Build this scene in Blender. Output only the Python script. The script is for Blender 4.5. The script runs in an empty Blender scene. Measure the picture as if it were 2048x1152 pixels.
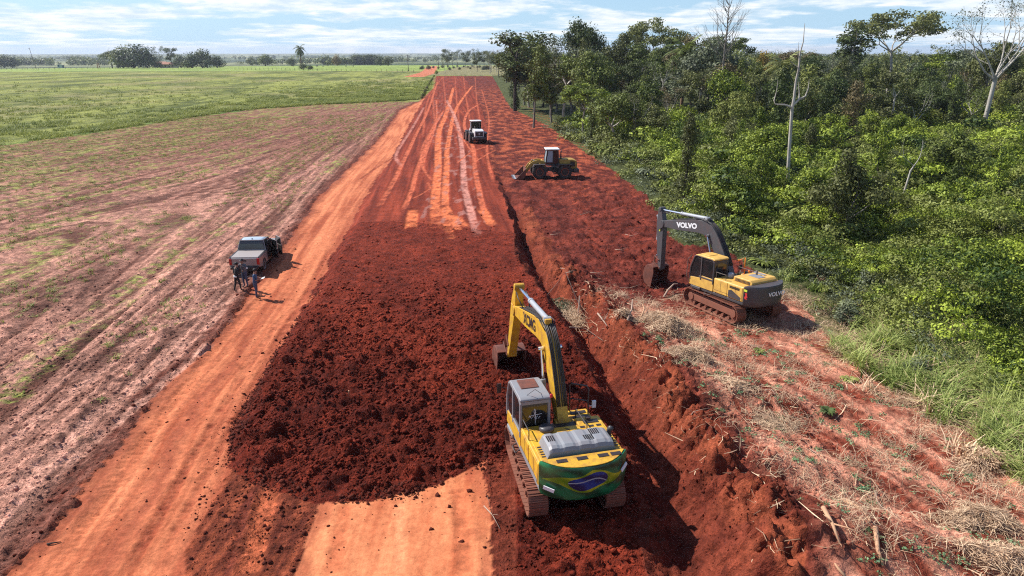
import bpy, math, random
import numpy as np
from mathutils import Vector, Matrix, Euler
R = math.radians
scene = bpy.context.scene
COL = scene.collection

# ------------------------------------------------------------------ camera, sky, sun, exposure
CAM_H = 13.5
PITCH = 19.33
cam_data = bpy.data.cameras.new("camera")
cam = bpy.data.objects.new("camera", cam_data)
COL.objects.link(cam)
cam.location = (0, 0, CAM_H)
cam.rotation_euler = (R(90 - PITCH), 0, 0)
cam_data.lens = 24.0
cam_data.sensor_width = 36.0
cam_data.clip_start = 0.1
cam_data.clip_end = 40000
scene.camera = cam

SUN_DIR = Vector((-0.905, 0.425, 0)).normalized()
SUN_EL = R(45)
HAZE = 1.1e-4
world = bpy.data.worlds.new("World")
scene.world = world
world.use_nodes = True
wn = world.node_tree
wn.nodes.clear()
def wnode(t, **k):
    n = wn.nodes.new(t)
    for a, b in k.items(): setattr(n, a, b)
    return n
out = wnode('ShaderNodeOutputWorld')
bg = wnode('ShaderNodeBackground')
sky = wnode('ShaderNodeTexSky')
sky.sky_type = 'NISHITA'
sky.sun_disc = False
sky.sun_elevation = SUN_EL
sky.sun_rotation = math.atan2(SUN_DIR.x, SUN_DIR.y)
sky.air_density = 1.0; sky.dust_density = 0.6; sky.ozone_density = 1.6
bg.inputs['Strength'].default_value = 0.062
# clouds: long flat banks near the horizon, a function of the direction in the sky
tc = wnode('ShaderNodeTexCoord')
sep = wnode('ShaderNodeSeparateXYZ')
wn.links.new(tc.outputs['Generated'], sep.inputs[0])
def wm(op, a, b=None, clamp=False):
    n = wnode('ShaderNodeMath', operation=op); n.use_clamp = clamp
    for i, v in enumerate((a, b)):
        if v is None: continue
        if hasattr(v, 'is_linked') or hasattr(v, 'links'): wn.links.new(v, n.inputs[i])
        else: n.inputs[i].default_value = v
    return n.outputs[0]
az = wm('ARCTAN2', sep.outputs[0], sep.outputs[1])
zc = wm('MAXIMUM', sep.outputs[2], 0.0)
lz = wm('LOGARITHM', wm('ADD', zc, 0.022), 2.718)
comb = wnode('ShaderNodeCombineXYZ')
wn.links.new(wm('MULTIPLY', az, 4.6), comb.inputs[0])
wn.links.new(wm('MULTIPLY', lz, 2.0), comb.inputs[1])
n1 = wnode('ShaderNodeTexNoise'); n1.inputs['Scale'].default_value = 1.3
n1.inputs['Detail'].default_value = 5; n1.inputs['Roughness'].default_value = 0.54
n1.inputs['Distortion'].default_value = 0.35
wn.links.new(comb.outputs[0], n1.inputs['Vector'])
comb2 = wnode('ShaderNodeCombineXYZ')
wn.links.new(wm('MULTIPLY', az, 11.0), comb2.inputs[0])
wn.links.new(wm('MULTIPLY', lz, 4.2), comb2.inputs[1])
n2 = wnode('ShaderNodeTexNoise'); n2.inputs['Scale'].default_value = 2.2
n2.inputs['Detail'].default_value = 5; n2.inputs['Roughness'].default_value = 0.6
wn.links.new(comb2.outputs[0], n2.inputs['Vector'])
dens = wm('ADD', wm('MULTIPLY', n1.outputs[0], 0.8), wm('MULTIPLY', n2.outputs[0], 0.22))
ramp = wnode('ShaderNodeValToRGB')
ramp.color_ramp.elements[0].position = 0.45; ramp.color_ramp.elements[0].color = (0, 0, 0, 1)
ramp.color_ramp.elements[1].position = 0.55; ramp.color_ramp.elements[1].color = (1, 1, 1, 1)
wn.links.new(dens, ramp.inputs[0])
# greyer undersides where the bank is thick
ramp2 = wnode('ShaderNodeValToRGB')
ramp2.color_ramp.elements[0].position = 0.38; ramp2.color_ramp.elements[0].color = (8.6, 10.0, 11.3, 1)
ramp2.color_ramp.elements[1].position = 0.62; ramp2.color_ramp.elements[1].color = (12.6, 12.9, 13.2, 1)
wn.links.new(n2.outputs[0], ramp2.inputs[0])
mixc = wnode('ShaderNodeMix', data_type='RGBA')
high = wnode('ShaderNodeMapRange'); high.inputs[1].default_value = .10; high.inputs[2].default_value = .35; high.inputs[3].default_value = .9; high.inputs[4].default_value = .12
wn.links.new(zc, high.inputs[0])
cover = wm('MULTIPLY', ramp.outputs[0], high.outputs[0])
tint = wnode('ShaderNodeMix', data_type='RGBA', blend_type='MULTIPLY'); tint.inputs[0].default_value = 1.0
tint.inputs[7].default_value = (1.0, 1.22, 1.56, 1)
wn.links.new(sky.outputs[0], tint.inputs[6])
wn.links.new(cover, mixc.inputs[0])
hzn = wnode('ShaderNodeMapRange'); hzn.inputs[1].default_value = 0; hzn.inputs[2].default_value = .16; hzn.inputs[3].default_value = .75; hzn.inputs[4].default_value = 0
wn.links.new(zc, hzn.inputs[0])
pale = wnode('ShaderNodeMix', data_type='RGBA'); pale.inputs[7].default_value = (6.2, 9.6, 13.2, 1)
wn.links.new(hzn.outputs[0], pale.inputs[0]); wn.links.new(tint.outputs[2], pale.inputs[6])
wn.links.new(pale.outputs[2], mixc.inputs[6])
wn.links.new(ramp2.outputs[0], mixc.inputs[7])
wn.links.new(mixc.outputs[2], bg.inputs['Color'])
wn.links.new(bg.outputs[0], out.inputs[0])

sd = bpy.data.lights.new("sun", 'SUN')
sun = bpy.data.objects.new("sun", sd)
COL.objects.link(sun)
sd.energy = 5.0
sd.angle = R(0.5)
sd.color = (1.0, 0.955, 0.89)
tosun = Vector((SUN_DIR.x * math.cos(SUN_EL), SUN_DIR.y * math.cos(SUN_EL), math.sin(SUN_EL)))
sun.rotation_euler = tosun.to_track_quat('Z', 'Y').to_euler()

scene.view_settings.view_transform = 'Standard'
scene.view_settings.look = 'None'
scene.view_settings.exposure = 0.5
scene.view_settings.gamma = 1.0
scene.cycles.filter_width = 1.15
scene.cycles.use_denoising = False
scene.cycles.caustics_reflective = False; scene.cycles.caustics_refractive = False; scene.cycles.sample_clamp_indirect = 2.5

# ------------------------------------------------------------------ survey helpers
_s, _c, _f = math.sin(R(PITCH)), math.cos(R(PITCH)), 1365.33
def G(x, y, z=0.0):
    """ground point (X, Y) at height z seen at a point of the survey picture"""
    u = (x - 1024) / _f; v = (y - 576) / _f
    t = (CAM_H - z) / (_s + v * _c)
    return (u * t, (_c - v * _s) * t)
def curve_x(pts, z=0.0):
    q = sorted([G(p[0], p[1], p[2] if len(p) > 2 else z) for p in pts], key=lambda a: a[1])
    ys = np.array([a[1] for a in q]); xs = np.array([a[0] for a in q])
    return lambda Y: np.interp(Y, ys, xs)
def perlin(x, y, seed=0):
    xi = np.floor(x).astype(np.int64); yi = np.floor(y).astype(np.int64)
    xf = x - xi; yf = y - yi
    def g(ix, iy, dx, dy):
        h = (ix * 374761393 + iy * 668265263 + seed * 1442695041) & 0xffffffff
        h = ((h ^ (h >> 13)) * 1274126177) & 0xffffffff
        h = h ^ (h >> 16)
        a = (h & 1023) * (2 * math.pi / 1024)
        return np.cos(a) * dx + np.sin(a) * dy
    u = xf * xf * xf * (xf * (xf * 6 - 15) + 10); v = yf * yf * yf * (yf * (yf * 6 - 15) + 10)
    a = g(xi, yi, xf, yf); b = g(xi + 1, yi, xf - 1, yf)
    c = g(xi, yi + 1, xf, yf - 1); d = g(xi + 1, yi + 1, xf - 1, yf - 1)
    return (a + u * (b - a)) + v * ((c + u * (d - c)) - (a + u * (b - a)))
def fbm(x, y, oct=4, seed=0, rough=0.5):
    t = 0; a = 1.0; k = 1.0
    for i in range(oct):
        t = t + a * perlin(x * k, y * k, seed + i * 7); a *= rough; k *= 2.03
    return t
def ss(a, b, x):
    t = np.clip((x - a) / (b - a), 0, 1); return t * t * (3 - 2 * t)

# ------------------------------------------------------------------ scene helpers
def tag(o, label=None, cat=None, group=None, kind=None):
    if label: o['label'] = label
    if cat: o['category'] = cat
    if group: o['group'] = group
    if kind: o['kind'] = kind
    return o
def empty(name, loc=(0, 0, 0), rz=0.0, rx=0.0, ry=0.0):
    o = bpy.data.objects.new(name, None); COL.objects.link(o)
    o.location = loc; o.rotation_euler = (rx, ry, rz); o.empty_display_size = 0.2
    return o
def link_mesh(name, me, parent=None, mats=()):
    o = bpy.data.objects.new(name, me); COL.objects.link(o)
    for m in mats: me.materials.append(m)
    if parent is not None: o.parent = parent
    return o
def np_mesh(name, V, F, smooth=False, attrs=None, mats=(), midx=None):
    """V (n,3); F (m,k) faces with k corners"""
    V = np.asarray(V, dtype=np.float32); F = np.asarray(F, dtype=np.int32)
    me = bpy.data.meshes.new(name)
    k = F.shape[1]
    me.vertices.add(len(V)); me.vertices.foreach_set('co', V.ravel())
    me.loops.add(F.size); me.loops.foreach_set('vertex_index', F.ravel())
    me.polygons.add(len(F))
    me.polygons.foreach_set('loop_start', np.arange(0, F.size, k, dtype=np.int32))
    if smooth: me.polygons.foreach_set('use_smooth', np.ones(len(F), dtype=bool))
    if midx is not None: me.polygons.foreach_set('material_index', np.asarray(midx, dtype=np.int32))
    if attrs:
        for an, av in attrs.items():
            if av.ndim == 1:
                a = me.attributes.new(an, 'FLOAT', 'POINT'); a.data.foreach_set('value', av.astype(np.float32))
            else:
                a = me.attributes.new(an, 'FLOAT_COLOR', 'POINT')
                c4 = np.ones((len(V), 4), dtype=np.float32); c4[:, :3] = av
                a.data.foreach_set('color', c4.ravel())
    me.update(calc_edges=True)
    for m in mats: me.materials.append(m)
    return me

EACH = {'roller', 'deck_rail', 'step', 'bracket', 'tooth', 'grip_plate', 'reflective_mark', 'fender', 'lift_arm', 'side_vent', 'warning_beacon', 'cabinet_door', 'top_plate', 'bed_rail', 'hydraulic_hose', 'linkage_bar', 'door_leaf'}
class MB:
    """collects shapes, then links them as ONE mesh object"""
    def __init__(s): s.v = []; s.f = []
    def add(s, vs, fs):
        b = len(s.v); s.v += [tuple(v) for v in vs]; s.f += [tuple(i + b for i in f) for f in fs]
        return s
    def box(s, c, d, rot=None):
        hx, hy, hz = d[0] / 2, d[1] / 2, d[2] / 2
        vs = [Vector((x, y, z)) for x in (-hx, hx) for y in (-hy, hy) for z in (-hz, hz)]
        if rot is not None:
            m = Euler(rot).to_matrix(); vs = [m @ v for v in vs]
        vs = [v + Vector(c) for v in vs]
        return s.add(vs, [(0, 1, 3, 2), (4, 6, 7, 5), (0, 4, 5, 1), (2, 3, 7, 6), (0, 2, 6, 4), (1, 5, 7, 3)])
    def prism(s, poly, axis, a, b, inset=0):
        """poly of 2D points extruded along axis 'x','y','z' from a to b"""
        n = len(poly)
        def P(p, t):
            return {'x': (t, p[0], p[1]), 'y': (p[0], t, p[1]), 'z': (p[0], p[1], t)}[axis]
        vs = [P(p, a) for p in poly] + [P(p, b) for p in poly]
        fs = [tuple(range(n)), tuple(range(2 * n - 1, n - 1, -1))]
        fs += [(i, i + n, (i + 1) % n + n, (i + 1) % n) for i in range(n)]
        return s.add(vs, fs)
    def strip(s, a, b, x0, x1):
        """band in the y-z plane between polylines a and b, from x0 to x1 (closed solid)"""
        n = len(a)
        vs = [(x0, *p) for p in a] + [(x0, *p) for p in b] + [(x1, *p) for p in a] + [(x1, *p) for p in b]
        fs = []
        for i in range(n - 1):
            fs += [(i, i + 1, n + i + 1, n + i), (2 * n + i, 3 * n + i, 3 * n + i + 1, 2 * n + i + 1),
                   (i, 2 * n + i, 2 * n + i + 1, i + 1), (n + i, n + i + 1, 3 * n + i + 1, 3 * n + i)]
        fs += [(0, n, 3 * n, 2 * n), (n - 1, 3 * n - 1, 4 * n - 1, 2 * n - 1)]
        return s.add(vs, fs)
    def tube(s, pts, r, n=8, caps=True):
        pts = [Vector(p) for p in pts]; k = len(pts)
        rs = r if isinstance(r, (list, tuple)) else [r] * k
        vs = []; up = None
        for i, p in enumerate(pts):
            d = (pts[min(i + 1, k - 1)] - pts[max(i - 1, 0)]).normalized()
            if up is None:
                up = Vector((0, 0, 1)) if abs(d.z) < 0.9 else Vector((1, 0, 0))
            x = d.cross(up).normalized(); y = x.cross(d).normalized(); up = y
            for j in range(n):
                a = 2 * math.pi * j / n
                vs.append(p + (x * math.cos(a) + y * math.sin(a)) * rs[i])
        fs = [(i * n + j, i * n + (j + 1) % n, (i + 1) * n + (j + 1) % n, (i + 1) * n + j) for i in range(k - 1) for j in range(n)]
        if caps: fs += [tuple(range(n - 1, -1, -1)), tuple(range((k - 1) * n, k * n))]
        return s.add(vs, fs)
    def cyl(s, a, b, r, n=16): return s.tube([a, b], r, n)
    def lathe(s, prof, axis, c, n=24):
        """prof: list of (radius, along); axis 'x' or 'z'; closed ends by radius 0"""
        vs = []
        for r, t in prof:
            for j in range(n):
                a = 2 * math.pi * j / n
                if axis == 'x': vs.append((c[0] + t, c[1] + r * math.cos(a), c[2] + r * math.sin(a)))
                elif axis == 'y': vs.append((c[0] + r * math.cos(a), c[1] + t, c[2] + r * math.sin(a)))
                else: vs.append((c[0] + r * math.cos(a), c[1] + r * math.sin(a), c[2] + t))
        m = len(prof)
        fs = [(i * n + j, i * n + (j + 1) % n, (i + 1) * n + (j + 1) % n, (i + 1) * n + j) for i in range(m - 1) for j in range(n)]
        fs += [tuple(range(n)), tuple(range(m * n - 1, (m - 1) * n - 1, -1))]
        return s.add(vs, fs)
    def build(s, name, mat, parent=None, bevel=0.0, smooth=False, seg=2):
        if name in EACH:
            par = list(range(len(s.v)))
            def find(i):
                while par[i] != i: par[i] = par[par[i]]; i = par[i]
                return i
            for f in s.f:
                r = find(f[0])
                for i in f[1:]: par[find(i)] = r
            grp = {}
            for f in s.f: grp.setdefault(find(f[0]), []).append(f)
            if len(grp) > 1:
                o = None
                for fs in grp.values():
                    used = sorted({i for f in fs for i in f}); mp = {v: k for k, v in enumerate(used)}
                    q = MB(); q.v = [s.v[i] for i in used]; q.f = [tuple(mp[i] for i in f) for f in fs]
                    o = q._build(name, mat, parent, bevel, smooth, seg)
                return o
        return s._build(name, mat, parent, bevel, smooth, seg)
    def _build(s, name, mat, parent=None, bevel=0.0, smooth=False, seg=2):
        me = bpy.data.meshes.new(name); me.from_pydata(s.v, [], s.f); me.update()
        import bmesh
        bm = bmesh.new(); bm.from_mesh(me); bmesh.ops.recalc_face_normals(bm, faces=bm.faces); bm.to_mesh(me); bm.free()
        me.materials.append(mat)
        o = bpy.data.objects.new(name, me); COL.objects.link(o)
        if parent is not None: o.parent = parent
        if bevel > 0:
            b = o.modifiers.new('bevel', 'BEVEL'); b.width = bevel; b.segments = seg; b.limit_method = 'ANGLE'; b.angle_limit = R(35)
        if smooth or bevel > 0:
            me.polygons.foreach_set('use_smooth', [True] * len(me.polygons))
            if bevel > 0:
                w = o.modifiers.new('wn', 'WEIGHTED_NORMAL'); w.keep_sharp = False
        return o

# ------------------------------------------------------------------ materials
def new_mat(name):
    m = bpy.data.materials.new(name); m.use_nodes = True
    nt = m.node_tree; b = nt.nodes['Principled BSDF']
    return m, nt, b
def nmix(nt, f, a, b, blend='MIX'):
    n = nt.nodes.new('ShaderNodeMix'); n.data_type = 'RGBA'; n.blend_type = blend
    for i, v in ((0, f), (6, a), (7, b)):
        if hasattr(v, 'links'): nt.links.new(v, n.inputs[i])
        else: n.inputs[i].default_value = v if i == 0 else ((*v, 1) if len(v) == 3 else v)
    return n.outputs[2]
def nnoise(nt, vec, scale, detail=4, rough=0.55, dist=0.0):
    n = nt.nodes.new('ShaderNodeTexNoise')
    n.inputs['Scale'].default_value = scale; n.inputs['Detail'].default_value = detail
    n.inputs['Roughness'].default_value = rough; n.inputs['Distortion'].default_value = dist
    if vec is not None: nt.links.new(vec, n.inputs['Vector'])
    return n.outputs[0]
def nramp(nt, v, p0, p1, c0=(0, 0, 0), c1=(1, 1, 1)):
    n = nt.nodes.new('ShaderNodeValToRGB')
    n.color_ramp.elements[0].position = p0; n.color_ramp.elements[0].color = (*c0, 1)
    n.color_ramp.elements[1].position = p1; n.color_ramp.elements[1].color = (*c1, 1)
    nt.links.new(v, n.inputs[0]); return n.outputs[0]
def nmath(nt, op, a, b=0.0, clamp=False):
    n = nt.nodes.new('ShaderNodeMath'); n.operation = op; n.use_clamp = clamp
    for i, v in enumerate((a, b)):
        if hasattr(v, 'links'): nt.links.new(v, n.inputs[i])
        else: n.inputs[i].default_value = v
    return n.outputs[0]
def paint(name, col, rough=0.4, metal=0.0, dirt=0.35, dcol=(0.20, 0.055, 0.03), scale=3.0, spec=0.5):
    """machine paint with blotches of red dust"""
    m, nt, b = new_mat(name)
    tcn = nt.nodes.new('ShaderNodeTexCoord')
    n = nnoise(nt, tcn.outputs['Object'], scale, 6, 0.65)
    n2_ = nnoise(nt, tcn.outputs['Object'], scale * 7, 4, 0.6)
    f = nmath(nt, 'MULTIPLY', nramp(nt, n, 0.42, 0.72), dirt)
    f = nmath(nt, 'ADD', f, nmath(nt, 'MULTIPLY', nramp(nt, n2_, 0.5, 0.75), dirt * 0.5), True)
    c = nmix(nt, f, col, dcol)
    nt.links.new(c, b.inputs['Base Color'])
    nt.links.new(nmath(nt, 'ADD', nmath(nt, 'MULTIPLY', f, 0.45), rough, True), b.inputs['Roughness'])
    b.inputs['Metallic'].default_value = metal
    b.inputs['Specular IOR Level'].default_value = spec
    return m
M = {}
M['yellow'] = paint('yellow_paint', (0.66, 0.38, 0.025), 0.42, dirt=0.7)
M['yellow_old'] = paint('faded_yellow_paint', (0.46, 0.29, 0.05), 0.5, dirt=0.5)
M['volvo_yellow'] = paint('warm_yellow_paint', (0.70, 0.42, 0.09), 0.38, dirt=0.4)
M['dark_grey'] = paint('dark_grey_paint', (0.055, 0.055, 0.058), 0.42, dirt=0.22)
M['mid_grey'] = paint('mid_grey_paint', (0.24, 0.25, 0.265), 0.42, dirt=0.22)
M['boom_grey'] = paint('boom_grey_paint', (0.075, 0.075, 0.08), 0.4, dirt=0.18)
M['black'] = paint('black_rubber', (0.018, 0.018, 0.019), 0.65, dirt=0.25)
M['hose'] = paint('black_hose', (0.02, 0.02, 0.02), 0.45, dirt=0.15)
M['glass'] = paint('tinted_glass', (0.012, 0.014, 0.016), 0.08, dirt=0.08, spec=0.8)
M['glass_pale'] = paint('pale_glass', (0.30, 0.40, 0.45), 0.15, dirt=0.1, spec=0.8)
M['chrome'] = paint('cylinder_rod', (0.75, 0.77, 0.8), 0.18, 1.0, dirt=0.05)
M['cyl_grey'] = paint('cylinder_barrel', (0.36, 0.38, 0.40), 0.35, dirt=0.15)
M['track'] = paint('dusty_steel', (0.20, 0.075, 0.045), 0.7, 0.1, dirt=0.7, dcol=(0.30, 0.09, 0.05))
M['bucket'] = paint('rusty_bucket_steel', (0.13, 0.05, 0.035), 0.6, 0.2, dirt=0.7, dcol=(0.26, 0.07, 0.04))
M['white'] = paint('off_white_paint', (0.70, 0.69, 0.66), 0.4, dirt=0.15)
M['red_lamp'] = paint('red_lamp', (0.45, 0.015, 0.015), 0.2, dirt=0.05)
M['orange'] = paint('orange_beacon', (0.8, 0.22, 0.02), 0.3, dirt=0.05)
M['mud'] = paint('dried_mud', (0.28, 0.07, 0.035), 0.9, dirt=0.5)
M['car'] = paint('grey_car_paint', (0.31, 0.275, 0.26), 0.30, 0.25, dirt=0.3, dcol=(0.22, 0.10, 0.07))
M['car_roof'] = paint('sky_sheen_roof', (0.50, 0.58, 0.63), 0.22, 0.2, dirt=0.08)  # sky reflection put into the roof's base colour
M['tonneau'] = paint('tonneau_vinyl', (0.32, 0.29, 0.275), 0.55, dirt=0.25, dcol=(0.24, 0.14, 0.11))
M['plastic'] = paint('black_plastic', (0.02, 0.02, 0.021), 0.5, dirt=0.2)
M['decal'] = paint('decal_black', (0.025, 0.02, 0.02), 0.5, dirt=0.1)
M['decal_white'] = paint('decal_white', (0.78, 0.78, 0.78), 0.5, dirt=0.05)
M['decal_red'] = paint('decal_red', (0.5, 0.03, 0.03), 0.5, dirt=0.1)
M['decal_lime'] = paint('decal_lime', (0.55, 0.62, 0.05), 0.5, dirt=0.1)
M['skin'] = paint('skin', (0.30, 0.16, 0.105), 0.55, dirt=0.0)
M['hair'] = paint('dark_hair', (0.02, 0.015, 0.012), 0.7, dirt=0.0)
M['jeans'] = paint('blue_jeans', (0.05, 0.075, 0.13), 0.85, dirt=0.1)
M['navy'] = paint('navy_shirt', (0.03, 0.075, 0.16), 0.85, dirt=0.05)
M['black_cloth'] = paint('black_cloth', (0.014, 0.014, 0.016), 0.85, dirt=0.05)
M['grey_cloth'] = paint('grey_cloth', (0.11, 0.12, 0.135), 0.85, dirt=0.05)
M['shoe'] = paint('boots', (0.03, 0.02, 0.017), 0.7, dirt=0.3)
M['reflective'] = paint('reflective_band', (0.6, 0.6, 0.6), 0.5, dirt=0.0)
M['paper'] = paint('paper', (0.8, 0.8, 0.78), 0.7, dirt=0.0)
M['wood'] = paint('split_wood', (0.52, 0.30, 0.17), 0.85, dirt=0.4)
M['dry_wood'] = paint('dry_branch', (0.42, 0.30, 0.22), 0.85, dirt=0.35)
M['pole'] = paint('weathered_pole', (0.14, 0.115, 0.095), 0.85, dirt=0.1)
M['roof_tile'] = paint('roof_tiles', (0.42, 0.20, 0.13), 0.85, dirt=0.2)
M['wall_cream'] = paint('cream_wall', (0.5, 0.42, 0.34), 0.85, dirt=0.2)
M['cow_dark'] = paint('dark_hide', (0.035, 0.025, 0.02), 0.8, dirt=0.0)
M['cow_pale'] = paint('pale_hide', (0.55, 0.5, 0.42), 0.8, dirt=0.0)

def flag_mat():
    m, nt, b = new_mat('flag_wrap')
    tcn = nt.nodes.new('ShaderNodeTexCoord'); sp = nt.nodes.new('ShaderNodeSeparateXYZ')
    nt.links.new(tcn.outputs['Object'], sp.inputs[0])
    X, Z = sp.outputs[0], sp.outputs[2]
    # waving cloth: vertical wobble along x
    wob = nmath(nt, 'MULTIPLY', nmath(nt, 'SINE', nmath(nt, 'MULTIPLY', X, 5.2)), 0.06)
    z = nmath(nt, 'SUBTRACT', nmath(nt, 'SUBTRACT', Z, 1.60), wob)
    x = nmath(nt, 'ADD', X, nmath(nt, 'MULTIPLY', nmath(nt, 'SINE', nmath(nt, 'MULTIPLY', Z, 9.0)), 0.05))
    rh = nmath(nt, 'ADD', nmath(nt, 'MULTIPLY', nmath(nt, 'ABSOLUTE', x), 0.78), nmath(nt, 'MULTIPLY', nmath(nt, 'ABSOLUTE', z), 2.7))
    inside = nmath(nt, 'LESS_THAN', rh, 0.98)
    el = nmath(nt, 'ADD', nmath(nt, 'POWER', nmath(nt, 'DIVIDE', x, 0.60), 2.0), nmath(nt, 'POWER', nmath(nt, 'DIVIDE', z, 0.25), 2.0))
    globe = nmath(nt, 'LESS_THAN', el, 1.0)
    band = nmath(nt, 'LESS_THAN', nmath(nt, 'ABSOLUTE', nmath(nt, 'SUBTRACT', z, nmath(nt, 'SUBTRACT', 0.07, nmath(nt, 'MULTIPLY', nmath(nt, 'POWER', nmath(nt, 'ADD', x, 0.1), 2.0), 0.35)))), 0.018)
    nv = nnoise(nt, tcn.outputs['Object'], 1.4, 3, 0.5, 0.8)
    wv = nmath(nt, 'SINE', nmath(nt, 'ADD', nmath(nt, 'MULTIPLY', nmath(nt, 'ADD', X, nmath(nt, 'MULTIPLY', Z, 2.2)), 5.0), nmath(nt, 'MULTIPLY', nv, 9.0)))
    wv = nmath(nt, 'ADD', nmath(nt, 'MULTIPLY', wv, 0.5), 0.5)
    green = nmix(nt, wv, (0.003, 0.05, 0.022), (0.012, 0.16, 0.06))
    yel = nmix(nt, wv, (0.10, 0.20, 0.01), (0.42, 0.42, 0.02))
    c = nmix(nt, inside, green, yel)
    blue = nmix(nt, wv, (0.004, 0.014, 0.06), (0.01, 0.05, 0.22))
    c = nmix(nt, globe, c, blue)
    c = nmix(nt, nmath(nt, 'MULTIPLY', globe, band), c, (0.30, 0.34, 0.36))
    nt.links.new(c, b.inputs['Base Color']); b.inputs['Roughness'].default_value = 0.3
    return m
M['flag'] = flag_mat()

def leaf_mat(name, c0, c1, c2=None, trans=0.17, objvar=0.25):
    """leaf colour runs from c0 to c1 with the leaf's own 'tint'"""
    m, nt, b = new_mat(name)
    at = nt.nodes.new('ShaderNodeAttribute'); at.attribute_name = 'tint'
    c = nmix(nt, at.outputs['Fac'], c0, c1)
    oi = nt.nodes.new('ShaderNodeObjectInfo')
    if c2 is not None:
        c = nmix(nt, nmath(nt, 'MULTIPLY', oi.outputs['Random'], objvar), c, c2)
    hs = nt.nodes.new('ShaderNodeHueSaturation')
    nt.links.new(nmath(nt, 'ADD', nmath(nt, 'MULTIPLY', oi.outputs['Random'], objvar), 1.0 - objvar / 2), hs.inputs['Value'])
    nt.links.new(c, hs.inputs['Color'])
    nt.links.new(hs.outputs[0], b.inputs['Base Color'])
    b.inputs['Roughness'].default_value = 0.6; b.inputs['Specular IOR Level'].default_value = 0.25
    tr = nt.nodes.new('ShaderNodeBsdfTranslucent'); nt.links.new(hs.outputs[0], tr.inputs['Color'])
    mx = nt.nodes.new('ShaderNodeMixShader'); mx.inputs[0].default_value = trans
    nt.links.new(b.outputs[0], mx.inputs[1]); nt.links.new(tr.outputs[0], mx.inputs[2])
    nt.links.new(mx.outputs[0], nt.nodes['Material Output'].inputs[0])
    return m
M['leaf_bright'] = leaf_mat('bright_leaves', (0.030, 0.060, 0.009), (0.40, 0.48, 0.055))  # dark end lowered to paint deep shade among the leaves
M['leaf_mid'] = leaf_mat('mid_leaves', (0.030, 0.052, 0.013), (0.23, 0.29, 0.055), (0.25, 0.24, 0.06), objvar=0.5)
M['leaf_dark'] = leaf_mat('dark_leaves', (0.024, 0.044, 0.013), (0.12, 0.175, 0.045), (0.13, 0.12, 0.035), objvar=0.4)
M['leaf_olive'] = leaf_mat('olive_leaves', (0.055, 0.063, 0.022), (0.20, 0.215, 0.06), (0.19, 0.20, 0.06), objvar=0.5)
M['leaf_brown'] = leaf_mat('brown_leaves', (0.08, 0.065, 0.03), (0.25, 0.19, 0.085), objvar=0.4)
M['leaf_yellow'] = leaf_mat('yellow_leaves', (0.13, 0.10, 0.02), (0.36, 0.24, 0.04))
M['leaf_grey'] = leaf_mat('grey_green_leaves', (0.07, 0.085, 0.05), (0.23, 0.26, 0.14), objvar=0.3)
M['grass_blade'] = leaf_mat('grass_blades', (0.13, 0.20, 0.035), (0.46, 0.50, 0.16), trans=0.3)
M['pasture_blade'] = leaf_mat('pasture_blades', (0.12, 0.16, 0.03), (0.37, 0.38, 0.09), trans=0.3)
M['straw'] = leaf_mat('straw_strands', (0.30, 0.17, 0.10), (0.80, 0.58, 0.37), trans=0.1)
M['seedling'] = leaf_mat('seedling_leaves', (0.10, 0.20, 0.08), (0.28, 0.42, 0.22), trans=0.2)
def bark(name, c0, c1, scale=4.0):
    m, nt, b = new_mat(name)
    tcn = nt.nodes.new('ShaderNodeTexCoord')
    mp = nt.nodes.new('ShaderNodeMapping'); mp.inputs['Scale'].default_value = (1, 1, 0.25)
    nt.links.new(tcn.outputs['Object'], mp.inputs[0])
    n = nnoise(nt, mp.outputs[0], scale, 6, 0.65)
    nt.links.new(nramp(nt, n, 0.35, 0.68, c0, c1), b.inputs['Base Color'])
    b.inputs['Roughness'].default_value = 0.9; b.inputs['Specular IOR Level'].default_value = 0.15
    bp = nt.nodes.new('ShaderNodeBump'); bp.inputs['Strength'].default_value = 0.5; bp.inputs['Distance'].default_value = 0.05
    nt.links.new(n, bp.inputs['Height']); nt.links.new(bp.outputs[0], b.inputs['Normal'])
    return m
M['bark_grey'] = bark('grey_bark', (0.10, 0.085, 0.07), (0.30, 0.27, 0.23))
M['bark_pale'] = bark('pale_bark', (0.28, 0.25, 0.21), (0.58, 0.54, 0.47))
M['bark_dark'] = bark('dark_bark', (0.03, 0.024, 0.02), (0.10, 0.08, 0.065))
M['bark_red'] = bark('palm_bark', (0.12, 0.07, 0.045), (0.25, 0.16, 0.11))
# ------------------------------------------------------------------ the ground
RL = curve_x([(-60, 1250), (29, 1146), (144, 1012), (240, 887), (311, 792), (407, 710), (479, 619), (530, 545), (592, 462), (637, 395), (708, 328), (762, 274), (799, 221), (838, 203), (868, 175), (872, 150)])
RR = curve_x([(330, 1250), (400, 1060), (455, 935), (462, 859), (541, 720), (570, 672), (625, 590), (671, 502), (695, 460), (719, 415), (751, 363), (789, 307), (813, 259), (845, 203), (869, 174), (873, 150)])
L1 = curve_x([(925, 150, .2), (945, 175, .3), (960, 205, .4), (974, 250, .45), (980, 295, .5), (985, 335, .5), (1002, 383, .5), (1025, 446, .5), (1028, 508, .5), (1056, 550, .5), (1110, 630, .5), (1160, 720, .4), (1222, 830, .2), (1268, 950, .1), (1290, 1152, .1), (1290, 1250, .1)])
L2 = curve_x([(935, 150), (955, 175), (971, 205), (985, 250), (992, 295), (1000, 340), (1012, 380), (1022, 404, -.4), (1046, 494, -.7), (1095, 588, -.8), (1150, 658, -.8), (1210, 750, -.7), (1275, 860, -.5), (1330, 1000, -.35), (1385, 1152, -.3), (1400, 1250, -.3)])
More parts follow.
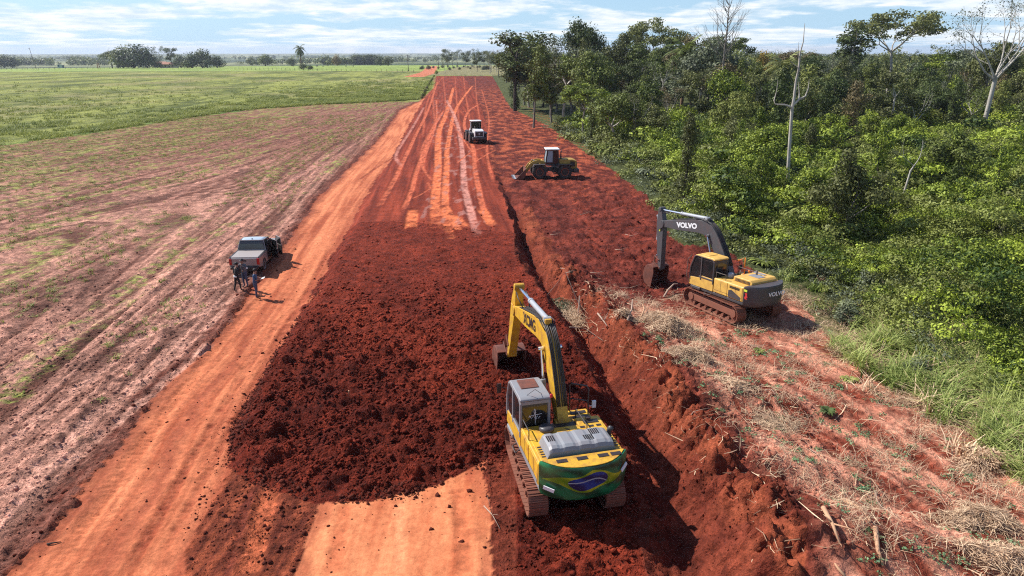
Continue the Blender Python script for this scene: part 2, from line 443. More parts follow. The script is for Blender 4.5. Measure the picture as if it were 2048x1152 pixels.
L3 = curve_x([(945, 150), (966, 175), (984, 205), (1000, 250), (1010, 295), (1020, 340), (1034, 380), (1044, 404), (1085, 494), (1150, 588), (1215, 640, .3), (1290, 740, .4), (1390, 840, .4), (1440, 930, .4), (1500, 1010, .4), (1545, 1152, .4), (1560, 1250, .4)])
_L1, _L2, _L3 = L1, L2, L3
L1 = lambda Y: _L1(Y) + .30 * perlin(np.asarray(Y) / 2.1, np.zeros_like(np.asarray(Y, float)) + .5, 3)
L2 = lambda Y: _L2(Y) + .35 * perlin(np.asarray(Y) / 2.6, np.zeros_like(np.asarray(Y, float)) + .5, 4)
L3 = lambda Y: _L3(Y) + .85 * perlin(np.asarray(Y) / 2.9, np.zeros_like(np.asarray(Y, float)) + .5, 5) * (np.asarray(Y) < 50)
FE = curve_x([(980, 143), (992, 165), (1020, 215), (1092, 250), (1150, 290), (1240, 350), (1300, 400), (1345, 480), (1470, 515), (1580, 590), (1640, 650), (1700, 720), (1850, 800), (2048, 950), (2200, 1070)])
DEP = lambda Y: np.interp(Y, [10, 18, 24, 32, 45, 60, 75, 85], [.35, .45, .7, 1.0, .9, .32, .05, 0])  # depth of the ditch
CRE = lambda Y: np.interp(Y, [10, 20, 26, 45, 75, 100, 380], [.05, .15, .6, .7, .28, .06, .0])      # height of the fill
BNK = lambda Y: np.interp(Y, [10, 30, 38, 46], [1.0, .95, .5, .0]) * (1 + .75 * perlin(np.asarray(Y) / 1.9, np.zeros_like(np.asarray(Y, float)) + .5, 6))                               # spoil bank on the right
_yf = sorted([G(*p) for p in [(395, 880), (455, 935), (500, 965), (560, 985), (640, 1006), (720, 1003), (820, 992), (900, 962), (960, 932), (1010, 918), (1060, 900), (1500, 900)]])
YF = lambda X: np.interp(X, [a[0] for a in _yf], [a[1] for a in _yf])
def far_z(X, Y):
    D = np.hypot(X, Y)
    z = -np.interp(D, [0, 420, 600, 1200, 3000, 6000, 12000], [0, 0, 1.0, 10.5, 25, 30, 60])
    return z + ss(700, 2000, D) * (6 * perlin(X / 900, Y / 500, 5) + 3 * perlin(X / 300, Y / 240, 9))
def macro(X, Y):
    X = np.asarray(X, float); Y = np.asarray(Y, float)
    z = far_z(X, Y)
    cre = CRE(Y); l1 = L1(Y); l2 = L2(Y); l3 = L3(Y)
    # the fill and the graded embankment
    near = Y < 45
    dfill = np.minimum(X - RR(Y), np.where(X < l1 - 1.0, Y - YF(X), 50))
    fz = cre * ss(0.0, 1.1, dfill)
    z = z + np.where(X < l1, fz, 0)
    # dirt strip right of the orange grade
    zr = cre
    t = (X - l1) / np.maximum(l2 - l1, .3)
    t2 = (X - l2) / np.maximum(l3 - l2, .5)
    t3 = (X - l3) / (2.0 + BNK(Y) * 4)
    dit = np.where(t < 0, 0, np.where(t < 1, cre + (-DEP(Y) - cre) * (t * .6 + .4 * t * t * (3 - 2 * t)),
          np.where(t2 < 1, -DEP(Y) + (BNK(Y) + DEP(Y)) * ss(0, 1, t2), BNK(Y) * (1 - ss(0, 1, t3)))))
    use = (X >= l1) & (Y < 110)
    k = 1 - ss(85, 110, Y)
    z = z + np.where(use, dit * k, 0)
    # working hollow of the second excavator: its nose stands lower
    z = z - .5 * np.exp(-(((X - 9.2) / 3.0) ** 2 + ((Y - 40.5) / 4.0) ** 2))
    # forest floor lifts slightly
    return z
def gz(x, y): return float(macro(np.array([x]), np.array([y]))[0])

def axis_pos(d0, lim, flat, grow):
    a = [0.0]; d = d0
    while a[-1] < lim:
        if a[-1] > flat: d = d0 + (a[-1] - flat) * grow
        a.append(a[-1] + d)
    return np.array(a)
xp = axis_pos(.085, 9000, 21, .0125)
gx = np.concatenate([-xp[:0:-1], xp])
gy = 11.5 + axis_pos(.085, 9500, 11, .0072)
gy = np.concatenate([[-60, -20, 0, 6, 9, 10.5], gy])
GXX, GYY = np.meshgrid(gx, gy)
X = GXX.ravel(); Y = GYY.ravel()
cell = .085 + np.maximum(0, Y - 22.5) * .0072
def lod(wl):  # fade a wave where the sheet's cells are too coarse for it
    return np.clip((wl / (np.maximum(cell, .085 + np.maximum(0, np.abs(X) - 21) * .0125)) - 1.6) / 1.5, 0, 1)
Z = macro(X, Y)
wob = .5 * fbm(X * .5, Y * .35, 3, 3) + .22 * fbm(X * 2.2, Y * 2.2, 3, 13)
rl = RL(Y); rr = RR(Y); l1 = L1(Y); l2 = L2(Y); l3 = L3(Y); fe = FE(Y)
yf = YF(X)
fr = np.minimum(1.0, 18.0 / np.maximum(Y, 18)) * .3 + .7
XW = X + wob * .8
in_road = (XW > rl) & (XW < rr) & (Y < 345)
dfill = np.minimum(X - rr, np.where(X < G(1030, 905)[0], Y - yf, np.where(Y > 22.5, 50, l1 - X)))
fillw = dfill + wob * .45
# orange strip at the bottom: bounded by its own edges
OL = curve_x([(585, 1160), (612, 1080), (640, 1003), (640, 940)]); OR = curve_x([(990, 1250), (992, 1152), (985, 1050), (962, 950), (960, 900)])
ol = OL(Y); orr = OR(Y)
in_strip = (X + wob * .35 > ol) & (X + wob * .5 < orr) & (fillw < 0.05) & (Y < 24)
left_field = XW < rl
in_fill = (fillw > 0) & (X < l1) & (X > rr - 1) & ~in_strip
YG = np.interp(X, *(lambda q: ([a[0] for a in q], [a[1] for a in q]))(sorted([G(660, 460), (G(830, 458)), G(900, 468), G(1030, 482)])))
graded = in_fill & (Y > YG + wob * .8)
loose = in_fill & ~graded
right = (X >= l1)
col = np.zeros((len(X), 3)); bump = np.full(len(X), .5)
nA = fbm(X * .18, Y * .12, 4, 21); nB = fbm(X * 1.1, Y * .9, 4, 31); nC = fbm(X * 4, Y * 4, 3, 41)
nD = fbm(X * .6, Y * .4, 4, 51)
def lerp(a, b, t): return np.asarray(a) + (np.asarray(b) - np.asarray(a)) * np.clip(t, 0, 1)[:, None]
def setc(mask, c):
    col[mask] = c[mask]
dark_soil = lerp((.072, .0105, .0065), (.19, .027, .012), .45 + nB * .5 + nA * .5)
red_soil = lerp((.12, .021, .011), (.25, .046, .024), .45 + nB * .5 + nA * .6)
# --- right-hand cleared ground
c = lerp((.085, .0165, .011), (.21, .042, .025), .45 + nB * .45 + nD * .9 + nC * .25 + .45 * fbm(X * .35 + .5 * nD, Y * 1.2, 3, 37))
of = ss(60, 95, Y) * ss(-.05, .35, nD + .35 * nB) * (1 - ss(210, 300, Y))
c = lerp(c, (.42, .100, .042), of * .8)
# dull pinkish stripped topsoil beyond the spoil bank
pk = ss(.5, 2.2, X - l3) * (1 - ss(33, 37, Y + nD * 2))
stream = fbm((X * .93 + Y * .36) * 1.2, (-X * .36 + Y * .93) * .25, 4, 61)
c = lerp(c, lerp((.20, .042, .022), (.62, .27, .17), .52 + stream * 1.3 + nB * .6), pk)
col[:] = c
bump[:] = .8
# ditch flanks and bank slope, painted lighter towards the crest for its sunlit face
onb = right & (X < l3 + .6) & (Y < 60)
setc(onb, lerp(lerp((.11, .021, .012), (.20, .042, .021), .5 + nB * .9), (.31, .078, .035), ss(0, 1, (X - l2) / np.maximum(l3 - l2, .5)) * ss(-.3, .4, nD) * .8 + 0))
# --- loose fill
setc(loose, dark_soil); bump[loose] = 1.0
redder = ss(24, 40, Y) * .5 + ss(.1, .5, nA) * .3
setc(loose, lerp(dark_soil, (.225, .034, .015), redder))
# --- graded embankment
grc = lerp((.125, .020, .010), (.28, .047, .021), .45 + fbm((X + .1 * Y) * 1.6, Y * .06, 4, 71) * 1.1 + .3 * nB)
setc(graded, grc); bump[graded] = .35
# --- dirt strips either side of the bottom orange grade
low = (~in_strip) & (~in_fill) & (XW > rr) & (X < l1) & (Y < 26)
setc(low, lerp((.085, .018, .011), (.21, .042, .02), .5 + nB * .5 + nA * .3)); bump[low] = .8
setc(low & (X < ol), lerp((.11, .024, .013), (.36, .085, .036), .42 + fbm(X * 2.6 - .18 * Y, Y * .2, 4, 77) * 1.2)); 
# --- orange compacted ground
u = XW - rl; wroad = np.maximum(rr - rl, 1)
st = fbm((X - .5 * (rl + rr)) * 1.5, Y * .07, 4, 81); st2 = fbm((X - .5 * (rl + rr)) * 5, Y * .12, 3, 91)
road = lerp((.33, .078, .034), (.64, .21, .095), .60 + st * .9 + st2 * .6 + nA * .3)
mid = np.exp(-(((u / wroad) - .5 - .06 * nA) / .10) ** 2) * ss(-.3, .25, st + .3) * (1 - ss(26, 44, Y))
road = lerp(road, (.25, .052, .026), mid * .75)
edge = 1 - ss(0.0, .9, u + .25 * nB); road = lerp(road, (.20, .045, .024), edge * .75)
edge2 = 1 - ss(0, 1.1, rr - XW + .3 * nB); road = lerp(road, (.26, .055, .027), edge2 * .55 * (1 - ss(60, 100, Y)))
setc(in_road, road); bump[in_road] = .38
sx_ = (X - ol) / np.maximum(orr - ol, .5)
strip = lerp((.44, .115, .048), (.68, .25, .11), .52 + fbm(X * 1.1, Y * .1, 4, 101) * .8 + nC * .2 + fbm(X * 7, Y * .5, 3, 103) * .35)
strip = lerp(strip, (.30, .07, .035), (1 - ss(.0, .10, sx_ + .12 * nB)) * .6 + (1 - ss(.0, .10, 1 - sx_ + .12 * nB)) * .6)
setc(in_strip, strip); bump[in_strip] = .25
# --- tilled field on the left
PB = lambda X_: np.interp(X_, *(lambda q: ([a[0] for a in q], [a[1] for a in q]))(sorted([G(-600, 400), G(0, 293), G(130, 274), (G(258, 255)), G(400, 232), G(517, 218), G(650, 209), G(792, 203), (G(850, 198))])))
w1 = ss(-38, -24, X)
rowc = (X + 23 + .105 * (Y - 30)) * w1 + (X + 38 - .22 * (Y - 50) ) * (1 - w1)
rs = fbm(rowc * .9, (Y + .4 * X) * .035, 4, 111); rs2 = fbm(rowc * 3.2, Y * .09, 3, 121)
ring = np.sin(np.hypot(X + 33, (Y - 72) * .9) * 5.0) * np.exp(-((X + 29) / 7) ** 2 - ((Y - 70) / 9) ** 2)
fld = lerp((.15, .06, .04), (.71, .355, .25), .52 + rs * 1.15 + rs2 * .7 + nB * .5 + .3 * ring)
clod = ss(.02, .35, nB * .6 + rs * .8 - rs2 * .2)
fld = lerp(fld, (.13, .052, .037), clod * .55)
fld = lerp(fld, (.21, .085, .055), ss(48, 105, Y) * .62)
weed = ss(.05, .35, fbm(rowc * .35, Y * .05, 4, 131) * .9 + .5 * nB + ss(-30, -60, X) * .48 + .62 * (1 - ss(0, 34, PB(X) - Y)) - ss(-22, -16, X + .0 * Y) * .3 + .1 * ss(60, 90, Y) - .20)
spk = ss(-.1, .25, nC + nB * .5)
fld = lerp(fld, lerp((.11, .14, .03), (.34, .37, .085), .5 + nB), weed * spk * .85)
fld = lerp(fld, (.07, .028, .02), ss(.16, .3, fbm(rowc * 1.6, Y * .12, 3, 137) + .35 * nB) * .55)
dkb = (1 - ss(.2, 1.5, rl - XW + .5 * nB)); fld = lerp(fld, (.12, .027, .016), dkb * .8)
setc(left_field, fld); bump[left_field] = .95
# --- pasture: beyond the tilled boundary
pb = PB(X)
past = left_field & (Y > pb + nD * 5 + nB * 3) | ((Y > 372 + nD * 5) & (X < 400)) | ((X < rl - 0) & (Y > 190))
g1 = fbm(X * .05, Y * .022, 5, 141, .6); g2 = fbm(X * .35, Y * .12, 4, 151)
pc = lerp((.095, .115, .028), (.30, .315, .075), .5 + g1 * 1.1 + g2 * .9 + nB * .5)
pc = lerp(pc, (.33, .28, .12), ss(.02, .45, fbm(X * .03, Y * .03, 4, 161) + .2 * g2) * .6)
lush = (1 - ss(4, 34, Y - pb)) * ss(-40, -62, X) * ss(-.4, .1, g2 + .2)
pc = lerp(pc, (.10, .19, .035), lush * .6)
setc(past, pc); bump[past] = 1.15
# far pasture brighter, then the wide land beyond
farp = (Y > 470 + .12 * X * 0) & (Y < 900)
setc(farp & (X < 60), lerp((.20, .27, .06), (.31, .38, .09), .5 + g1 + g2 * .3))
D = np.hypot(X, Y)
land = D > 860
pat = fbm(X * .0022 + .4 * nA * 0, Y * .0012, 3, 171, .6); pat2 = fbm(X * .006, Y * .003, 3, 181)
lc = lerp((.06, .09, .04), (.30, .30, .15), .45 + pat * 1.3 + pat2 * .4)
lc = lerp(lc, (.035, .055, .03), ss(.1, .25, pat2 + .15 * pat))
setc(land, lc)
# --- forest floor and grassy fringe
ff = (X > fe + wob) & (Y < 860)
fc = lerp((.035, .045, .016), (.12, .13, .045), .5 + nB * .7)
straw_floor = (1 - ss(1.0, 5.0, X - fe)) * (1 - ss(24, 40, Y))
fc = lerp(fc, (.30, .19, .10), straw_floor * .6)
setc(ff, fc); bump[ff] = .9
scrub = (Y > 380) & (X > -45) & (X < 200) & (Y < 800)
setc(scrub, lerp((.14, .13, .06), (.33, .29, .14), .5 + nB * .6 + nA * .4))
# second stretch of the road beyond the end of the works
R2a = curve_x([(838, 146), (846, 140), (853, 132), (862, 128)]); R2b = curve_x([(872, 146), (873, 140), (874, 132), (873, 128)])
r2 = (Y > 360) & (Y < 700) & (X > R2a(Y)) & (X < R2b(Y))
setc(r2, lerp((.45, .13, .06), (.62, .22, .12), .5 + nB))
# --- wheel ruts (world polylines), colour and depth
rut_d = np.zeros(len(X))
def rut(pts, w, c, depth=.05, amt=.85, z=.45, lug=0.0, org=(650, 120, 2.88), gap=.15):
    if org[2] > 2: w = w * .72; amt = min(1, amt * 1.1)
    P = [G(p[0] / org[2] + org[0], p[1] / org[2] + org[1], z) for p in pts]
    # smooth the line
    q = [P[0]]
    for i in range(len(P) - 1):
        p0 = P[max(i - 1, 0)]; p1 = P[i]; p2 = P[i + 1]; p3 = P[min(i + 2, len(P) - 1)]
        for t in (.25, .5, .75, 1):
            q.append(tuple(.5 * (2 * p1[k] + (p2[k] - p0[k]) * t + (2 * p0[k] - 5 * p1[k] + 4 * p2[k] - p3[k]) * t * t + (3 * p1[k] - p0[k] - 3 * p2[k] + p3[k]) * t ** 3) for k in (0, 1)))
    s0 = 0; tot = sum(math.hypot(b[0] - a[0], b[1] - a[1]) for a, b in zip(q[:-1], q[1:]))
    for a, b in zip(q[:-1], q[1:]):
        m = np.where((X > min(a[0], b[0]) - w * 2) & (X < max(a[0], b[0]) + w * 2) & (Y > min(a[1], b[1]) - w * 2) & (Y < max(a[1], b[1]) + w * 2))[0]
        dx, dy = b[0] - a[0], b[1] - a[1]; L = math.hypot(dx, dy) + 1e-6
        if len(m):
            px = X[m] - a[0]; py = Y[m] - a[1]
            t = np.clip((px * dx + py * dy) / L / L, 0, 1)
            d = np.hypot(px - t * dx, py - t * dy) + wob[m] * .10
            cut = (1 - ss(w * .35, w * .6, d)) * np.clip(.75 + 1.4 * (nB[m] + nC[m] * .3) + gap, .15, 1)
            fr_ = (s0 + t * L) / tot; cut = cut * np.clip(np.minimum(fr_, 1 - fr_) * 14 + .6 * nB[m] + .2, 0, 1)
            if c is not None: col[m] = col[m] + (np.asarray(c) * (1 + .25 * nC[m][:, None]) - col[m]) * (cut * amt)[:, None]
            dep = depth * cut
            if lug > 0: dep = dep * (1 - lug + lug * np.sign(np.sin((s0 + t * L) * 2 * math.pi / .28)))
            rut_d[m] = np.maximum(rut_d[m], dep)
            ridge = np.exp(-((d - w * .75) / (w * .22)) ** 2) * depth * .5
            Z[m] += ridge * .5
        s0 += L
OR_, PK_, LT_ = (.66, .17, .065), (.52, .22, .165), (.52, .125, .058)
rut([(310, 850), (390, 700), (440, 590), (520, 420), (600, 260), (650, 110)], .75, LT_)
rut([(450, 870), (500, 740), (520, 650), (570, 500), (610, 400), (680, 280)], .75, LT_, .09)
rut([(640, 980), (635, 800), (650, 600), (655, 400), (700, 290), (740, 150)], 1.3, OR_)
rut([(720, 1040), (690, 850), (700, 600), (710, 450), (760, 260), (850, 140)], 1.0, OR_)
rut([(880, 1030), (830, 850), (800, 700), (790, 520), (760, 350), (700, 220)], .95, PK_)
rut([(940, 950), (900, 820), (860, 600), (850, 480), (800, 360), (830, 280), (900, 240)], .8, LT_)
rut([(490, 985), (510, 870)], 1.3, OR_)
rut([(560, 620), (580, 520), (640, 340), (640, 220)], .55, LT_)
rut([(620, 690), (580, 640), (550, 560), (570, 460), (660, 300)], .4, LT_)
rut([(970, 700), (930, 500), (940, 300), (900, 160)], .5, LT_, amt=.6)
rut([(760, 580), (850, 510), (940, 480)], .4, LT_)
rut([(850, 580), (980, 500)], .4, LT_)
rut([(500, 800), (600, 740), (590, 700)], .35, LT_)
rut([(730, 340), (780, 420), (880, 560)], .4, LT_)
rut([(700, 250), (760, 290), (860, 270)], .4, LT_)
rut([(440, 600), (410, 520), (500, 380), (570, 260)], .7, PK_, amt=.6)
rut([(900, 860), (960, 960)], 1.2, OR_, amt=.7)
rut([(740, 900), (800, 970)], 1.2, OR_, amt=.6)
rut([(770, 1000), (700, 850)], .8, OR_, amt=.8)
rut([(200, 690), (300, 620), (400, 560)], .45, (.30, .07, .035), z=0)
for k, (xa, xb) in enumerate([(700, 640), (770, 700), (840, 740), (900, 800), (640, 560), (560, 600)]):
    rut([(xa, 330 + 20 * k), ((xa + xb) / 2 + 20, 200), (xb + 40 + 8 * k, 90)], .6, LT_, amt=.5)
wet = graded & (fbm(X * 1.3, Y * .35, 4, 191) > .1) & (np.abs(X - np.interp(Y, [45, 60, 75, 110, 200], [-4.2, -5.2, -6.0, -10, -20])) < 2.6) & (Y < 230)
col[wet] = lerp(col, (.34, .16, .13), ss(.22, .45, fbm(X * 1.3, Y * .35, 4, 191)) * .6)[wet]
# tracks on the haul road and its apron (picture px, z = 0)
pp = (0, 0, 1)
rut([(500, 1150), (520, 1060), (538, 985)], .62, (.42, .105, .045), .07, .8, 0, .8, pp)
rut([(450, 1160), (480, 1060), (505, 975)], .25, (.14, .03, .018), .06, .8, 0, .3, pp)
rut([(100, 1152), (300, 870), (430, 700), (520, 600), (600, 490)], .5, (.50, .15, .068), .06, .5, 0, .7, pp)
rut([(668, 1150), (682, 1060), (690, 1010)], .45, (.50, .14, .06), .025, .7, 0, .8, pp)
rut([(935, 1150), (925, 1050), (915, 975)], .5, (.52, .15, .065), .055, .7, 0, .9, pp)
rut([(800, 1150), (800, 1000)], .3, (.66, .26, .12), .012, .5, 0, 0, pp)
rut([(330, 1100), (440, 900), (530, 730), (600, 610), (660, 500)], .3, (.30, .07, .034), .06, .6, 0, .6, pp)
rut([(250, 1152), (400, 890), (480, 760), (560, 640)], .35, (.24, .052, .026), .07, .7, 0, .6, pp)
rut([(610, 640), (560, 650), (500, 720), (460, 780)], .3, (.50, .15, .07), .04, .6, 0, .7, pp)
rut([(650, 600), (600, 610), (540, 660)], .3, (.50, .15, .07), .04, .6, 0, .7, pp)
for (xa, ya, xb, yb) in [(0, 900, 330, 640), (60, 960, 380, 660), (120, 940, 420, 690), (200, 840, 450, 620), (0, 1010, 200, 820), (0, 760, 330, 560), (280, 640, 470, 560), (230, 700, 470, 600)]:
    rut([(xa, ya), ((xa + xb) / 2 + 8, (ya + yb) / 2 - 6), (xb, yb)], .55, (.62, .32, .23), .06, .6, 0, .95, pp)
for (xa, ya, xb, yb) in [(360, 560, 600, 440), (400, 520, 560, 400), (450, 450, 640, 330), (500, 430, 690, 290), (560, 400, 740, 270), (300, 420, 500, 330)]:
    rut([(xa, ya), ((xa + xb) / 2, (ya + yb) / 2 - 8), (xb, yb)], .6, (.55, .26, .19), .05, .55, 0, .5, pp)
# tracks across the stripped ground on the right
rut([(1440, 640), (1500, 740), (1600, 850), (1750, 960), (1900, 1060)], .7, (.20, .036, .018), .07, .8, .1, .6, pp)
rut([(1560, 690), (1640, 760), (1790, 880), (1960, 980), (2048, 1030)], .7, (.23, .045, .022), .07, .7, .1, .6, pp)
rut([(1480, 700), (1540, 830), (1640, 980), (1760, 1120)], .4, (.17, .04, .025), .08, .6, .1, .3, pp)
for k in range(9):
    y0 = 395 + k * 15
    rut([(1150 + k * 4, y0 - 14), (1215, y0 + 6), (1290 + k * 2, y0 - 12)], .45, (.20, .034, .016), .10, .45, 0, 0, pp)
for k in range(10):
    rut([(1060 + 9 * k, 330 + 9 * k), (1120 + 9 * k, 318 + 8 * k), (1200 + 6 * k, 330 + 7 * k)], .4, (.36, .075, .036), .05, .5, 0, 0, pp)
for k in range(16):
    y0 = 212 + 7 * k
    rut([(985 + k * 2, y0 + 10), (1040 + k * 6, y0), (1090 + 9 * k, y0 + 14)], .35, (.46, .11, .05), .05, .5, 0, 0, pp)
for sgm in ([(470, 139.2), (838, 146.3)], [(-20, 133.2), (440, 135.8)]): rut(sgm, 3.5, (.045, .06, .02), 0, .9, -.4, 0, pp)
# --- relief
rough = np.where(loose, 1.0, 0)
m1 = fbm(X * .75, Y * .9, 4, 201) * lod(1.3); m2 = fbm(X * 2.6, Y * 2.9, 3, 211) * lod(.4); m3 = np.abs(fbm(X * 1.5, Y * 1.9, 3, 221)) * lod(.7)
m4 = fbm(X * 4.5, Y * 5.5, 2, 231, .7) * lod(.22)
m5 = fbm(X * .7 + .3 * nB, Y * 2.2, 4, 233, .6) * lod(.5)
lumps = np.maximum(0, m1) ** 1.2 * .40 + m2 * .12 + m3 * .08 + m4 * .09 + m5 * .17
fronty = 1 - ss(26, 40, Y)
Z += rough * ss(0, .6, fillw) * lumps * (.55 + .75 * fronty)
# crawler corrugation along the right of the fill
cor = np.sin((Y + .35 * nD) * 2 * math.pi / .42 + X * .6) * lod(.42)
Z += rough * ss(-3.6, -1.6, X - l1) * ss(28, 33, Y) * np.clip(.6 + nB, 0, 1) * .055 * cor
rz = np.where(right & (X < fe + 1) & (Y < 340), 1.0, 0)
Z += rz * (m1 * .16 + m2 * .10 + m3 * .14) * (1 + 1.0 * ss(36, 42, Y) * (1 - ss(70, 90, Y))) * (1 - .35 * pk)
gul = np.sin((X * .25 + Y * 1.0 + 1.3 * nD) * 2 * math.pi / .5 + 2.0 * nB) * lod(.5)
gl = (X - l1) / np.maximum(l2 - l1, .5)
Z += rz * ss(.0, .3, gl) * (1 - ss(.75, 1.0, gl)) * (Y < 60) * .12 * gul * np.clip(.6 + nB, .1, 1.3)
Z += rz * (Y < 44) * np.exp(-((X - l3) / 1.1) ** 2) * (m1 * .5 + m2 * .22 + m3 * .3)
Z += rz * ss(.1, .5, (X - l2) / np.maximum(l3 - l2, .5)) * (1 - ss(.9, 1.2, (X - l2) / np.maximum(l3 - l2, .5))) * (Y < 48) * .15 * gul * np.clip(.6 + nB, .1, 1.3)
cor2 = np.sin((Y - .25 * X + 1.2 * nD) * 2 * math.pi / .9) * lod(.9)
Z += rz * (Y > 38) * ss(1.5, 4, X - l3) * (1 - pk) * .05 * cor2 * np.clip(.5 + nD * 1.5, 0, 1)
Z += np.where(graded, 1, 0) * (m2 * .03 + m1 * .03)
lf = np.where(left_field & ~past, 1.0, 0)
Z += lf * (clod * .10 + m2 * .11 * (.35 + clod) + rs2 * .10 * lod(.8) + ring * .04 + rs * .06 * lod(1.2)) 
Z += np.where(low, 1, 0) * (m2 * .05 + m3 * .08)
Z += np.where(in_road, 1, 0) * (st2 * .012 + .05 * edge + m2 * .008)
Z -= rut_d
Z += lf * dkb * .05 * np.clip(1 + m2 * 2, 0, 2)
Z += np.where(past | ff, 1, 0) * (m1 * .08 + g2 * .12)
col = np.clip(col * (1 + .12 * nC[:, None] * np.where(in_strip, .3, 1)[:, None]), .003, .8)

gm, nt, pb_ = new_mat('ground')
at = nt.nodes.new('ShaderNodeAttribute'); at.attribute_name = 'soil'
ab = nt.nodes.new('ShaderNodeAttribute'); ab.attribute_name = 'rough'
tcn = nt.nodes.new('ShaderNodeTexCoord')
nf = nnoise(nt, tcn.outputs['Object'], 6.5, 5, .68); nf2 = nnoise(nt, tcn.outputs['Object'], 2.1, 6, .72)
nf3 = nnoise(nt, tcn.outputs['Object'], .35, 6, .7); nf4 = nnoise(nt, tcn.outputs['Object'], 24, 3, .7)
k1 = nmath(nt, 'ADD', nmath(nt, 'MULTIPLY', nmath(nt, 'SUBTRACT', nf, .5), nmath(nt, 'ADD', nmath(nt, 'MULTIPLY', ab.outputs['Fac'], 1.9), .5)), 1.0)  # hollows of the bump noise are darkened: cavity shade painted into the soil
k2 = nmath(nt, 'ADD', nmath(nt, 'MULTIPLY', nmath(nt, 'SUBTRACT', nf2, .5), nmath(nt, 'ADD', nmath(nt, 'MULTIPLY', ab.outputs['Fac'], 2.6), .35)), 1.0)
k3 = nmath(nt, 'ADD', nmath(nt, 'MULTIPLY', nmath(nt, 'SUBTRACT', nf3, .5), nmath(nt, 'MULTIPLY', ab.outputs['Fac'], 1.2)), 1.0)
k4 = nmath(nt, 'ADD', nmath(nt, 'MULTIPLY', nmath(nt, 'SUBTRACT', nf4, .5), nmath(nt, 'ADD', nmath(nt, 'MULTIPLY', ab.outputs['Fac'], 1.2), .45)), 1.0)
kk = nmath(nt, 'MAXIMUM', nmath(nt, 'MULTIPLY', nmath(nt, 'MULTIPLY', nmath(nt, 'MULTIPLY', k1, k2), k3), k4), .12)
vm = nt.nodes.new('ShaderNodeVectorMath'); vm.operation = 'SCALE'
nt.links.new(at.outputs['Color'], vm.inputs[0]); nt.links.new(kk, vm.inputs['Scale'])
nt.links.new(vm.outputs[0], pb_.inputs['Base Color'])
pb_.inputs['Roughness'].default_value = .95; pb_.inputs['Specular IOR Level'].default_value = .12
bp = nt.nodes.new('ShaderNodeBump'); bp.inputs['Distance'].default_value = .2
nt.links.new(nmath(nt, 'ADD', nf, nmath(nt, 'MULTIPLY', nf2, 1.4)), bp.inputs['Height'])
nt.links.new(nmath(nt, 'MULTIPLY', ab.outputs['Fac'], .85), bp.inputs['Strength'])
nt.links.new(bp.outputs[0], pb_.inputs['Normal'])

V = np.stack([X, Y, Z], 1)
ny, nx = GXX.shape
idx = np.arange(ny * nx).reshape(ny, nx)
F = np.stack([idx[:-1, :-1], idx[:-1, 1:], idx[1:, 1:], idx[1:, :-1]], -1).reshape(-1, 4)
zone = np.zeros(len(X), np.int8)
zone[in_road | in_strip | r2] = 1
zone[in_fill] = 2
zone[past | farp] = 3
zone[(Y > 400) & (zone != 1) & ~past & ~farp] = 0
zf = zone[F[:, 0]]
def zone_obj(name, k):
    f = F[zf == k]
    used = np.unique(f); rm = np.zeros(len(X), np.int64); rm[used] = np.arange(len(used))
    me = np_mesh(name, V[used], rm[f], smooth=True, attrs={'soil': col[used], 'rough': bump[used]}, mats=(gm,))
    return tag(link_mesh(name, me), kind='structure')
zone_obj('ground', 0); zone_obj('dirt_road', 1); zone_obj('earth_embankment', 2); zone_obj('pasture_field', 3)
ZG = Z.reshape(ny, nx).copy()
def hz_arr(x, y):
    """height of the finished ground sheet"""
    x = np.asarray(x, float); y = np.asarray(y, float)
    i = np.clip(np.searchsorted(gx, x) - 1, 0, nx - 2); j = np.clip(np.searchsorted(gy, y) - 1, 0, ny - 2)
    tx = (x - gx[i]) / (gx[i + 1] - gx[i]); ty = (y - gy[j]) / (gy[j + 1] - gy[j])
    return (ZG[j, i] * (1 - tx) + ZG[j, i + 1] * tx) * (1 - ty) + (ZG[j + 1, i] * (1 - tx) + ZG[j + 1, i + 1] * tx) * ty
def hz(x, y): return float(hz_arr([x], [y])[0])
# ------------------------------------------------------------------ machines
def interp_poly(pts, n):
    """smooth a polyline of (y, z, thickness)"""
    q = []
    for i in range(len(pts) - 1):
        p0 = pts[max(i - 1, 0)]; p1 = pts[i]; p2 = pts[i + 1]; p3 = pts[min(i + 2, len(pts) - 1)]
        for k in range(n):
            t = k / n
            q.append(tuple(.5 * (2 * p1[c] + (p2[c] - p0[c]) * t + (2 * p0[c] - 5 * p1[c] + 4 * p2[c] - p3[c]) * t * t + (3 * p1[c] - p0[c] - 3 * p2[c] + p3[c]) * t ** 3) for c in range(3)))
    q.append(tuple(pts[-1])); return q
def arm_band(mb, pts, x0, x1, n=5):
    q = interp_poly(pts, n) if n > 1 else pts
    a, b = [], []
    for i, (y, z, t) in enumerate(q):
        y0, z0, _ = q[max(i - 1, 0)]; y1, z1, _ = q[min(i + 1, len(q) - 1)]
        L = math.hypot(y1 - y0, z1 - z0) or 1; nyy, nzz = -(z1 - z0) / L, (y1 - y0) / L
        a.append((y + nyy * t / 2, z + nzz * t / 2)); b.append((y - nyy * t / 2, z - nzz * t / 2))
    mb.strip(a, b, x0, x1)
    return a, b, q
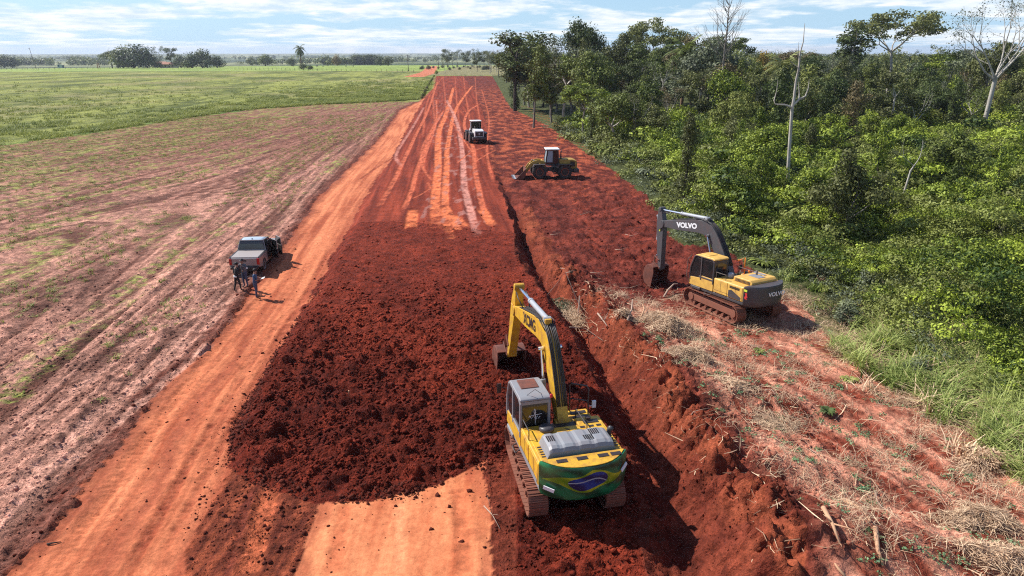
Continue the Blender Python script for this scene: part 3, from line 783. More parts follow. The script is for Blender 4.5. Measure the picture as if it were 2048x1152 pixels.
def text(body, name, parent, loc, size, rot, mat, sx=1.0, ext=.004, bold=0.0):
    cu = bpy.data.curves.new(name, 'FONT'); cu.body = body; cu.size = size; cu.extrude = ext; cu.offset = bold
    cu.align_x = 'CENTER'; cu.align_y = 'CENTER'
    cu.materials.append(mat)
    o = bpy.data.objects.new(name, cu); COL.objects.link(o); o.parent = parent
    if isinstance(rot, Matrix):
        o.matrix_local = Matrix.Translation(loc) @ rot.to_4x4() @ Matrix.Diagonal((sx, 1, 1, 1))
    else:
        o.location = loc; o.rotation_euler = rot; o.scale = (sx, 1, 1)
    bpy.context.view_layer.update()
    dg = bpy.context.evaluated_depsgraph_get(); me = bpy.data.meshes.new_from_object(o.evaluated_get(dg)); me.name = name
    q = bpy.data.objects.new(name, me); COL.objects.link(q); q.parent = parent
    q.matrix_local = o.matrix_local.copy() if isinstance(rot, Matrix) else Matrix.LocRotScale(Vector(loc), Euler(rot), Vector((sx, 1, 1)))
    bpy.data.objects.remove(o)
    if not me.materials: me.materials.append(mat)
    return q
def track_loop(parent, cx, length, width, height, yaw, mats, pitch=.19, z0=0.0):
    """crawler track: belt of shoes, side frame with rollers, sprocket and idler"""
    r = height / 2; hl = length / 2 - r
    per = 2 * math.pi * r + 4 * hl; n = int(per / pitch); m = MB()
    cyw, syw = math.cos(yaw), math.sin(yaw)
    def W(x, y, z): return (x * cyw - y * syw, x * syw + y * cyw, z + z0)
    for i in range(n):
        s = (i + .5) / n * per
        if s < 2 * hl: y, z, a = -hl + s, 2 * r, 0
        elif s < 2 * hl + math.pi * r: t = (s - 2 * hl) / r; y, z, a = hl + r * math.sin(t), r + r * math.cos(t), -t
        elif s < 4 * hl + math.pi * r: y, z, a = hl - (s - 2 * hl - math.pi * r), 0, math.pi
        else: t = (s - 4 * hl - math.pi * r) / r; y, z, a = -hl - r * math.sin(t), r - r * math.cos(t), math.pi - t
        ca, sa = math.cos(a), math.sin(a)
        def sh(x0, x1, ya, yb, za, zb):
            vs = []
            for xx in (x0, x1):
                for yy in (ya, yb):
                    for zz in (za, zb): vs.append(W(xx, y + yy * ca - zz * sa, z + yy * sa + zz * ca))
            m.add(vs, [(0, 1, 3, 2), (4, 6, 7, 5), (0, 4, 5, 1), (2, 3, 7, 6), (0, 2, 6, 4), (1, 5, 7, 3)])
        w = width / 2; pl = per / n
        sh(cx - w, cx + w, -pl * .46, pl * .46, -.035, .0)
        sh(cx - w + .002, cx + w - .002, -pl * .46, -pl * .30, .0, .028)
        sh(cx - w + .002, cx + w - .002, -.012, .012, .0, .022)
        sh(cx - .12, cx + .12, -pl * .40, pl * .40, -.10, -.036)
    t = m.build('track', mats['track'], parent)
    fr = MB()
    yaw_box = lambda mb, c, d: mb.box(W(*c), d, (0, 0, yaw))
    yaw_box(fr, (cx, 0, r), (width * .45, hl * 2.0, .36))
    yaw_box(fr, (cx, 0, r + .2), (width * .30, hl * 1.7, .12))
    fr.build('side_frame', mats['frame'], t, .02)
    ro = MB()
    for k in range(7):
        y = -hl * .82 + k * hl * 1.64 / 6
        ro.cyl(W(cx - width * .3, y, .17), W(cx + width * .3, y, .17), .09, 12)
    for k in (-.4, .4): ro.cyl(W(cx - width * .2, hl * k, 2 * r - .16), W(cx + width * .2, hl * k, 2 * r - .16), .07, 12)
    ro.build('roller', mats['frame'], t)
    for nm, yy in (('idler', hl), ('sprocket', -hl)):
        w_ = MB(); w_.cyl(W(cx - width * .16, yy, r), W(cx + width * .16, yy, r), r - .12, 22)
        w_.cyl(W(cx - width * .30, yy, r), W(cx + width * .30, yy, r), r * .45, 16)
        w_.build(nm, mats['track'], t, .015)
    return t
def cylinder(parent, a, b, r, split=.55, x=0.0):
    """hydraulic ram in the y-z plane; barrel from a, rod to b"""
    A = Vector((x, *a)); B = Vector((x, *b)); mid = A.lerp(B, split)
    m = MB(); m.tube([A, mid], r, 14); m.tube([mid - (B - A).normalized() * .12, mid], r * 1.18, 14)
    m.cyl(A + Vector((-r * 1.3, 0, 0)), A + Vector((r * 1.3, 0, 0)), r * .9, 12)
    o = m.build('hydraulic_cylinder', M['cyl_grey'], parent, .006)
    k = MB(); k.tube([mid, B], r * .58, 12); k.cyl(B + Vector((-r * 1.3, 0, 0)), B + Vector((r * 1.3, 0, 0)), r * .8, 12)
    k.build('rod', M['chrome'], o)
    return o

def excavator(loc, rz, label, kind, under_yaw=0.0, rx=0.0, ry=0.0):
    X_ = kind == 'flag'
    root = empty('excavator', loc, rz, rx, ry)
    tag(root, label, 'excavator')
    body = M['yellow'] if X_ else M['volvo_yellow']
    arm = M['yellow'] if X_ else M['boom_grey']
    cabm = M['mid_grey'] if X_ else M['volvo_yellow']
    # undercarriage
    tm = {'track': M['track'], 'frame': M['track']}
    tl = 4.35
    for sx in (-1.2, 1.2): track_loop(root, sx, tl, .6, .95, under_yaw, tm)
    c = MB(); c.box((0, 0, .55), (1.9, 1.3, .42), (0, 0, under_yaw)); c.box((0, 0, .58), (2.2, .34, .26), (0, 0, under_yaw + .5)); c.box((0, 0, .58), (2.2, .34, .26), (0, 0, under_yaw - .5))
    c.lathe([(.62, .75), (.66, .78), (.66, .98), (.60, 1.04)], 'z', (0, 0, 0), 28)
    c.build('centre_frame', M['track'], root, .03)
    # platform
    p = MB(); p.box((0, -.35, 1.10), (2.66, 3.4, .16)); p.box((-.92, 1.35, 1.10), (.96, .75, .159))
    p.box((.93, 1.1, 1.10), (.80, .55, .158)); p.box((0.0, .9, 1.10), (.9, .5, .157))
    p.build('platform', M['mid_grey'] if X_ else M['dark_grey'], root, .03)
    # left side cabinets (behind the cab)
    s = MB()
    s.prism([(-1.35, -2.05), (-.45, -2.05), (-.45, .05), (-1.35, .05)], 'z', 1.185, 1.98)
    s.build('side_panel', body, root, .05)
    sd_ = MB()
    for y0, y1 in ((-1.98, -1.0), (-.94, -.02)):
        sd_.box((-1.356, (y0 + y1) / 2, 1.58), (.025, y1 - y0, .70))
    sd_.build('cabinet_door', body, root, .02)
    if not X_:
        k = MB(); k.prism([(-1.90, 1.25), (-1.05, 1.25), (-1.05, 1.60), (-1.25, 1.66), (-1.90, 1.40)], 'x', -1.376, -1.372); k.build('side_stripe', M['dark_grey'], root)
        k = MB()
        for q in range(3): k.box((-1.379, -1.45, 1.76 + q * .045), (.012, .68, .022))
        k.build('air_grille', M['plastic'], root)
    else:
        k = MB(); k.box((-1.376, -.95, 1.30), (.008, 1.9, .09)); k.build('side_stripe', M['mid_grey'], root)
    sm = MB()
    for yy_ in (-1.52, -.48): sm.box((-1.3705, yy_, 1.58), (.006, .012, .62))
    sm.box((-1.3705, -1.0, 1.36), (.006, 1.9, .010)); sm.build('panel_seam', M['decal'], root)
    # right side: tank and tool box, a step lower at the front
    s = MB()
    s.prism([(.50, -2.05), (1.35, -2.05), (1.35, .25), (.50, .25)], 'z', 1.185, 1.96)
    s.build('fuel_tank', body, root, .05)
    s = MB(); s.prism([(.56, .26), (1.34, .26), (1.34, 1.33), (.56, 1.33)], 'z', 1.185, 1.62); s.build('tool_box', body, root, .05)
    s = MB()
    for yy in (.5, .8, 1.1): s.box((.95, yy, 1.628), (.55, .16, .02))
    for yy in (-.1, -.5): s.box((.95, yy, 1.968), (.5, .2, .02))
    s.build('grip_plate', M['decal'], root)
    # machinery deck in the middle
    s = MB(); s.box((.02, -1.05, 1.50), (1.0, 2.0, .62)); s.build('engine_deck', M['dark_grey'], root, .03)
    s = MB(); s.box((.1, -.02, 1.84), (.85, .35, .08)); s.tube([(-.2, .12, 1.5), (-.2, -.25, 1.95), (.1, -.5, 2.0)], .035, 8); s.tube([(.2, .12, 1.5), (.25, -.25, 1.93), (.3, -.55, 1.98)], .035, 8)
    s.build('hose', M['hose'], root)
    if X_:
        s = MB(); s.box((0, -1.15, 1.985), (2.5, 1.75, .045)); s.build('top_cover', body, root, .02)
        # pre-cleaner and rear pads
        s = MB(); s.lathe([(.0, 0), (.22, 0), (.24, .05), (.24, .12), (.15, .17), (0, .18)], 'z', (-.62, -.35, 2.0), 20); s.build('air_filter', M['dark_grey'], root, 0, True)
        s = MB()
        for xx in (-.72, -.1, .55, .95): s.box((xx, -2.26, 2.118), (.32, .16, .016))
        for q in range(5): s.box((-1.05 + .0 * q, -1.25 - .13 * q, 2.012), (.26, .05, .016))
        for q in range(7): s.box((1.15, -.9 - .13 * q, 2.012), (.22, .05, .016))
        for xx in (.55, .85, 1.1): s.box((xx, -.45, 2.012), (.16, .1, .016))
        s.build('grip_plate', M['decal'], root)
        # grey vented hood with four humps
        s = MB()
        n = 26; x0, x1 = -.98, .98
        prof = []
        x0, x1 = -1.06, 1.10
        for i in range(n + 1):
            xx = x0 + (x1 - x0) * i / n
            e = min(1, (xx - x0) / .16, (x1 - xx) / .16)
            hz_ = 2.02 + .30 * math.sqrt(max(0, 1 - (1 - e) ** 2)) + (.028 * (1 if (i % 6) in (1, 2, 3, 4) else 0) if e >= 1 else 0)
            prof.append((xx, hz_))
        yr = [(-1.92, .55), (-1.86, .86), (-1.75, 1.0), (-1.15, 1.0), (-1.05, .92), (-1.0, .6)]
        vs = []; fs = []
        for yy, kz in yr:
            for xx, hh in prof: vs.append((xx, yy, 2.01 + (hh - 2.01) * kz))
        m_ = len(prof)
        for a in range(len(yr) - 1):
            for b in range(m_ - 1): fs.append((a * m_ + b, a * m_ + b + 1, (a + 1) * m_ + b + 1, (a + 1) * m_ + b))
        base = len(vs)
        for yy in (yr[0][0], yr[-1][0]):
            for xx, hh in prof: vs.append((xx, yy, 2.009))
        for b in range(m_ - 1):
            fs.append((base + b, base + b + 1, b + 1, b)); fs.append((base + m_ + b, base + m_ + b + 1, (len(yr) - 1) * m_ + b + 1, (len(yr) - 1) * m_ + b))
        s.add(vs, fs); hood = s.build('engine_hood', M['mid_grey'], root, 0, False)
        s = MB()
        for (cx_, cy_, nx_, ny_) in ((-.78, -1.35, 4, 5), (.36, -1.52, 5, 4), (.62, -1.26, 5, 5)):
            for a in range(nx_):
                for b in range(ny_): s.box((cx_ + (a - nx_ / 2) * .062, cy_ + (b - ny_ / 2) * .062, 2.352), (.038, .042, .012))
        s.build('vent_hole', M['decal'], hood)
        s = MB(); s.tube([(1.12, -1.25, 2.0), (1.12, -1.25, 2.28), (1.12, -1.32, 2.40), (1.10, -1.45, 2.46)], .075, 14); s.build('exhaust_pipe', M['dark_grey'], root, 0, True)
    else:
        s = MB(); s.prism([(-2.1, 1.97), (-2.1, 2.12), (-1.95, 2.24), (-.85, 2.24), (-.80, 1.97)], 'x', -.85, .95); hood = s.build('engine_hood', body, root, .04)
        s = MB()
        for q in range(12): s.box((-.74 + q * .085, -.79, 2.10), (.035, .03, .2))
        for q in range(12): s.box((-.858, -1.0 - q * .085, 2.09), (.025, .035, .16))
        s.build('air_grille', M['dark_grey'], hood)
        s = MB(); s.box((.1, -1.5, 2.252), (.5, .7, .02)); s.box((.62, -1.2, 2.252), (.2, .8, .02)); s.build('top_plate', M['mid_grey'], hood, .005)
        s = MB(); s.lathe([(.0, 0), (.15, 0), (.17, .05), (.17, .22), (.10, .27), (0, .28)], 'z', (-.55, -.35, 1.98), 20); s.build('air_filter', M['cyl_grey'], root, 0, True)
        s = MB(); s.tube([(.3, -1.3, 2.2), (.3, -1.3, 2.48)], .055, 12); s.tube([(-.3, -.75, 2.2), (-.3, -.75, 2.42)], .04, 12); s.build('exhaust_pipe', M['pole'], root, 0, True)
        s = MB(); s.lathe([(0, 0), (.07, 0), (.07, .12), (.04, .17), (0, .18)], 'z', (.1, -.6, 2.0), 12); s.lathe([(0, 0), (.06, 0), (.06, .1), (.03, .15), (0, .16)], 'z', (.95, -.2, 2.0), 12); s.build('warning_beacon', M['orange'], root, 0, True)
    # small fittings on the deck
    dr = MB()
    dr.tube([(-1.30, -.05, 1.98), (-1.30, -.05, 2.30), (-1.30, -.75, 2.30), (-1.30, -.75, 1.98)], .018, 6)
    dr.tube([(.55, .22, 1.96), (.55, .22, 2.30), (.55, -.85, 2.30), (.55, -.85, 1.96)], .018, 6)
    dr.build('deck_rail', M['plastic'] if X_ else M['pole'], root)
    fc_ = MB(); fc_.lathe([(0, 0), (.09, 0), (.09, .06), (0, .07)], 'z', (.9, .02, 1.965 if not X_ else 2.01), 14); fc_.build('fuel_cap', M['decal'], root)
    st_ = MB(); st_.tube([(-1.365, .15, 1.1), (-1.50, .15, 1.0), (-1.50, .55, 1.0), (-1.365, .55, 1.1)], .02, 6); st_.tube([(1.365, 1.0, 1.1), (1.48, 1.0, .98), (1.48, .6, .98), (1.365, .6, 1.1)], .02, 6); st_.build('step', M['plastic'], root)
    # counterweight, curved at the back
    cw = MB(); n = 14; top = []; zt = 2.08 if X_ else 2.04
    for i in range(n + 1):
        a = -1 + 2 * i / n
        top.append((1.36 * a if abs(a) < 1 else 1.36 * a, -2.72 + .62 * abs(a) ** 2.8))
    poly = [(1.36, -2.06)] + [t for t in reversed(top)] + [(-1.36, -2.06)]
    rings = [(.94, .80), (.98, .90), (1.06, .96), (1.18, .99), (1.3, 1.0), (zt - .12, 1.0), (zt - .04, .985), (zt, .955)]
    vs = []; m_ = len(poly)
    for z, k in rings:
        for (px, py) in poly: vs.append((px * (.5 + .5 * k), -2.06 + (py + 2.06) * k if py < -2.06 else py, z))
    fs = [tuple(range(m_)), tuple(range(len(vs) - 1, len(vs) - 1 - m_, -1))]
    for a in range(len(rings) - 1):
        for b in range(m_): fs.append((a * m_ + b, a * m_ + (b + 1) % m_, (a + 1) * m_ + (b + 1) % m_, (a + 1) * m_ + b))
    cw.add(vs, fs)
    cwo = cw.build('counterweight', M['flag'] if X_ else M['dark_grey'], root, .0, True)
    em = cwo.modifiers.new('es', 'EDGE_SPLIT'); em.split_angle = R(40)
    if X_:
        k = MB(); k.box((-1.16, -2.42, 1.34), (.34, .03, .11), (0, .2, -.62)); k.box((1.16, -2.42, 1.72), (.30, .03, .12), (.0, -.5, .62))
        k.build('reflective_mark', M['decal_white'], cwo)
        tp = MB(); tp.prism([(px * .93, -2.06 + (py + 2.06) * .93 if py < -2.06 else py) for px, py in poly], 'z', zt + .002, zt + .03); tp.build('top_cover', body, root, .01)
        pass
    else:
        text('VOLVO', 'lettering', cwo, (.28, -2.735, 1.60), .30, (R(90), 0, 0), M['decal_white'], 1.15, .006, .008)
        k = MB(); k.box((-1.375, -2.20, 1.86), (.01, .20, .11)); k.build('caution_label', M['decal_lime'], cwo)
        k = MB()
        k.prism([(-2.34, 1.42), (-2.18, 1.42), (-2.15, 1.50), (-2.22, 1.62), (-2.16, 1.74), (-2.33, 1.74), (-2.30, 1.66), (-2.36, 1.56), (-2.28, 1.50)], 'x', -1.378, -1.366)
        k.build('fleet_mark', M['decal_red'], cwo)
    # cab
    y0, y1, x0, x1, z0, z1 = .08, 1.86, -1.36, -.38, 1.19, 2.93
    prof = [(y0, z0), (y1 - .05, z0), (y1 + .02, 1.75), (y1 - .04, 2.2), (y1 - .30, z1 - .08), (y1 - .45, z1), (y0 + .12, z1), (y0, z1 - .15)]
    inner = [(y0 + .10, z0 + .6), (y1 - .08, z0 + .6), (y1 - .08, 1.8), (y1 - .13, 2.2), (y1 - .36, z1 - .16), (y1 - .48, z1 - .14), (y0 + .18, z1 - .14), (y0 + .10, z1 - .22)]
    cb = MB(); cb.prism([(y + .035 if y == y0 else y - .03 * (y > 1.2), z - .03 if z > 2.9 else z) for y, z in prof], 'x', x0 + .03, x1 - .03)
    cabo = cb.build('cab', cabm if X_ else M['black'], root, .03)
    lo = MB(); lo.prism([(y0, z0 + .002), (y1 - .02, z0 + .002), (y1 + .03, 1.62), (1.2, 1.70), (.95, 1.86 if not X_ else 1.70), (y0, 1.86 if not X_ else 1.70)], 'x', x0 - .004, x0 + .05)
    lo.prism([(x0, z0 + .003), (x1, z0 + .003), (x1, 1.62), (x0, 1.62)], 'y', y1 - .03, y1 + .035)
    lo.build('door_panel', body, cabo, .015)
    fr = MB(); fm = M['mid_grey'] if X_ else M['dark_grey']
    # pillars and rails
    for xx in (x0 + .02, x1 - .02):
        path = [(xx, y0 + .03, z0 + .4), (xx, y0 + .03, z1 - .16), (xx, y0 + .16, z1 - .04), (xx, y1 - .44, z1 - .04), (xx, y1 - .28, z1 - .12), (xx, y1 - .02, 2.2), (xx, y1 + .02, 1.72), (xx, y1 - .03, z0 + .3)]
        fr.tube(path, .05, 8)
    fr.box((x0 + .0, 1.02, 2.25), (.05, .08, 1.25)); fr.box((x0 + .0, .62, 1.78), (.05, 1.1, .07)) 
    fr.box(((x0 + x1) / 2, y0 + .03, 1.78), (.95, .07, .12)); fr.box(((x0 + x1) / 2, y0 + .03, z1 - .14), (.95, .07, .12))
    fr.build('cab_frame', fm, cabo, .01)
    g = MB()
    g.prism([(.16, 1.84), (.94, 1.84), (.94, 2.76), (.22, 2.76), (.16, 2.68)], 'x', x0 + .018, x0 + .028); g.build('side_window', M['glass'], cabo)
    g = MB(); g.prism([(1.10, 1.72), (1.80, 1.72), (1.74, 2.2), (1.52, 2.74), (1.10, 2.76)], 'x', x0 + .018, x0 + .028); g.build('door_window', M['glass'], cabo)
    g = MB(); g.box(((x0 + x1) / 2, y0 + .028, 2.28), (.82, .02, .88)); rw = g.build('rear_window', M['glass'], cabo)
    g = MB(); g.prism([(.16, 1.84), (1.78, 1.74), (1.72, 2.2), (1.50, 2.74), (.22, 2.76)], 'x', x1 - .028, x1 - .018); g.build('side_window', M['glass'], cabo)
    g = MB(); g.add([(x0 + .06, y1 + .01, 1.66), (x1 - .06, y1 + .01, 1.66), (x1 - .06, y1 - .015, 2.2), (x0 + .06, y1 - .015, 2.2), (x1 - .06, y1 - .29, z1 - .12), (x0 + .06, y1 - .29, z1 - .12)], [(0, 1, 2, 3), (3, 2, 4, 5)]); g.build('windscreen', M['glass'], cabo)
    rf = MB(); rf.prism([(y0 - .03, 2.86), (y1 - .38, 2.86), (y1 - .33, 2.92), (y1 - .52, 2.985), (y0 + .10, 2.985), (y0 - .04, 2.93)], 'x', x0 - .02, x1 + .02)
    ro = rf.build('roof', M['mid_grey'] if X_ else M['volvo_yellow'], cabo, .04)
    hh = MB(); hh.box(((x0 + x1) / 2, 1.0, 2.995), (.6, .62, .035)); hh.build('roof_hatch', M['bucket'] if X_ else M['volvo_yellow'], ro, .015)
    if X_:
        st = MB()   # scribbled cross sticker on the rear glass
        zc, xc, yy = 2.30, -.86, y0 + .012
        def sc(pts, r=.008): st.tube([(xc + a, yy, zc + b) for a, b in pts], r, 5)
        sc([(.0, -.30), (.005, .22), (-.03, .26), (-.045, .16), (.04, -.12)])
        sc([(-.22, -.02), (-.12, .03), (.22, .06)]); sc([(-.20, .04), (-.12, -.08), (-.06, .02), (.0, -.1), (.08, .0), (.1, -.1), (.16, -.02)])
        st.build('window_sticker', M['decal_white'], rw)
        an = MB(); an.tube([(-1.1, .25, 2.99), (-.86, .15, 3.22)], .008, 5); an.tube([(-.62, .25, 2.99), (-.86, .15, 3.22)], .008, 5); an.build('antenna', M['hose'], ro)
        lm = MB(); lm.lathe([(0, 0), (.05, 0), (.05, .1), (0, .13)], 'z', (-.35, .05, 2.93), 12); lm.build('rear_lamp', M['red_lamp'], ro)
        mi = MB(); mi.tube([(-1.36, 1.75, 2.5), (-1.62, 1.85, 2.55), (-1.62, 1.85, 2.65)], .014, 6); mi.box((-1.64, 1.84, 2.50), (.15, .04, .34)); mi.build('mirror', M['plastic'], cabo, .01)
    else:
        mi = MB(); mi.tube([(-1.36, 1.80, 2.85), (-1.46, 1.98, 2.6), (-1.48, 2.0, 1.6), (-1.38, 1.86, 1.3)], .018, 7); mi.build('door_rail', M['pole'], cabo)
        an = MB(); an.tube([(.6, .2, 1.95), (.6, .2, 2.6)], .012, 6); an.tube([(.3, .2, 2.55), (.9, .2, 2.55)], .010, 6); an.build('antenna', M['hose'], root)
    # hand rails, right front
    hr = MB()
    if X_:
        hr.tube([(.70, 1.25, 1.60), (.70, 1.30, 2.55), (.74, 1.28, 2.66), (1.20, 1.0, 2.66), (1.26, .98, 2.55), (1.26, .95, 1.60)], .026, 8)
        hr.tube([(.70, 1.29, 2.1), (1.26, .96, 2.1)], .022, 8)
        hrm = M['dark_grey']
    else:
        hr.tube([(.60, 1.2, 1.6), (.60, 1.22, 2.45), (.66, 1.1, 2.56), (.66, .3, 2.62), (.66, -.1, 2.86), (.66, -.12, 1.95)], .03, 8)
        hrm = M['orange']
    hr.build('handrail', hrm, root, 0, True)
    ml = MB(); ml.box((1.42, .85, 2.02), (.14, .06, .26)); ml.tube([(1.28, .95, 1.9), (1.42, .87, 1.95)], .015, 6); ml.build('mirror', M['plastic'] if not X_ else M['paper'], root, .01)
    # boom: foot, knee, tip, and stick geometry in the y-z plane
    bx = .12
    if X_:
        P = dict(foot=(.30, 1.75), knee=(2.05, 4.15), tip=(6.05, 3.62), st_top=(5.95, 4.62), pin=(7.15, 1.20))
    else:
        P = dict(foot=(.30, 1.75), knee=(2.25, 4.05), tip=(5.95, 3.72), st_top=(6.25, 4.55), pin=(6.0, .90))
    f, k, t = P['foot'], P['knee'], P['tip']
    line = [(f[0], f[1], .40), (f[0] + (k[0] - f[0]) * .45, f[1] + (k[1] - f[1]) * .56, .66), (k[0] - .25, k[1] - .12, .78), (k[0] + .55, k[1] + .05, .74), (k[0] + (t[0] - k[0]) * .6, k[1] + (t[1] - k[1]) * .5, .60), (t[0], t[1], .36)]
    b = MB(); A_, B_, Q_ = arm_band(b, line, bx - .19, bx + .19)
    b.cyl((bx - .27, *f), (bx + .27, *f), .20, 18); b.cyl((bx - .24, *t), (bx + .24, *t), .19, 18)
    boom = b.build('boom', arm, root, .02)
    # pipes on the boom's back
    hs = MB()
    for dx in (-.16, -.11, -.06, .02, .08, .13, .18):
        hs.tube([(bx + dx, y, z + .035) for (y, z) in A_[2:-3]], .02, 6)
    for dx in (-.12, .12):
        yy, zz = A_[-5]; e = P['st_top']
        hs.tube([(bx + dx, yy, zz + .03), (bx + dx * 1.8, yy + .4, zz + .30), (bx + dx * 1.6, (yy + e[0]) / 2 + .2, e[1] - .1), (bx + dx, e[0] + .05, e[1] - .35)], .022, 7)
    hs.build('hydraulic_hose', M['hose'], boom, 0, True)
    i0 = int(len(Q_) * .52); y, z, tt = Q_[i0]
    lp = MB(); rr_ = random.Random(3)
    for q in range(9):
        dx = -.2 + q * .05; y_, z_ = A_[i0 - 2]; y2_, z2_ = A_[min(i0 + 3, len(A_) - 1)]
        lp.tube([(bx + dx, y_, z_ + .03), (bx + dx * 1.2, (y_ * 2 + y2_) / 3, (z_ * 2 + z2_) / 3 + rr_.uniform(.12, .25)), (bx + dx, (y_ + y2_ * 2) / 3, (z_ + z2_ * 2) / 3 + rr_.uniform(.08, .2)), (bx + dx, y2_, z2_ + .03)], .016, 6)
    lp.build('hose_loop', M['hose'], boom, 0, True)
    bk = MB(); bk.box((bx, A_[i0][0], A_[i0][1] + .08), (.24, .34, .22)); bk.cyl((bx - .25, Q_[i0 - 3][0], Q_[i0 - 3][1] - .2), (bx + .25, Q_[i0 - 3][0], Q_[i0 - 3][1] - .2), .10, 14)
    bk.build('bracket', arm, boom, .02)
    for sx in (-.36, .36):
        cylinder(boom, (1.15, 1.42), (Q_[i0 - 3][0], Q_[i0 - 3][1] - .2), .085, .58, bx + sx * .85)
    cylinder(boom, (A_[i0][0], A_[i0][1] + .14), (P['st_top'][0], P['st_top'][1] - .05), .10, .55, bx)
    # lettering on the left face of the boom
    a0, a1 = (Q_[-11], Q_[-5]) if X_ else (Q_[-11], Q_[-5])
    dy, dz = a1[0] - a0[0], a1[1] - a0[1]; L = math.hypot(dy, dz)
    # seen from -x: reading direction runs towards the machine's rear
    xd = Vector((0, -dy / L, -dz / L)); nd = Vector((-1, 0, 0)); yd = nd.cross(xd)
    rot = Matrix((xd, yd, nd)).transposed()
    if yd.z < 0: rot = Matrix((-xd, -yd, nd)).transposed()
    cy_, cz_ = (a0[0] + a1[0]) / 2, (a0[1] + a1[1]) / 2
    text('XCMG' if X_ else 'VOLVO', 'lettering', boom, (bx - .196, cy_, cz_), .56 if X_ else .40, rot, M['decal'] if X_ else M['decal_white'], 1.0 if X_ else 1.25, .004, .018)
    # stick
    s0, pn = P['st_top'], P['pin']
    dx_, dz_ = pn[0] - s0[0], pn[1] - s0[1]
    st_line = [(s0[0], s0[1], .26), (s0[0] + dx_ * .22, s0[1] + dz_ * .22, .56), (s0[0] + dx_ * .36, s0[1] + dz_ * .36, .58), (s0[0] + dx_ * .7, s0[1] + dz_ * .7, .42), (pn[0], pn[1], .24)]
    s = MB(); As, Bs, Qs = arm_band(s, st_line, bx - .17, bx + .17)
    s.cyl((bx - .2, *s0), (bx + .2, *s0), .13, 14); s.cyl((bx - .2, *pn), (bx + .2, *pn), .13, 14)
    # cheeks gripping the boom tip
    for sx in (-.25, .21): s.prism([(t[0] - .14, t[1] - .2), (t[0] + .02, t[1] + .22), (Qs[6][0], Qs[6][1] + .1), (Qs[8][0], Qs[8][1] - .2)], 'x', bx + sx, bx + sx + .04)
    stick = s.build('stick', arm, root, .02)
    if not X_:
        k_ = MB(); k_.box((bx - .174, Qs[9][0] - .02, Qs[9][1]), (.008, .12, .34)); k_.build('caution_label', M['decal_lime'], stick)
    # bucket ram and linkage on the far side of the stick
    nrm = Vector((dz_, -dx_)).normalized() * (-1 if dz_ > 0 else 1); nrm = Vector((-nrm.x, -nrm.y)) if nrm.x < 0 else nrm
    off = lambda tt, d: (s0[0] + dx_ * tt + nrm.x * d, s0[1] + dz_ * tt + nrm.y * d)
    cylinder(stick, off(.12, .34), off(.80, .40), .07, .6, bx)
    lk = MB()
    for sx in (-.2, .17):
        for (p, q) in ((off(.80, .40), off(.86, .0)), (off(.80, .40), off(1.03, .42))):
            lk.tube([(bx + sx + .015, *p), (bx + sx + .015, *q)], .05, 8)
    lk.build('linkage', M['bucket'], stick)
    # bucket: curved shell, cheeks, teeth. local profile rotated to its curl
    curl = R(62) if X_ else R(78)
    def bp_(a, b_):   # a: away from stick line, b_: downwards
        ca, sa = math.cos(curl), math.sin(curl)
        # local frame: u forward-up opening side
        return (pn[0] + a * ca - b_ * sa * .0 + b_ * 0, pn[1])
    shell = [(.0, .10), (.42, .22), (.80, .05), (1.02, -.32), (1.0, -.75), (.74, -1.10), (.30, -1.28)] if X_ else [(.02, .08), (.40, .20), (.74, .02), (.92, -.34), (.90, -.76), (.66, -1.12), (.22, -1.34)]
    wv_ = .62
    q = [(pn[0] + a, pn[1] + b_, .05) for a, b_ in shell]
    bu = MB(); outp, inp, qq = arm_band(bu, q, bx - wv_, bx + wv_, 4)
    cheek = [(y, z) for (y, z, _) in qq]
    for sx in (-wv_, wv_ - .035):
        bu.prism(cheek + [(pn[0] - .02, pn[1] - .25)], 'x', bx + sx - .003 * (sx < 0), bx + sx + .04)
    for sx in (-.26, .22): bu.prism([(pn[0] - .14, pn[1] + .02), (pn[0] + .02, pn[1] + .14), (pn[0] + .5, pn[1] + .40), (pn[0] + .62, pn[1] + .16), (pn[0] + .2, pn[1] - .06)], 'x', bx + sx, bx + sx + .04)
    bo = bu.build('bucket', M['bucket'], root, .012)
    th = MB(); ly, lz = q[-1][0], q[-1][1]; py, pz = q[-2][0], q[-2][1]; d = Vector((ly - py, lz - pz)).normalized()
    for i in range(5):
        xx = bx - wv_ + .08 + i * (2 * wv_ - .16) / 4
        th.add([(xx - .05, ly - d.y * .04, lz + d.x * .04), (xx + .05, ly - d.y * .04, lz + d.x * .04), (xx + .05, ly + d.y * .04, lz - d.x * .04), (xx - .05, ly + d.y * .04, lz - d.x * .04),
                (xx - .02, ly + d.x * .2, lz + d.y * .2), (xx + .02, ly + d.x * .2, lz + d.y * .2)], [(0, 1, 2, 3), (0, 4, 5, 1), (2, 5, 4, 3), (1, 5, 2), (3, 4, 0)])
    th.build('tooth', M['bucket'], bo)
    return root
excavator((1.60, 19.35, .12), R(14), 'yellow excavator with a green flag wrap on its counterweight, standing on the dark red fill', 'flag', under_yaw=R(-4))
excavator((11.95, 34.9, .02), R(28), 'yellow excavator with dark grey boom and counterweight, beside the green thicket', 'grey', under_yaw=R(-4), rx=R(-2.2), ry=R(1.0))

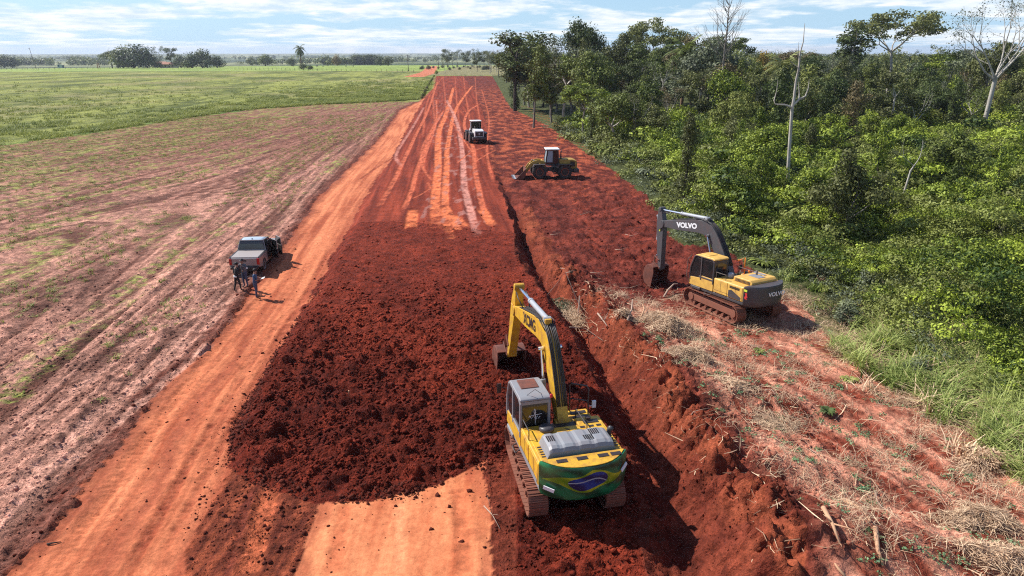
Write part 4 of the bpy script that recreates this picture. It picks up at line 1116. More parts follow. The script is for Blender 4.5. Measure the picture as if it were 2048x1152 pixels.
def wheel(parent, c, r, w, rim_mat, name='wheel', rim=.55):
    m = MB(); m.lathe([(rim * r, -w * .42), (r * .86, -w * .5), (r * .98, -w * .38), (r, -w * .15), (r, w * .15), (r * .98, w * .38), (r * .86, w * .5), (rim * r, w * .42)], 'x', c, 28)
    if r > .5:
        for i in range(22):
            a = 2 * math.pi * i / 22
            for s_ in (-1, 1):
                m.box((c[0] + s_ * w * .22, c[1] + math.cos(a + .07 * s_) * r, c[2] + math.sin(a + .07 * s_) * r), (w * .42, .09, .05), (a - math.pi / 2 + .07 * s_, 0, 0))
    o = m.build(name, M['black'], parent, 0, True); es = o.modifiers.new('es', 'EDGE_SPLIT'); es.split_angle = R(35)
    k = MB(); k.lathe([(0.02, -w * .30), (rim * r * .5, -w * .34), (rim * r * .9, -w * .43), (rim * r * 1.02, -w * .44), (rim * r * 1.02, w * .44), (rim * r * .9, w * .43), (rim * r * .5, w * .34), (.02, w * .30)], 'x', c, 24)
    k.build('rim', rim_mat, o, 0, False)
    return o
# wheel loader, side on. local: +y forward
def cab_box(root, x0, x1, y0, y1, z0, z1, roofm, framem, pale=True, slope=.18):
    c = MB(); c.prism([(y0 + .04, z0), (y1 - .04, z0), (y1 - .04, z0 + .55), (y1 - slope, z1 - .06), (y0 + .1, z1 - .06)], 'x', x0 + .04, x1 - .04)
    cab = c.build('cab', M['glass'], root, .01)
    f = MB()
    for xx in (x0 + .03, x1 - .03):
        f.tube([(xx, y0 + .02, z0), (xx, y0 + .08, z1 - .05)], .045, 8); f.tube([(xx, y1 - .02, z0), (xx, y1 - .01, z0 + .55), (xx, y1 - slope + .03, z1 - .05)], .045, 8)
        f.tube([(xx, (y0 + y1) / 2 - .1, z0), (xx, (y0 + y1) / 2 - .1, z1 - .05)], .045, 8)
    f.box(((x0 + x1) / 2, y1 - .02, z0 + .12), (x1 - x0, .06, .1)); f.box(((x0 + x1) / 2, y0 + .02, z0 + .12), (x1 - x0, .06, .24))
    f.build('cab_frame', framem, cab, .01)
    r = MB(); r.box(((x0 + x1) / 2, (y0 + y1) / 2 - .02, z1), (x1 - x0 + .16, y1 - y0 + .12, .13)); r.build('roof', roofm, cab, .05)
    g = MB(); g.add([(x0 + .1, y1 - .02, z0 + .2), (x1 - .1, y1 - .02, z0 + .2), (x1 - .1, y1 - .02, z0 + .56), (x0 + .1, y1 - .02, z0 + .56), (x1 - .1, y1 - slope + .012, z1 - .12), (x0 + .1, y1 - slope + .012, z1 - .12)], [(0, 1, 2, 3), (3, 2, 4, 5)])
    g.build('windscreen', M['glass_pale'] if pale else M['glass'], cab)
    for xx, dxx in ((x0 + .02, .01), (x1 - .03, .01)):
        g = MB(); ym = (y0 + y1) / 2 - .1
        g.prism([(ym + .08, z0 + .25), (y1 - .10, z0 + .25), (y1 - .10, z0 + .58), (y1 - slope - .08, z1 - .16), (ym + .08, z1 - .16)], 'x', xx, xx + dxx); g.build('side_window', M['glass_pale'] if pale else M['glass'], cab)
    return cab
def loader(loc, rz, label, bodym, cabm_roof, hood_back, wide=1.0, bucket=True, cat='wheel loader'):
    root = empty('wheel_loader', loc, rz); tag(root, label, cat)
    r = .76
    for sx in (-1, 1):
        wheel(root, (sx * 1.03, 1.45, r), r, .58, M['mud'])
        wheel(root, (sx * 1.03, -1.35, r), r, .58, M['mud'])
    b = MB(); b.box((0, -1.35, .85), (1.3, 2.6, .5)); b.box((0, 1.25, .85), (1.1, 1.6, .5)); b.box((0, 0, .9), (.6, 1.2, .35)); b.cyl((-.9, 1.45, .76), (.9, 1.45, .76), .16, 12); b.cyl((-.9, -1.35, .76), (.9, -1.35, .76), .16, 12)
    b.build('chassis', M['dark_grey'], root, .03)
    h = MB(); h.prism([(-2.75, 1.0), (-.75, 1.0), (-.75, 2.05), (-2.3, 2.02), (-2.72, 1.85)], 'x', -.70, .70); ho = h.build('engine_hood', bodym, root, .06)
    g = MB(); g.box((0, -2.755, 1.42), (1.1, .05, .62)); g.build('rear_grille', hood_back, ho, .01)
    if bucket:
        g = MB()
        for s_ in (-1, 1): g.prism([(-2.55, 1.25), (-2.0, 1.25), (-2.0, 1.82), (-2.5, 1.80)], 'x', s_ * .705 - .004, s_ * .705 + .004)
        g.build('side_vent', M['decal'], ho)
    else:
        g = MB(); g.lathe([(0, -.01), (.13, -.01), (.15, 0), (0, .005)], 'y', (0, -2.79, 1.45), 20); g.build('emblem', M['cyl_grey'], ho)
    cw = MB(); cw.prism([(-2.95, .62), (-2.35, .62), (-2.35, 1.02), (-2.95, 1.02)], 'x', -1.05, 1.05); cw.build('counterweight', M['dark_grey'], root, .06)
    fe_ = MB()
    for s_ in (-1, 1):
        fe_.prism([(-2.25, 1.35), (-2.15, 1.58), (-.62, 1.58), (-.45, 1.2), (-.55, 1.2), (-.70, 1.50), (-2.1, 1.50), (-2.18, 1.35)], 'x', s_ * 1.05 - .28, s_ * 1.05 + .28)
        fe_.prism([(.75, 1.35), (.85, 1.60), (2.05, 1.60), (2.2, 1.30), (2.12, 1.30), (2.0, 1.53), (.90, 1.53), (.83, 1.35)], 'x', s_ * 1.05 - .26, s_ * 1.05 + .26)
    fe_.build('fender', M['dark_grey'], root, .01)
    ld = MB()
    for s_ in (-1, 1):
        for k in range(4): ld.box((s_ * .98, -.35 + .06 * k, .55 + .28 * k), (.34, .3, .03))
        ld.tube([(s_ * 1.15, -.55, .5), (s_ * 1.1, -.3, 1.6)], .02, 6); ld.tube([(s_ * 1.15, -.1, .5), (s_ * 1.1, .05, 1.6)], .02, 6)
        ld.tube([(s_ * .8, -.8, 1.6), (s_ * .9, -.8, 2.2), (s_ * .9, -1.6, 2.3), (s_ * .8, -1.65, 2.0)], .02, 6)
    ld.build('ladder', M['plastic'], root)
    pf = MB(); pf.box((0, -.15, 1.46), (2.0, 1.5, .08)); pf.build('deck', M['dark_grey'], root, .02)
    cab_box(root, -.72, .72, -.72, .70, 1.50, 3.12, cabm_roof, M['plastic'])
    ex = MB(); ex.tube([(.35, -1.1, 2.0), (.35, -1.1, 2.75), (.35, -1.2, 2.85)], .06, 10); ex.tube([(-.3, -1.0, 2.0), (-.3, -1.0, 2.35)], .09, 12); ex.build('exhaust_pipe', M['dark_grey'], root, 0, True)
    # front tower, arms, bucket on the ground ahead
    tw = MB(); tw.prism([(.62, .8), (1.35, .8), (1.30, 1.75), (1.05, 1.95), (.75, 1.75)], 'x', -.42, .42); tw.build('lift_tower', bodym, root, .03)
    am = MB()
    for s_ in (-.48, .48):
        arm_band(am, [(.95, 1.75, .24), (1.6, 1.82, .34), (2.35, 1.45, .36), (2.95, .62, .26)], s_ - .06, s_ + .06)
    am.cyl((-.5, 2.35, 1.45), (.5, 2.35, 1.45), .10, 12)
    am.build('lift_arm', bodym, root, .015)
    zb = MB(); arm_band(zb, [(2.1, 2.0, .14), (2.3, 1.5, .24), (2.5, .95, .14)], -.07, .07, 3); zb.build('tilt_lever', bodym, root, .01)
    cylinder(root, (1.2, 1.5), (2.15, 1.95), .075, .6, 0)
    bu = MB(); w_ = 1.28
    prof = [(2.95, 1.18, .04), (2.98, .75, .05), (3.0, .42, .05), (3.2, .12, .05), (3.55, .06, .05), (4.05, .06, .04)]
    if bucket: prof = [(y - 3 if False else y, z, t_) for y, z, t_ in prof]
    o_, i_, q_ = arm_band(bu, prof, -w_, w_, 3)
    for s_ in (-w_, w_ - .04): bu.prism([(y, z) for y, z, _ in q_] , 'x', s_ - .003, s_ + .043)
    bo = bu.build('bucket', M['bucket'], root, .01)
    et = MB(); et.box((0, 4.1, .075), (2.6, .18, .04))
    for k in range(8): et.box((-1.15 + k * 2.3 / 7, 4.25, .085), (.09, .22, .05))
    et.build('cutting_edge', M['cyl_grey'], bo)
    return root
l1p = G(1103, 357)
loader((l1p[0], l1p[1] + .9, hz(*l1p) + .0), R(95), 'mud-caked yellow wheel loader with raised dark cab, side on between fill and thicket', M['yellow_old'], M['white'], M['decal'])
l2p = G(950, 283, .4)
loader((l2p[0], l2p[1] + 2.6, hz(l2p[0], l2p[1] + 2.6)), R(14), 'white-hooded wheel loader seen from behind, farthest machine on the graded track', M['white'], M['white'], M['decal'], bucket=False)

# ------------------------------------------------------------------ pickup
def pickup(loc, rz):
    root = empty('pickup_truck', loc, rz)
    tag(root, 'dark grey crew cab pickup with roof paled by painted sky sheen, covered bed and open side doors', 'pickup truck')
    W = .93
    # lower body: side profile with wheel arches
    def arch(yc, r=.44, z=.42, n=9): return [(yc + r * math.cos(a), z + r * math.sin(a) * .95) for a in [math.pi * (1 - i / (n - 1)) for i in range(n)]]
    lowp = [(-2.62, .55)] + arch(-1.62) + arch(1.60) + [(2.55, .45), (2.68, .62), (2.62, .98), (2.30, 1.10), (1.15, 1.16), (.95, 1.16), (-.98, 1.16), (-1.0, 1.15), (-2.60, 1.15), (-2.66, .95)]
    b = MB(); b.prism(lowp, 'x', -W, W)
    body = b.build('body', M['car'], root, .045, seg=3)
    bm_ = MB(); bm_.prism([(-2.60, .32), (2.2, .32), (2.3, .50), (-2.60, .56)], 'x', -.70, .70); bm_.build('chassis', M['plastic'], root)
    # greenhouse
    g = MB()
    gl = [(-.96, 1.165), (1.05, 1.165), (.25, 1.72), (-.68, 1.76), (-.90, 1.60)]
    vs = [(sx * (W - .04 if z < 1.3 else W - .20), y, z) for sx in (-1, 1) for y, z in gl]
    n = len(gl); g.add(vs, [tuple(range(n)), tuple(range(2 * n - 1, n - 1, -1))] + [(i, (i + 1) % n, (i + 1) % n + n, i + n) for i in range(n)])
    cab = g.build('cabin', M['glass'], root, .01)
    rf = MB()
    vs = []; rows = [(-.72, 1.755), (-.60, 1.805), (-.1, 1.82), (.22, 1.775), (.34, 1.70)]
    for y, z in rows:
        for k in range(7):
            a = -1 + k / 3; vs.append(((W - .19) * a, y, z - .035 * abs(a) ** 3))
    for y, z in rows:
        for k in range(7):
            a = -1 + k / 3; vs.append(((W - .20) * a, y, z - .06 - .03 * abs(a) ** 3))
    m = len(rows)
    fs = [(i * 7 + j, i * 7 + j + 1, (i + 1) * 7 + j + 1, (i + 1) * 7 + j) for i in range(m - 1) for j in range(6)]
    fs += [tuple(reversed([v + 7 * m for v in f])) for f in fs]
    for i in range(m - 1):
        for j in (0, 6): fs.append((i * 7 + j, (i + 1) * 7 + j, (i + 1) * 7 + j + 7 * m, i * 7 + j + 7 * m))
    for j in range(6):
        for i in (0, m - 1): fs.append((i * 7 + j, i * 7 + j + 1, i * 7 + j + 1 + 7 * m, i * 7 + j + 7 * m))
    rf.add(vs, fs); ro = rf.build('roof', M['car_roof'], cab, 0, True)
    an = MB(); an.prism([(-.60, 1.80), (-.45, 1.80), (-.58, 1.87)], 'x', -.03, .03); an.build('antenna', M['plastic'], ro)
    ps = MB()
    for sx in (-1, 1):
        lo_, hi_ = sx * (W - .05), sx * (W - .20)
        ps.tube([(lo_, 1.05, 1.17), (hi_, .26, 1.72), (hi_, -.68, 1.77), (lo_ * .99, -.94, 1.17)], .04, 8)
        ps.tube([(lo_, .08, 1.17), (hi_, .0, 1.74)], .035, 8)
        ps.tube([(hi_, .26, 1.72), (hi_, -.68, 1.775)], .045, 8)
    ps.tube([(-.72, -.70, 1.765), (.72, -.70, 1.765)], .035, 8); ps.tube([(-.86, -.95, 1.19), (.86, -.95, 1.19)], .04, 8)
    ps.build('pillar', M['car'], cab)
    # bed with flat cover
    bd = MB(); bd.box((0, -1.80, 1.165), (1.66, 1.52, .05)); bd.build('bed_cover', M['tonneau'], root, .015)
    rl_ = MB()
    for sx in (-1, 1): rl_.box((sx * .88, -1.80, 1.17), (.09, 1.6, .05))
    rl_.build('bed_rail', M['plastic'], root, .01)
    tg = MB(); tg.box((0, -2.655, .89), (1.52, .05, .46)); t_ = tg.build('tailgate', M['car'], root, .025)
    k = MB(); k.box((0, -2.684, .98), (.26, .02, .10)); k.build('handle', M['plastic'], t_)
    bp2 = MB(); bp2.box((0, -2.72, .53), (1.72, .16, .17)); bpo = bp2.build('rear_bumper', M['plastic'], root, .04)
    k = MB(); k.box((0, -2.803, .56), (.40, .01, .12)); k.build('number_plate', M['paper'], bpo)
    for sx in (-1, 1):
        k = MB(); k.box((sx * .845, -2.66, .92), (.16, .07, .40)); k.build('tail_lamp', M['red_lamp'], root, .025)
        k = MB(); k.box((sx * .74, 2.60, .86), (.34, .12, .16)); k.build('headlight', M['glass_pale'], root, .03)
    k = MB(); k.box((0, 2.64, .76), (1.0, .08, .26)); k.build('grille', M['plastic'], root, .02)
    for sx in (-1, 1):
        for yy in (-1.62, 1.60): wheel(root, (sx * .80, yy, .385), .385, .25, M['cyl_grey'], rim=.62)
    # black sheet paints the shade inside the door openings; doors swung out on the right, and the left doors closed
    dk = MB(); dk.prism([(-.88, .48), (1.0, .48), (1.05, 1.12), (.30, 1.66), (-.62, 1.68), (-.88, 1.12)], 'x', W - .02, W + .006)
    dk.build('door_opening_shade', M['decal'], root)
    def door(hy, ang, w, rear):
        # hinge at (W, hy); door extends towards -y when closed
        prof = [(0, .48), (-w, .48), (-w, 1.14), (-w + (.08 if not rear else .06), 1.66), (-.30 if not rear else -.08, 1.68), (-.02, 1.16)]
        dmb = MB(); a = ang; outl = []
        def T(d, x_, z): return (W + .02 + math.sin(a) * (-d) + math.cos(a) * x_, hy + math.cos(a) * d + math.sin(a) * x_ * 1.0, z)
        low = [(0, .48), (-w, .48), (-w, 1.14), (-.01, 1.14)]
        vs = [T(d, 0, z) for d, z in low] + [T(d, .07, z) for d, z in low]
        dmb.add(vs, [(0, 1, 2, 3), (7, 6, 5, 4), (0, 4, 5, 1), (1, 5, 6, 2), (2, 6, 7, 3), (3, 7, 4, 0)])
        o = dmb.build('door', M['plastic'], root, .01)
        f = MB(); f.tube([T(-.01, .035, 1.14), T(prof[4][0], .035, 1.66), T(prof[3][0], .035, 1.66), T(-w + .02, .035, 1.14)], .028, 6); f.build('window_frame', M['car'], o)
        gg = MB(); gg.add([T(-.04, .035, 1.14), T(prof[4][0], .035, 1.64), T(prof[3][0], .035, 1.64), T(-w + .04, .035, 1.14)], [(0, 1, 2, 3)]); gg.build('window', M['glass'], o)
        return o
    door(1.02, R(38), .98, False); door(.06, R(44), .80, True)
    dl = MB(); dl.box((-W - .004, .52, .84), (.02, .96, .66)); dl.box((-W - .004, -.43, .84), (.02, .86, .66)); dl.build('door', M['car'], root, .02)
    for sx in (-1, 1):
        k = MB(); k.box((sx * 1.03, .98 if sx < 0 else 1.06, 1.18), (.2, .09, .16)); k.build('mirror', M['car'], root, .03)
    return root
pk_ = G(484, 552)
pickup((pk_[0] + .1, pk_[1] + 2.6, hz(pk_[0], pk_[1] + 2.6) + .02), R(4), )
# ------------------------------------------------------------------ vegetation
def leaf_quads(C, N, size, rng, aspect=.55, up=.25, out=None):
    """C (n,3) centres; N (n,3) preferred normals; returns verts (4n,3)"""
    n = len(C)
    nr = N + rng.normal(0, .55, (n, 3)); nr[:, 2] += up
    nr /= np.linalg.norm(nr, axis=1)[:, None] + 1e-9
    t = rng.normal(0, 1, (n, 3)); t -= nr * (t * nr).sum(1)[:, None]; t /= np.linalg.norm(t, axis=1)[:, None] + 1e-9
    b = np.cross(nr, t)
    s = size * rng.uniform(.6, 1.3, n)[:, None]
    v = np.empty((n, 4, 3))
    fold = nr * s * .12
    v[:, 0] = C - t * s * .5; v[:, 1] = C + b * s * aspect * .5 + fold; v[:, 2] = C + t * s * .5; v[:, 3] = C - b * s * aspect * .5 + fold
    return v.reshape(-1, 3)
def quad_faces(n): return np.arange(n * 4, dtype=np.int32).reshape(n, 4)
def cluster(rng, c, r, k, flat=.6):
    d = rng.normal(0, 1, (k, 3)); d /= np.linalg.norm(d, axis=1)[:, None]
    rr_ = r * rng.uniform(.35, 1.0, k) ** .6
    p = d * rr_[:, None]; p[:, 2] *= flat
    return p + c, d
def tube_np(pts, rad, n=6):
    pts = np.asarray(pts, float); k = len(pts)
    d = np.gradient(pts, axis=0); d /= np.linalg.norm(d, axis=1)[:, None] + 1e-9
    up = np.array([0.0, 0, 1.0]) if abs(d[0, 2]) < .9 else np.array([1.0, 0, 0])
    x = np.cross(d, up); x /= np.linalg.norm(x, axis=1)[:, None] + 1e-9; y = np.cross(x, d)
    a = np.linspace(0, 2 * math.pi, n, endpoint=False)
    v = pts[:, None] + (x[:, None] * np.cos(a)[None, :, None] + y[:, None] * np.sin(a)[None, :, None]) * np.asarray(rad)[:, None, None]
    i = np.arange(k - 1)[:, None] * n; j = np.arange(n)[None]
    f = np.stack([i + j, i + (j + 1) % n, i + n + (j + 1) % n, i + n + j], -1).reshape(-1, 4)
    return v.reshape(-1, 3), f
class TreeB:
    def __init__(s, seed): s.rng = np.random.default_rng(seed); s.V = []; s.F = []; s.n = 0; s.tips = []
    def tube(s, pts, rad, n=6):
        v, f = tube_np(pts, rad, n); s.V.append(v); s.F.append(f + s.n); s.n += len(v)
    def branch(s, p, d, L, r, lev, maxlev, kids=(2, 4), spread=.7, lift=.15, wig=.12, taper=.55, shrink=.68, mid=True):
        rng = s.rng; k = 5; pts = [np.array(p, float)]; dd = np.array(d, float)
        for i in range(k):
            dd = dd + rng.normal(0, wig, 3) + np.array([0, 0, lift * .3]); dd /= np.linalg.norm(dd)
            pts.append(pts[-1] + dd * L / k)
        rad = np.linspace(r, r * taper, k + 1)
        s.tube(pts, rad, 7 if lev == 0 else (5 if lev < 3 else 4))
        if lev >= maxlev: s.tips.append((pts[-1], lev)); s.tips.append((pts[-3], lev)); return
        nk = rng.integers(kids[0], kids[1] + 1); a0 = rng.uniform(0, 6.28)
        for i in range(nk):
            a = a0 + i * 6.28 / nk + rng.normal(0, .35)
            x = np.cross(dd, [0, 0, 1.0]);  x = x / np.linalg.norm(x) if np.linalg.norm(x) > .05 else np.array([1.0, 0, 0]); y = np.cross(dd, x)
            sp = spread * rng.uniform(.6, 1.25)
            nd = dd * math.cos(sp) + (x * math.cos(a) + y * math.sin(a)) * math.sin(sp); nd[2] += lift; nd /= np.linalg.norm(nd)
            s.branch(pts[-1], nd, L * shrink * rng.uniform(.75, 1.2), r * taper * (.8 if nk > 2 else .9), lev + 1, maxlev, kids, spread, lift, wig, taper, shrink)
        if mid and lev > 0 and rng.random() < .7:
            a = rng.uniform(0, 6.28); x = np.array([math.cos(a), math.sin(a), .4]); x /= np.linalg.norm(x)
            s.branch(pts[3], x, L * shrink * .7, r * taper * .55, min(lev + 2, maxlev), maxlev, kids, spread, lift, wig, taper, shrink)
    def trunk_mesh(s, name): return np_mesh(name, np.concatenate(s.V), np.concatenate(s.F), smooth=True)
    def crown_mesh(s, name, k=36, r=.9, size=.34, flat=.55, keep=1.0, extra=None, up=.3):
        rng = s.rng; P = []; N = []; T = []
        for (c, lev) in s.tips:
            if rng.random() > keep: continue
            rr_ = r * rng.uniform(.6, 1.25); kk_ = int(k * rng.uniform(.6, 1.3))
            p, d = cluster(rng, c, rr_, kk_, flat); P.append(p); N.append(d); T.append(np.clip(rng.uniform(.05, .85) + rng.normal(0, .16, kk_), 0, 1))
        if extra is not None: P.append(extra[0]); N.append(extra[1]); T.append(extra[2])
        P = np.concatenate(P); N = np.concatenate(N); T = np.concatenate(T)
        v = leaf_quads(P, N, size, rng, up=up)
        return np_mesh(name, v, quad_faces(len(P)), attrs={'tint': np.repeat(T, 4)})
TREES = {}
def proto(kind, seed):
    """meshes (trunk, crown) of unit design height ~10 m"""
    t = TreeB(seed); rng = t.rng; H = 10.0
    if kind == 'broad':
        h = H * rng.uniform(.32, .45)
        pts = [np.array([0, 0, -.3])] + [np.array([rng.normal(0, .12), rng.normal(0, .12), h * q]) for q in (.3, .65, 1)]
        t.tube(pts, [.24, .19, .16, .14], 8)
        for i in range(5):
            a = i * 1.256 + rng.normal(0, .3); up = rng.uniform(.45, 1.3)
            d = np.array([math.cos(a), math.sin(a), up]); d /= np.linalg.norm(d)
            t.branch(pts[-1], d, 2.0, .10, 1, 3, (2, 3), .6, .10, shrink=.72)
        t.branch(pts[-1], [0, 0, 1], 2.2, .11, 1, 3, (3, 3), .55, .1)
        cr = t.crown_mesh('crown', 62, 1.08, .31, .66)
    elif kind == 'slender':
        h = H * rng.uniform(.58, .68)
        pts = [np.array([0, 0, -.3])] + [np.array([rng.normal(0, .1), rng.normal(0, .1), h * q]) for q in (.25, .5, .75, 1)]
        t.tube(pts, [.16, .13, .11, .10, .085], 7)
        for q in (2, 3, 4):
            for i in range(3 if q < 4 else 4):
                a = rng.uniform(0, 6.28); d = np.array([math.cos(a), math.sin(a), rng.uniform(.3, 1.6)]); d /= np.linalg.norm(d)
                t.branch(pts[q], d, rng.uniform(.9, 1.5) if q < 4 else 1.7, .055, 2, 3, (2, 3), .6, .1)
        cr = t.crown_mesh('crown', 64, .82, .29, .75, .95)
    elif kind == 'umbrella':
        h = H * .56
        pts = [np.array([0, 0, -.3])] + [np.array([rng.normal(0, .1), rng.normal(0, .1), h * q]) for q in (.3, .65, 1)]
        t.tube(pts, [.19, .15, .13, .12], 8)
        for i in range(6):
            a = i * 1.047 + rng.normal(0, .3); d = np.array([math.cos(a), math.sin(a), rng.uniform(.5, 1.0)]); d /= np.linalg.norm(d)
            t.branch(pts[-1], d, 2.3, .08, 1, 3, (2, 3), .55, .04, shrink=.66)
        top = max(c[2] for c, _ in t.tips)
        t.tips = [(np.array([c[0] * 1.05, c[1] * 1.05, c[2]]), l) for c, l in t.tips if c[2] > h + .35 * (top - h)]
        cr = t.crown_mesh('crown', 60, 1.0, .28, .34)
    elif kind == 'sparse':
        h = H * .42
        pts = [np.array([0, 0, -.3])] + [np.array([rng.normal(0, .2), rng.normal(0, .2), h * q]) for q in (.3, .65, 1)]
        t.tube(pts, [.17, .14, .12, .10], 7)
        for i in range(4):
            a = i * 1.57 + rng.normal(0, .3); d = np.array([math.cos(a), math.sin(a), rng.uniform(.9, 1.7)]); d /= np.linalg.norm(d)
            t.branch(pts[-1], d, 2.1, .07, 1, 4, (2, 3), .5, .12, shrink=.66)
        cr = t.crown_mesh('crown', 14, .65, .22, .7, .8)
    elif kind == 'vine':
        pts = [np.array([0, 0, -.3])] + [np.array([rng.normal(0, .2), rng.normal(0, .2), H * .88 * q]) for q in (.3, .6, .8, 1)]
        t.tube(pts, [.2, .17, .14, .1, .05], 6)
        P = []; N = []; T = []
        zz = .2
        while zz < H:
            w = (1.25 - .55 * zz / H + .35 * math.sin(zz * 1.3 + seed)) * rng.uniform(.75, 1.15)
            for i in range(5):
                a = rng.uniform(0, 6.28); c = np.array([math.cos(a) * w * .75, math.sin(a) * w * .75, zz + rng.normal(0, .2)])
                kk_ = int(26 * rng.uniform(.6, 1.3)); p, d = cluster(rng, c, .55 * rng.uniform(.7, 1.2), kk_, 1.1)
                P.append(p); N.append(d + np.array([math.cos(a), math.sin(a), 0]) * .8); T.append(np.clip(rng.uniform(0, .9) + rng.normal(0, .15, kk_), 0, 1))
            zz += .36
        t.tips = []
        for i in range(5):
            a = rng.uniform(0, 6.28); t.branch(pts[3], [math.cos(a) * .8, math.sin(a) * .8, .7], 1.2, .04, 2, 3)
        cr = t.crown_mesh('crown', 20, .5, .26, .8, .8, (np.concatenate(P), np.concatenate(N), np.concatenate(T)), up=.1)
    elif kind == 'bush':
        P = []; N = []; T = []
        for i in range(26):
            d = rng.normal(0, 1, 3); d /= np.linalg.norm(d); d[2] = abs(d[2])
            c = d * np.array([3.6, 3.6, 5.2]) * rng.uniform(.6, 1) + np.array([0, 0, 2.2])
            kk_ = 55; p, dd = cluster(rng, c, 2.4 * rng.uniform(.7, 1.2), kk_, .9); P.append(p); N.append(dd + d * .6); T.append(np.clip(rng.uniform(0, .9) + rng.normal(0, .15, kk_), 0, 1))
        for i in range(6):
            a = i * 1.05; t.branch([0, 0, 0], [math.cos(a) * .7, math.sin(a) * .7, 1], 3.5, .16, 2, 3)
        t.tips = t.tips[:4]
        cr = t.crown_mesh('crown', 24, 1.2, .75, .8, 1, (np.concatenate(P), np.concatenate(N), np.concatenate(T)))
    tr = t.trunk_mesh('trunk')
    return tr, cr
KSEEDS = {'broad': (1, 2, 3), 'slender': (11, 12), 'umbrella': (21, 22), 'sparse': (31, 32), 'vine': (41, 42), 'bush': (51, 52)}
for kd, sds in KSEEDS.items():
    for sd_i in sds: TREES[(kd, sd_i)] = proto(kd, sd_i)
MATD = {}
def with_mat(me, mat):
    """a mesh that shares nothing but its shape: one copy per (shape, material)"""
    key = (me.name, mat.name)
    if key not in MATD:
        c = me.copy(); c.materials.clear(); c.materials.append(mat); MATD[key] = c
    return MATD[key]
rg = random.Random(5)
def put_tree(name, label, kind, seed, loc, H, leafm, barkm, wide=1.0, group=None, rz=None, z=None):
    tr, cr = TREES[(kind, seed)]
    root = empty(name, (loc[0], loc[1], hz(*loc) if z is None else z), rg.uniform(0, 6.28) if rz is None else rz)
    s = H / 10.0; root.scale = (s * wide, s * wide, s)
    tag(root, label, 'palm tree' if 'palm' in name else ('shrub' if name == 'shrub' else 'tree'), group)
    for nm, me, mt in (('trunk', tr, M[barkm]), ('crown', cr, M[leafm])):
        o = bpy.data.objects.new(nm, with_mat(me, mt)); COL.objects.link(o); o.parent = root
    return root
def px_tree(label, kind, seed, px, pyb, pyt, leafm, barkm, wide=1.0, z=0.0, name='tree', group=None):
    x, y = G(px, pyb, z); depth = (CAM_H - z) / (_s + (pyb - 576) / _f * _c)
    # height from the picture, allowing for the tilt of the view
    v = (pyt - 576) / _f; r = ((_c - v * _s), -(_s + v * _c)); top = CAM_H + r[1] / r[0] * y
    return put_tree(name, label, kind, seed, (x, y), top - z, leafm, barkm, wide, group, z=z - .1)

# trees one can tell apart at the near edge of the forest
px_tree('tall dark ivy-wrapped tree at the corner where the forest meets the graded track', 'slender', 11, 1030, 222, 36, 'leaf_dark', 'bark_dark', 1.5)
px_tree('column of vines hanging on the corner tree of the forest edge', 'vine', 41, 1030, 218, 100, 'leaf_dark', 'bark_dark', .9, name='vine_column')
px_tree('thin straight bare-stemmed tree standing alone in the red dirt', 'slender', 12, 1067, 256, 62, 'leaf_mid', 'bark_grey', .8)
px_tree('leaning pale-trunked tree with bare branching top at the forest edge', 'sparse', 31, 1128, 246, 58, 'leaf_grey', 'bark_pale', 1.2)
px_tree('tallest dense dark-crowned tree behind the pale leaning tree', 'broad', 1, 1162, 212, 18, 'leaf_dark', 'bark_dark', .72)
px_tree('broad olive-brown crowned tree right of the tallest dark tree', 'broad', 2, 1243, 216, 34, 'leaf_olive', 'bark_grey', .80)
px_tree('flat-topped dark tree right of the olive-brown tree', 'umbrella', 21, 1300, 205, 42, 'leaf_olive', 'bark_grey', 1.0)
px_tree('rounded dark green tree left of the tallest dark tree', 'broad', 3, 1085, 214, 68, 'leaf_mid', 'bark_dark', .7)
px_tree('small dark tree filling the gap below the olive-brown crown', 'vine', 42, 1212, 226, 120, 'leaf_mid', 'bark_dark', 1.3)
px_tree('dark rounded tree on the right flank of the tall group', 'broad', 1, 1335, 215, 70, 'leaf_dark', 'bark_grey', .75)
px_tree('grey vine-clad stump of a tree beside the dark grey excavator arm', 'vine', 41, 1368, 420, 232, 'leaf_olive', 'bark_dark', .85)
px_tree('tall tree with twin clumps of dark crown on the skyline at the centre right', 'slender', 12, 1689, 215, 24, 'leaf_dark', 'bark_grey', 1.3)
px_tree('high umbrella-crowned tree on the skyline with slender pale trunk', 'umbrella', 22, 1768, 210, 16, 'leaf_olive', 'bark_pale', 1.1)
px_tree('brownish vine-draped tree in the thicket below the twin-clump tree', 'vine', 42, 1690, 318, 168, 'leaf_brown', 'bark_dark', 1.2)
px_tree('dark rounded tree behind the great pale tree', 'broad', 2, 1960, 255, 46, 'leaf_olive', 'bark_dark', .7)
px_tree('yellow-leaved tree in the canopy behind the dead snag', 'broad', 3, 1520, 230, 84, 'leaf_yellow', 'bark_grey', .7)
px_tree('brown-leaved tree below the tall bare tree', 'broad', 1, 1440, 260, 108, 'leaf_brown', 'bark_grey', .8)
px_tree('bright green bushy tree in front of the dark forest wall', 'vine', 41, 1284, 262, 168, 'leaf_bright', 'bark_dark', 1.2)
px_tree('vine-smothered dark tree under the tall bare tree', 'vine', 42, 1432, 285, 150, 'leaf_dark', 'bark_dark', 1.3)
px_tree('sparse grey tree with pale forked trunk left of the great pale tree', 'sparse', 32, 1858, 260, 150, 'leaf_grey', 'bark_pale', .95)
px_tree('bright green tree between the umbrella tree and the great pale tree', 'broad', 2, 1840, 235, 120, 'leaf_bright', 'bark_grey', .8)
px_tree('leafy green vine column at the right rear of the thicket', 'vine', 41, 1885, 410, 262, 'leaf_bright', 'bark_dark', .7)
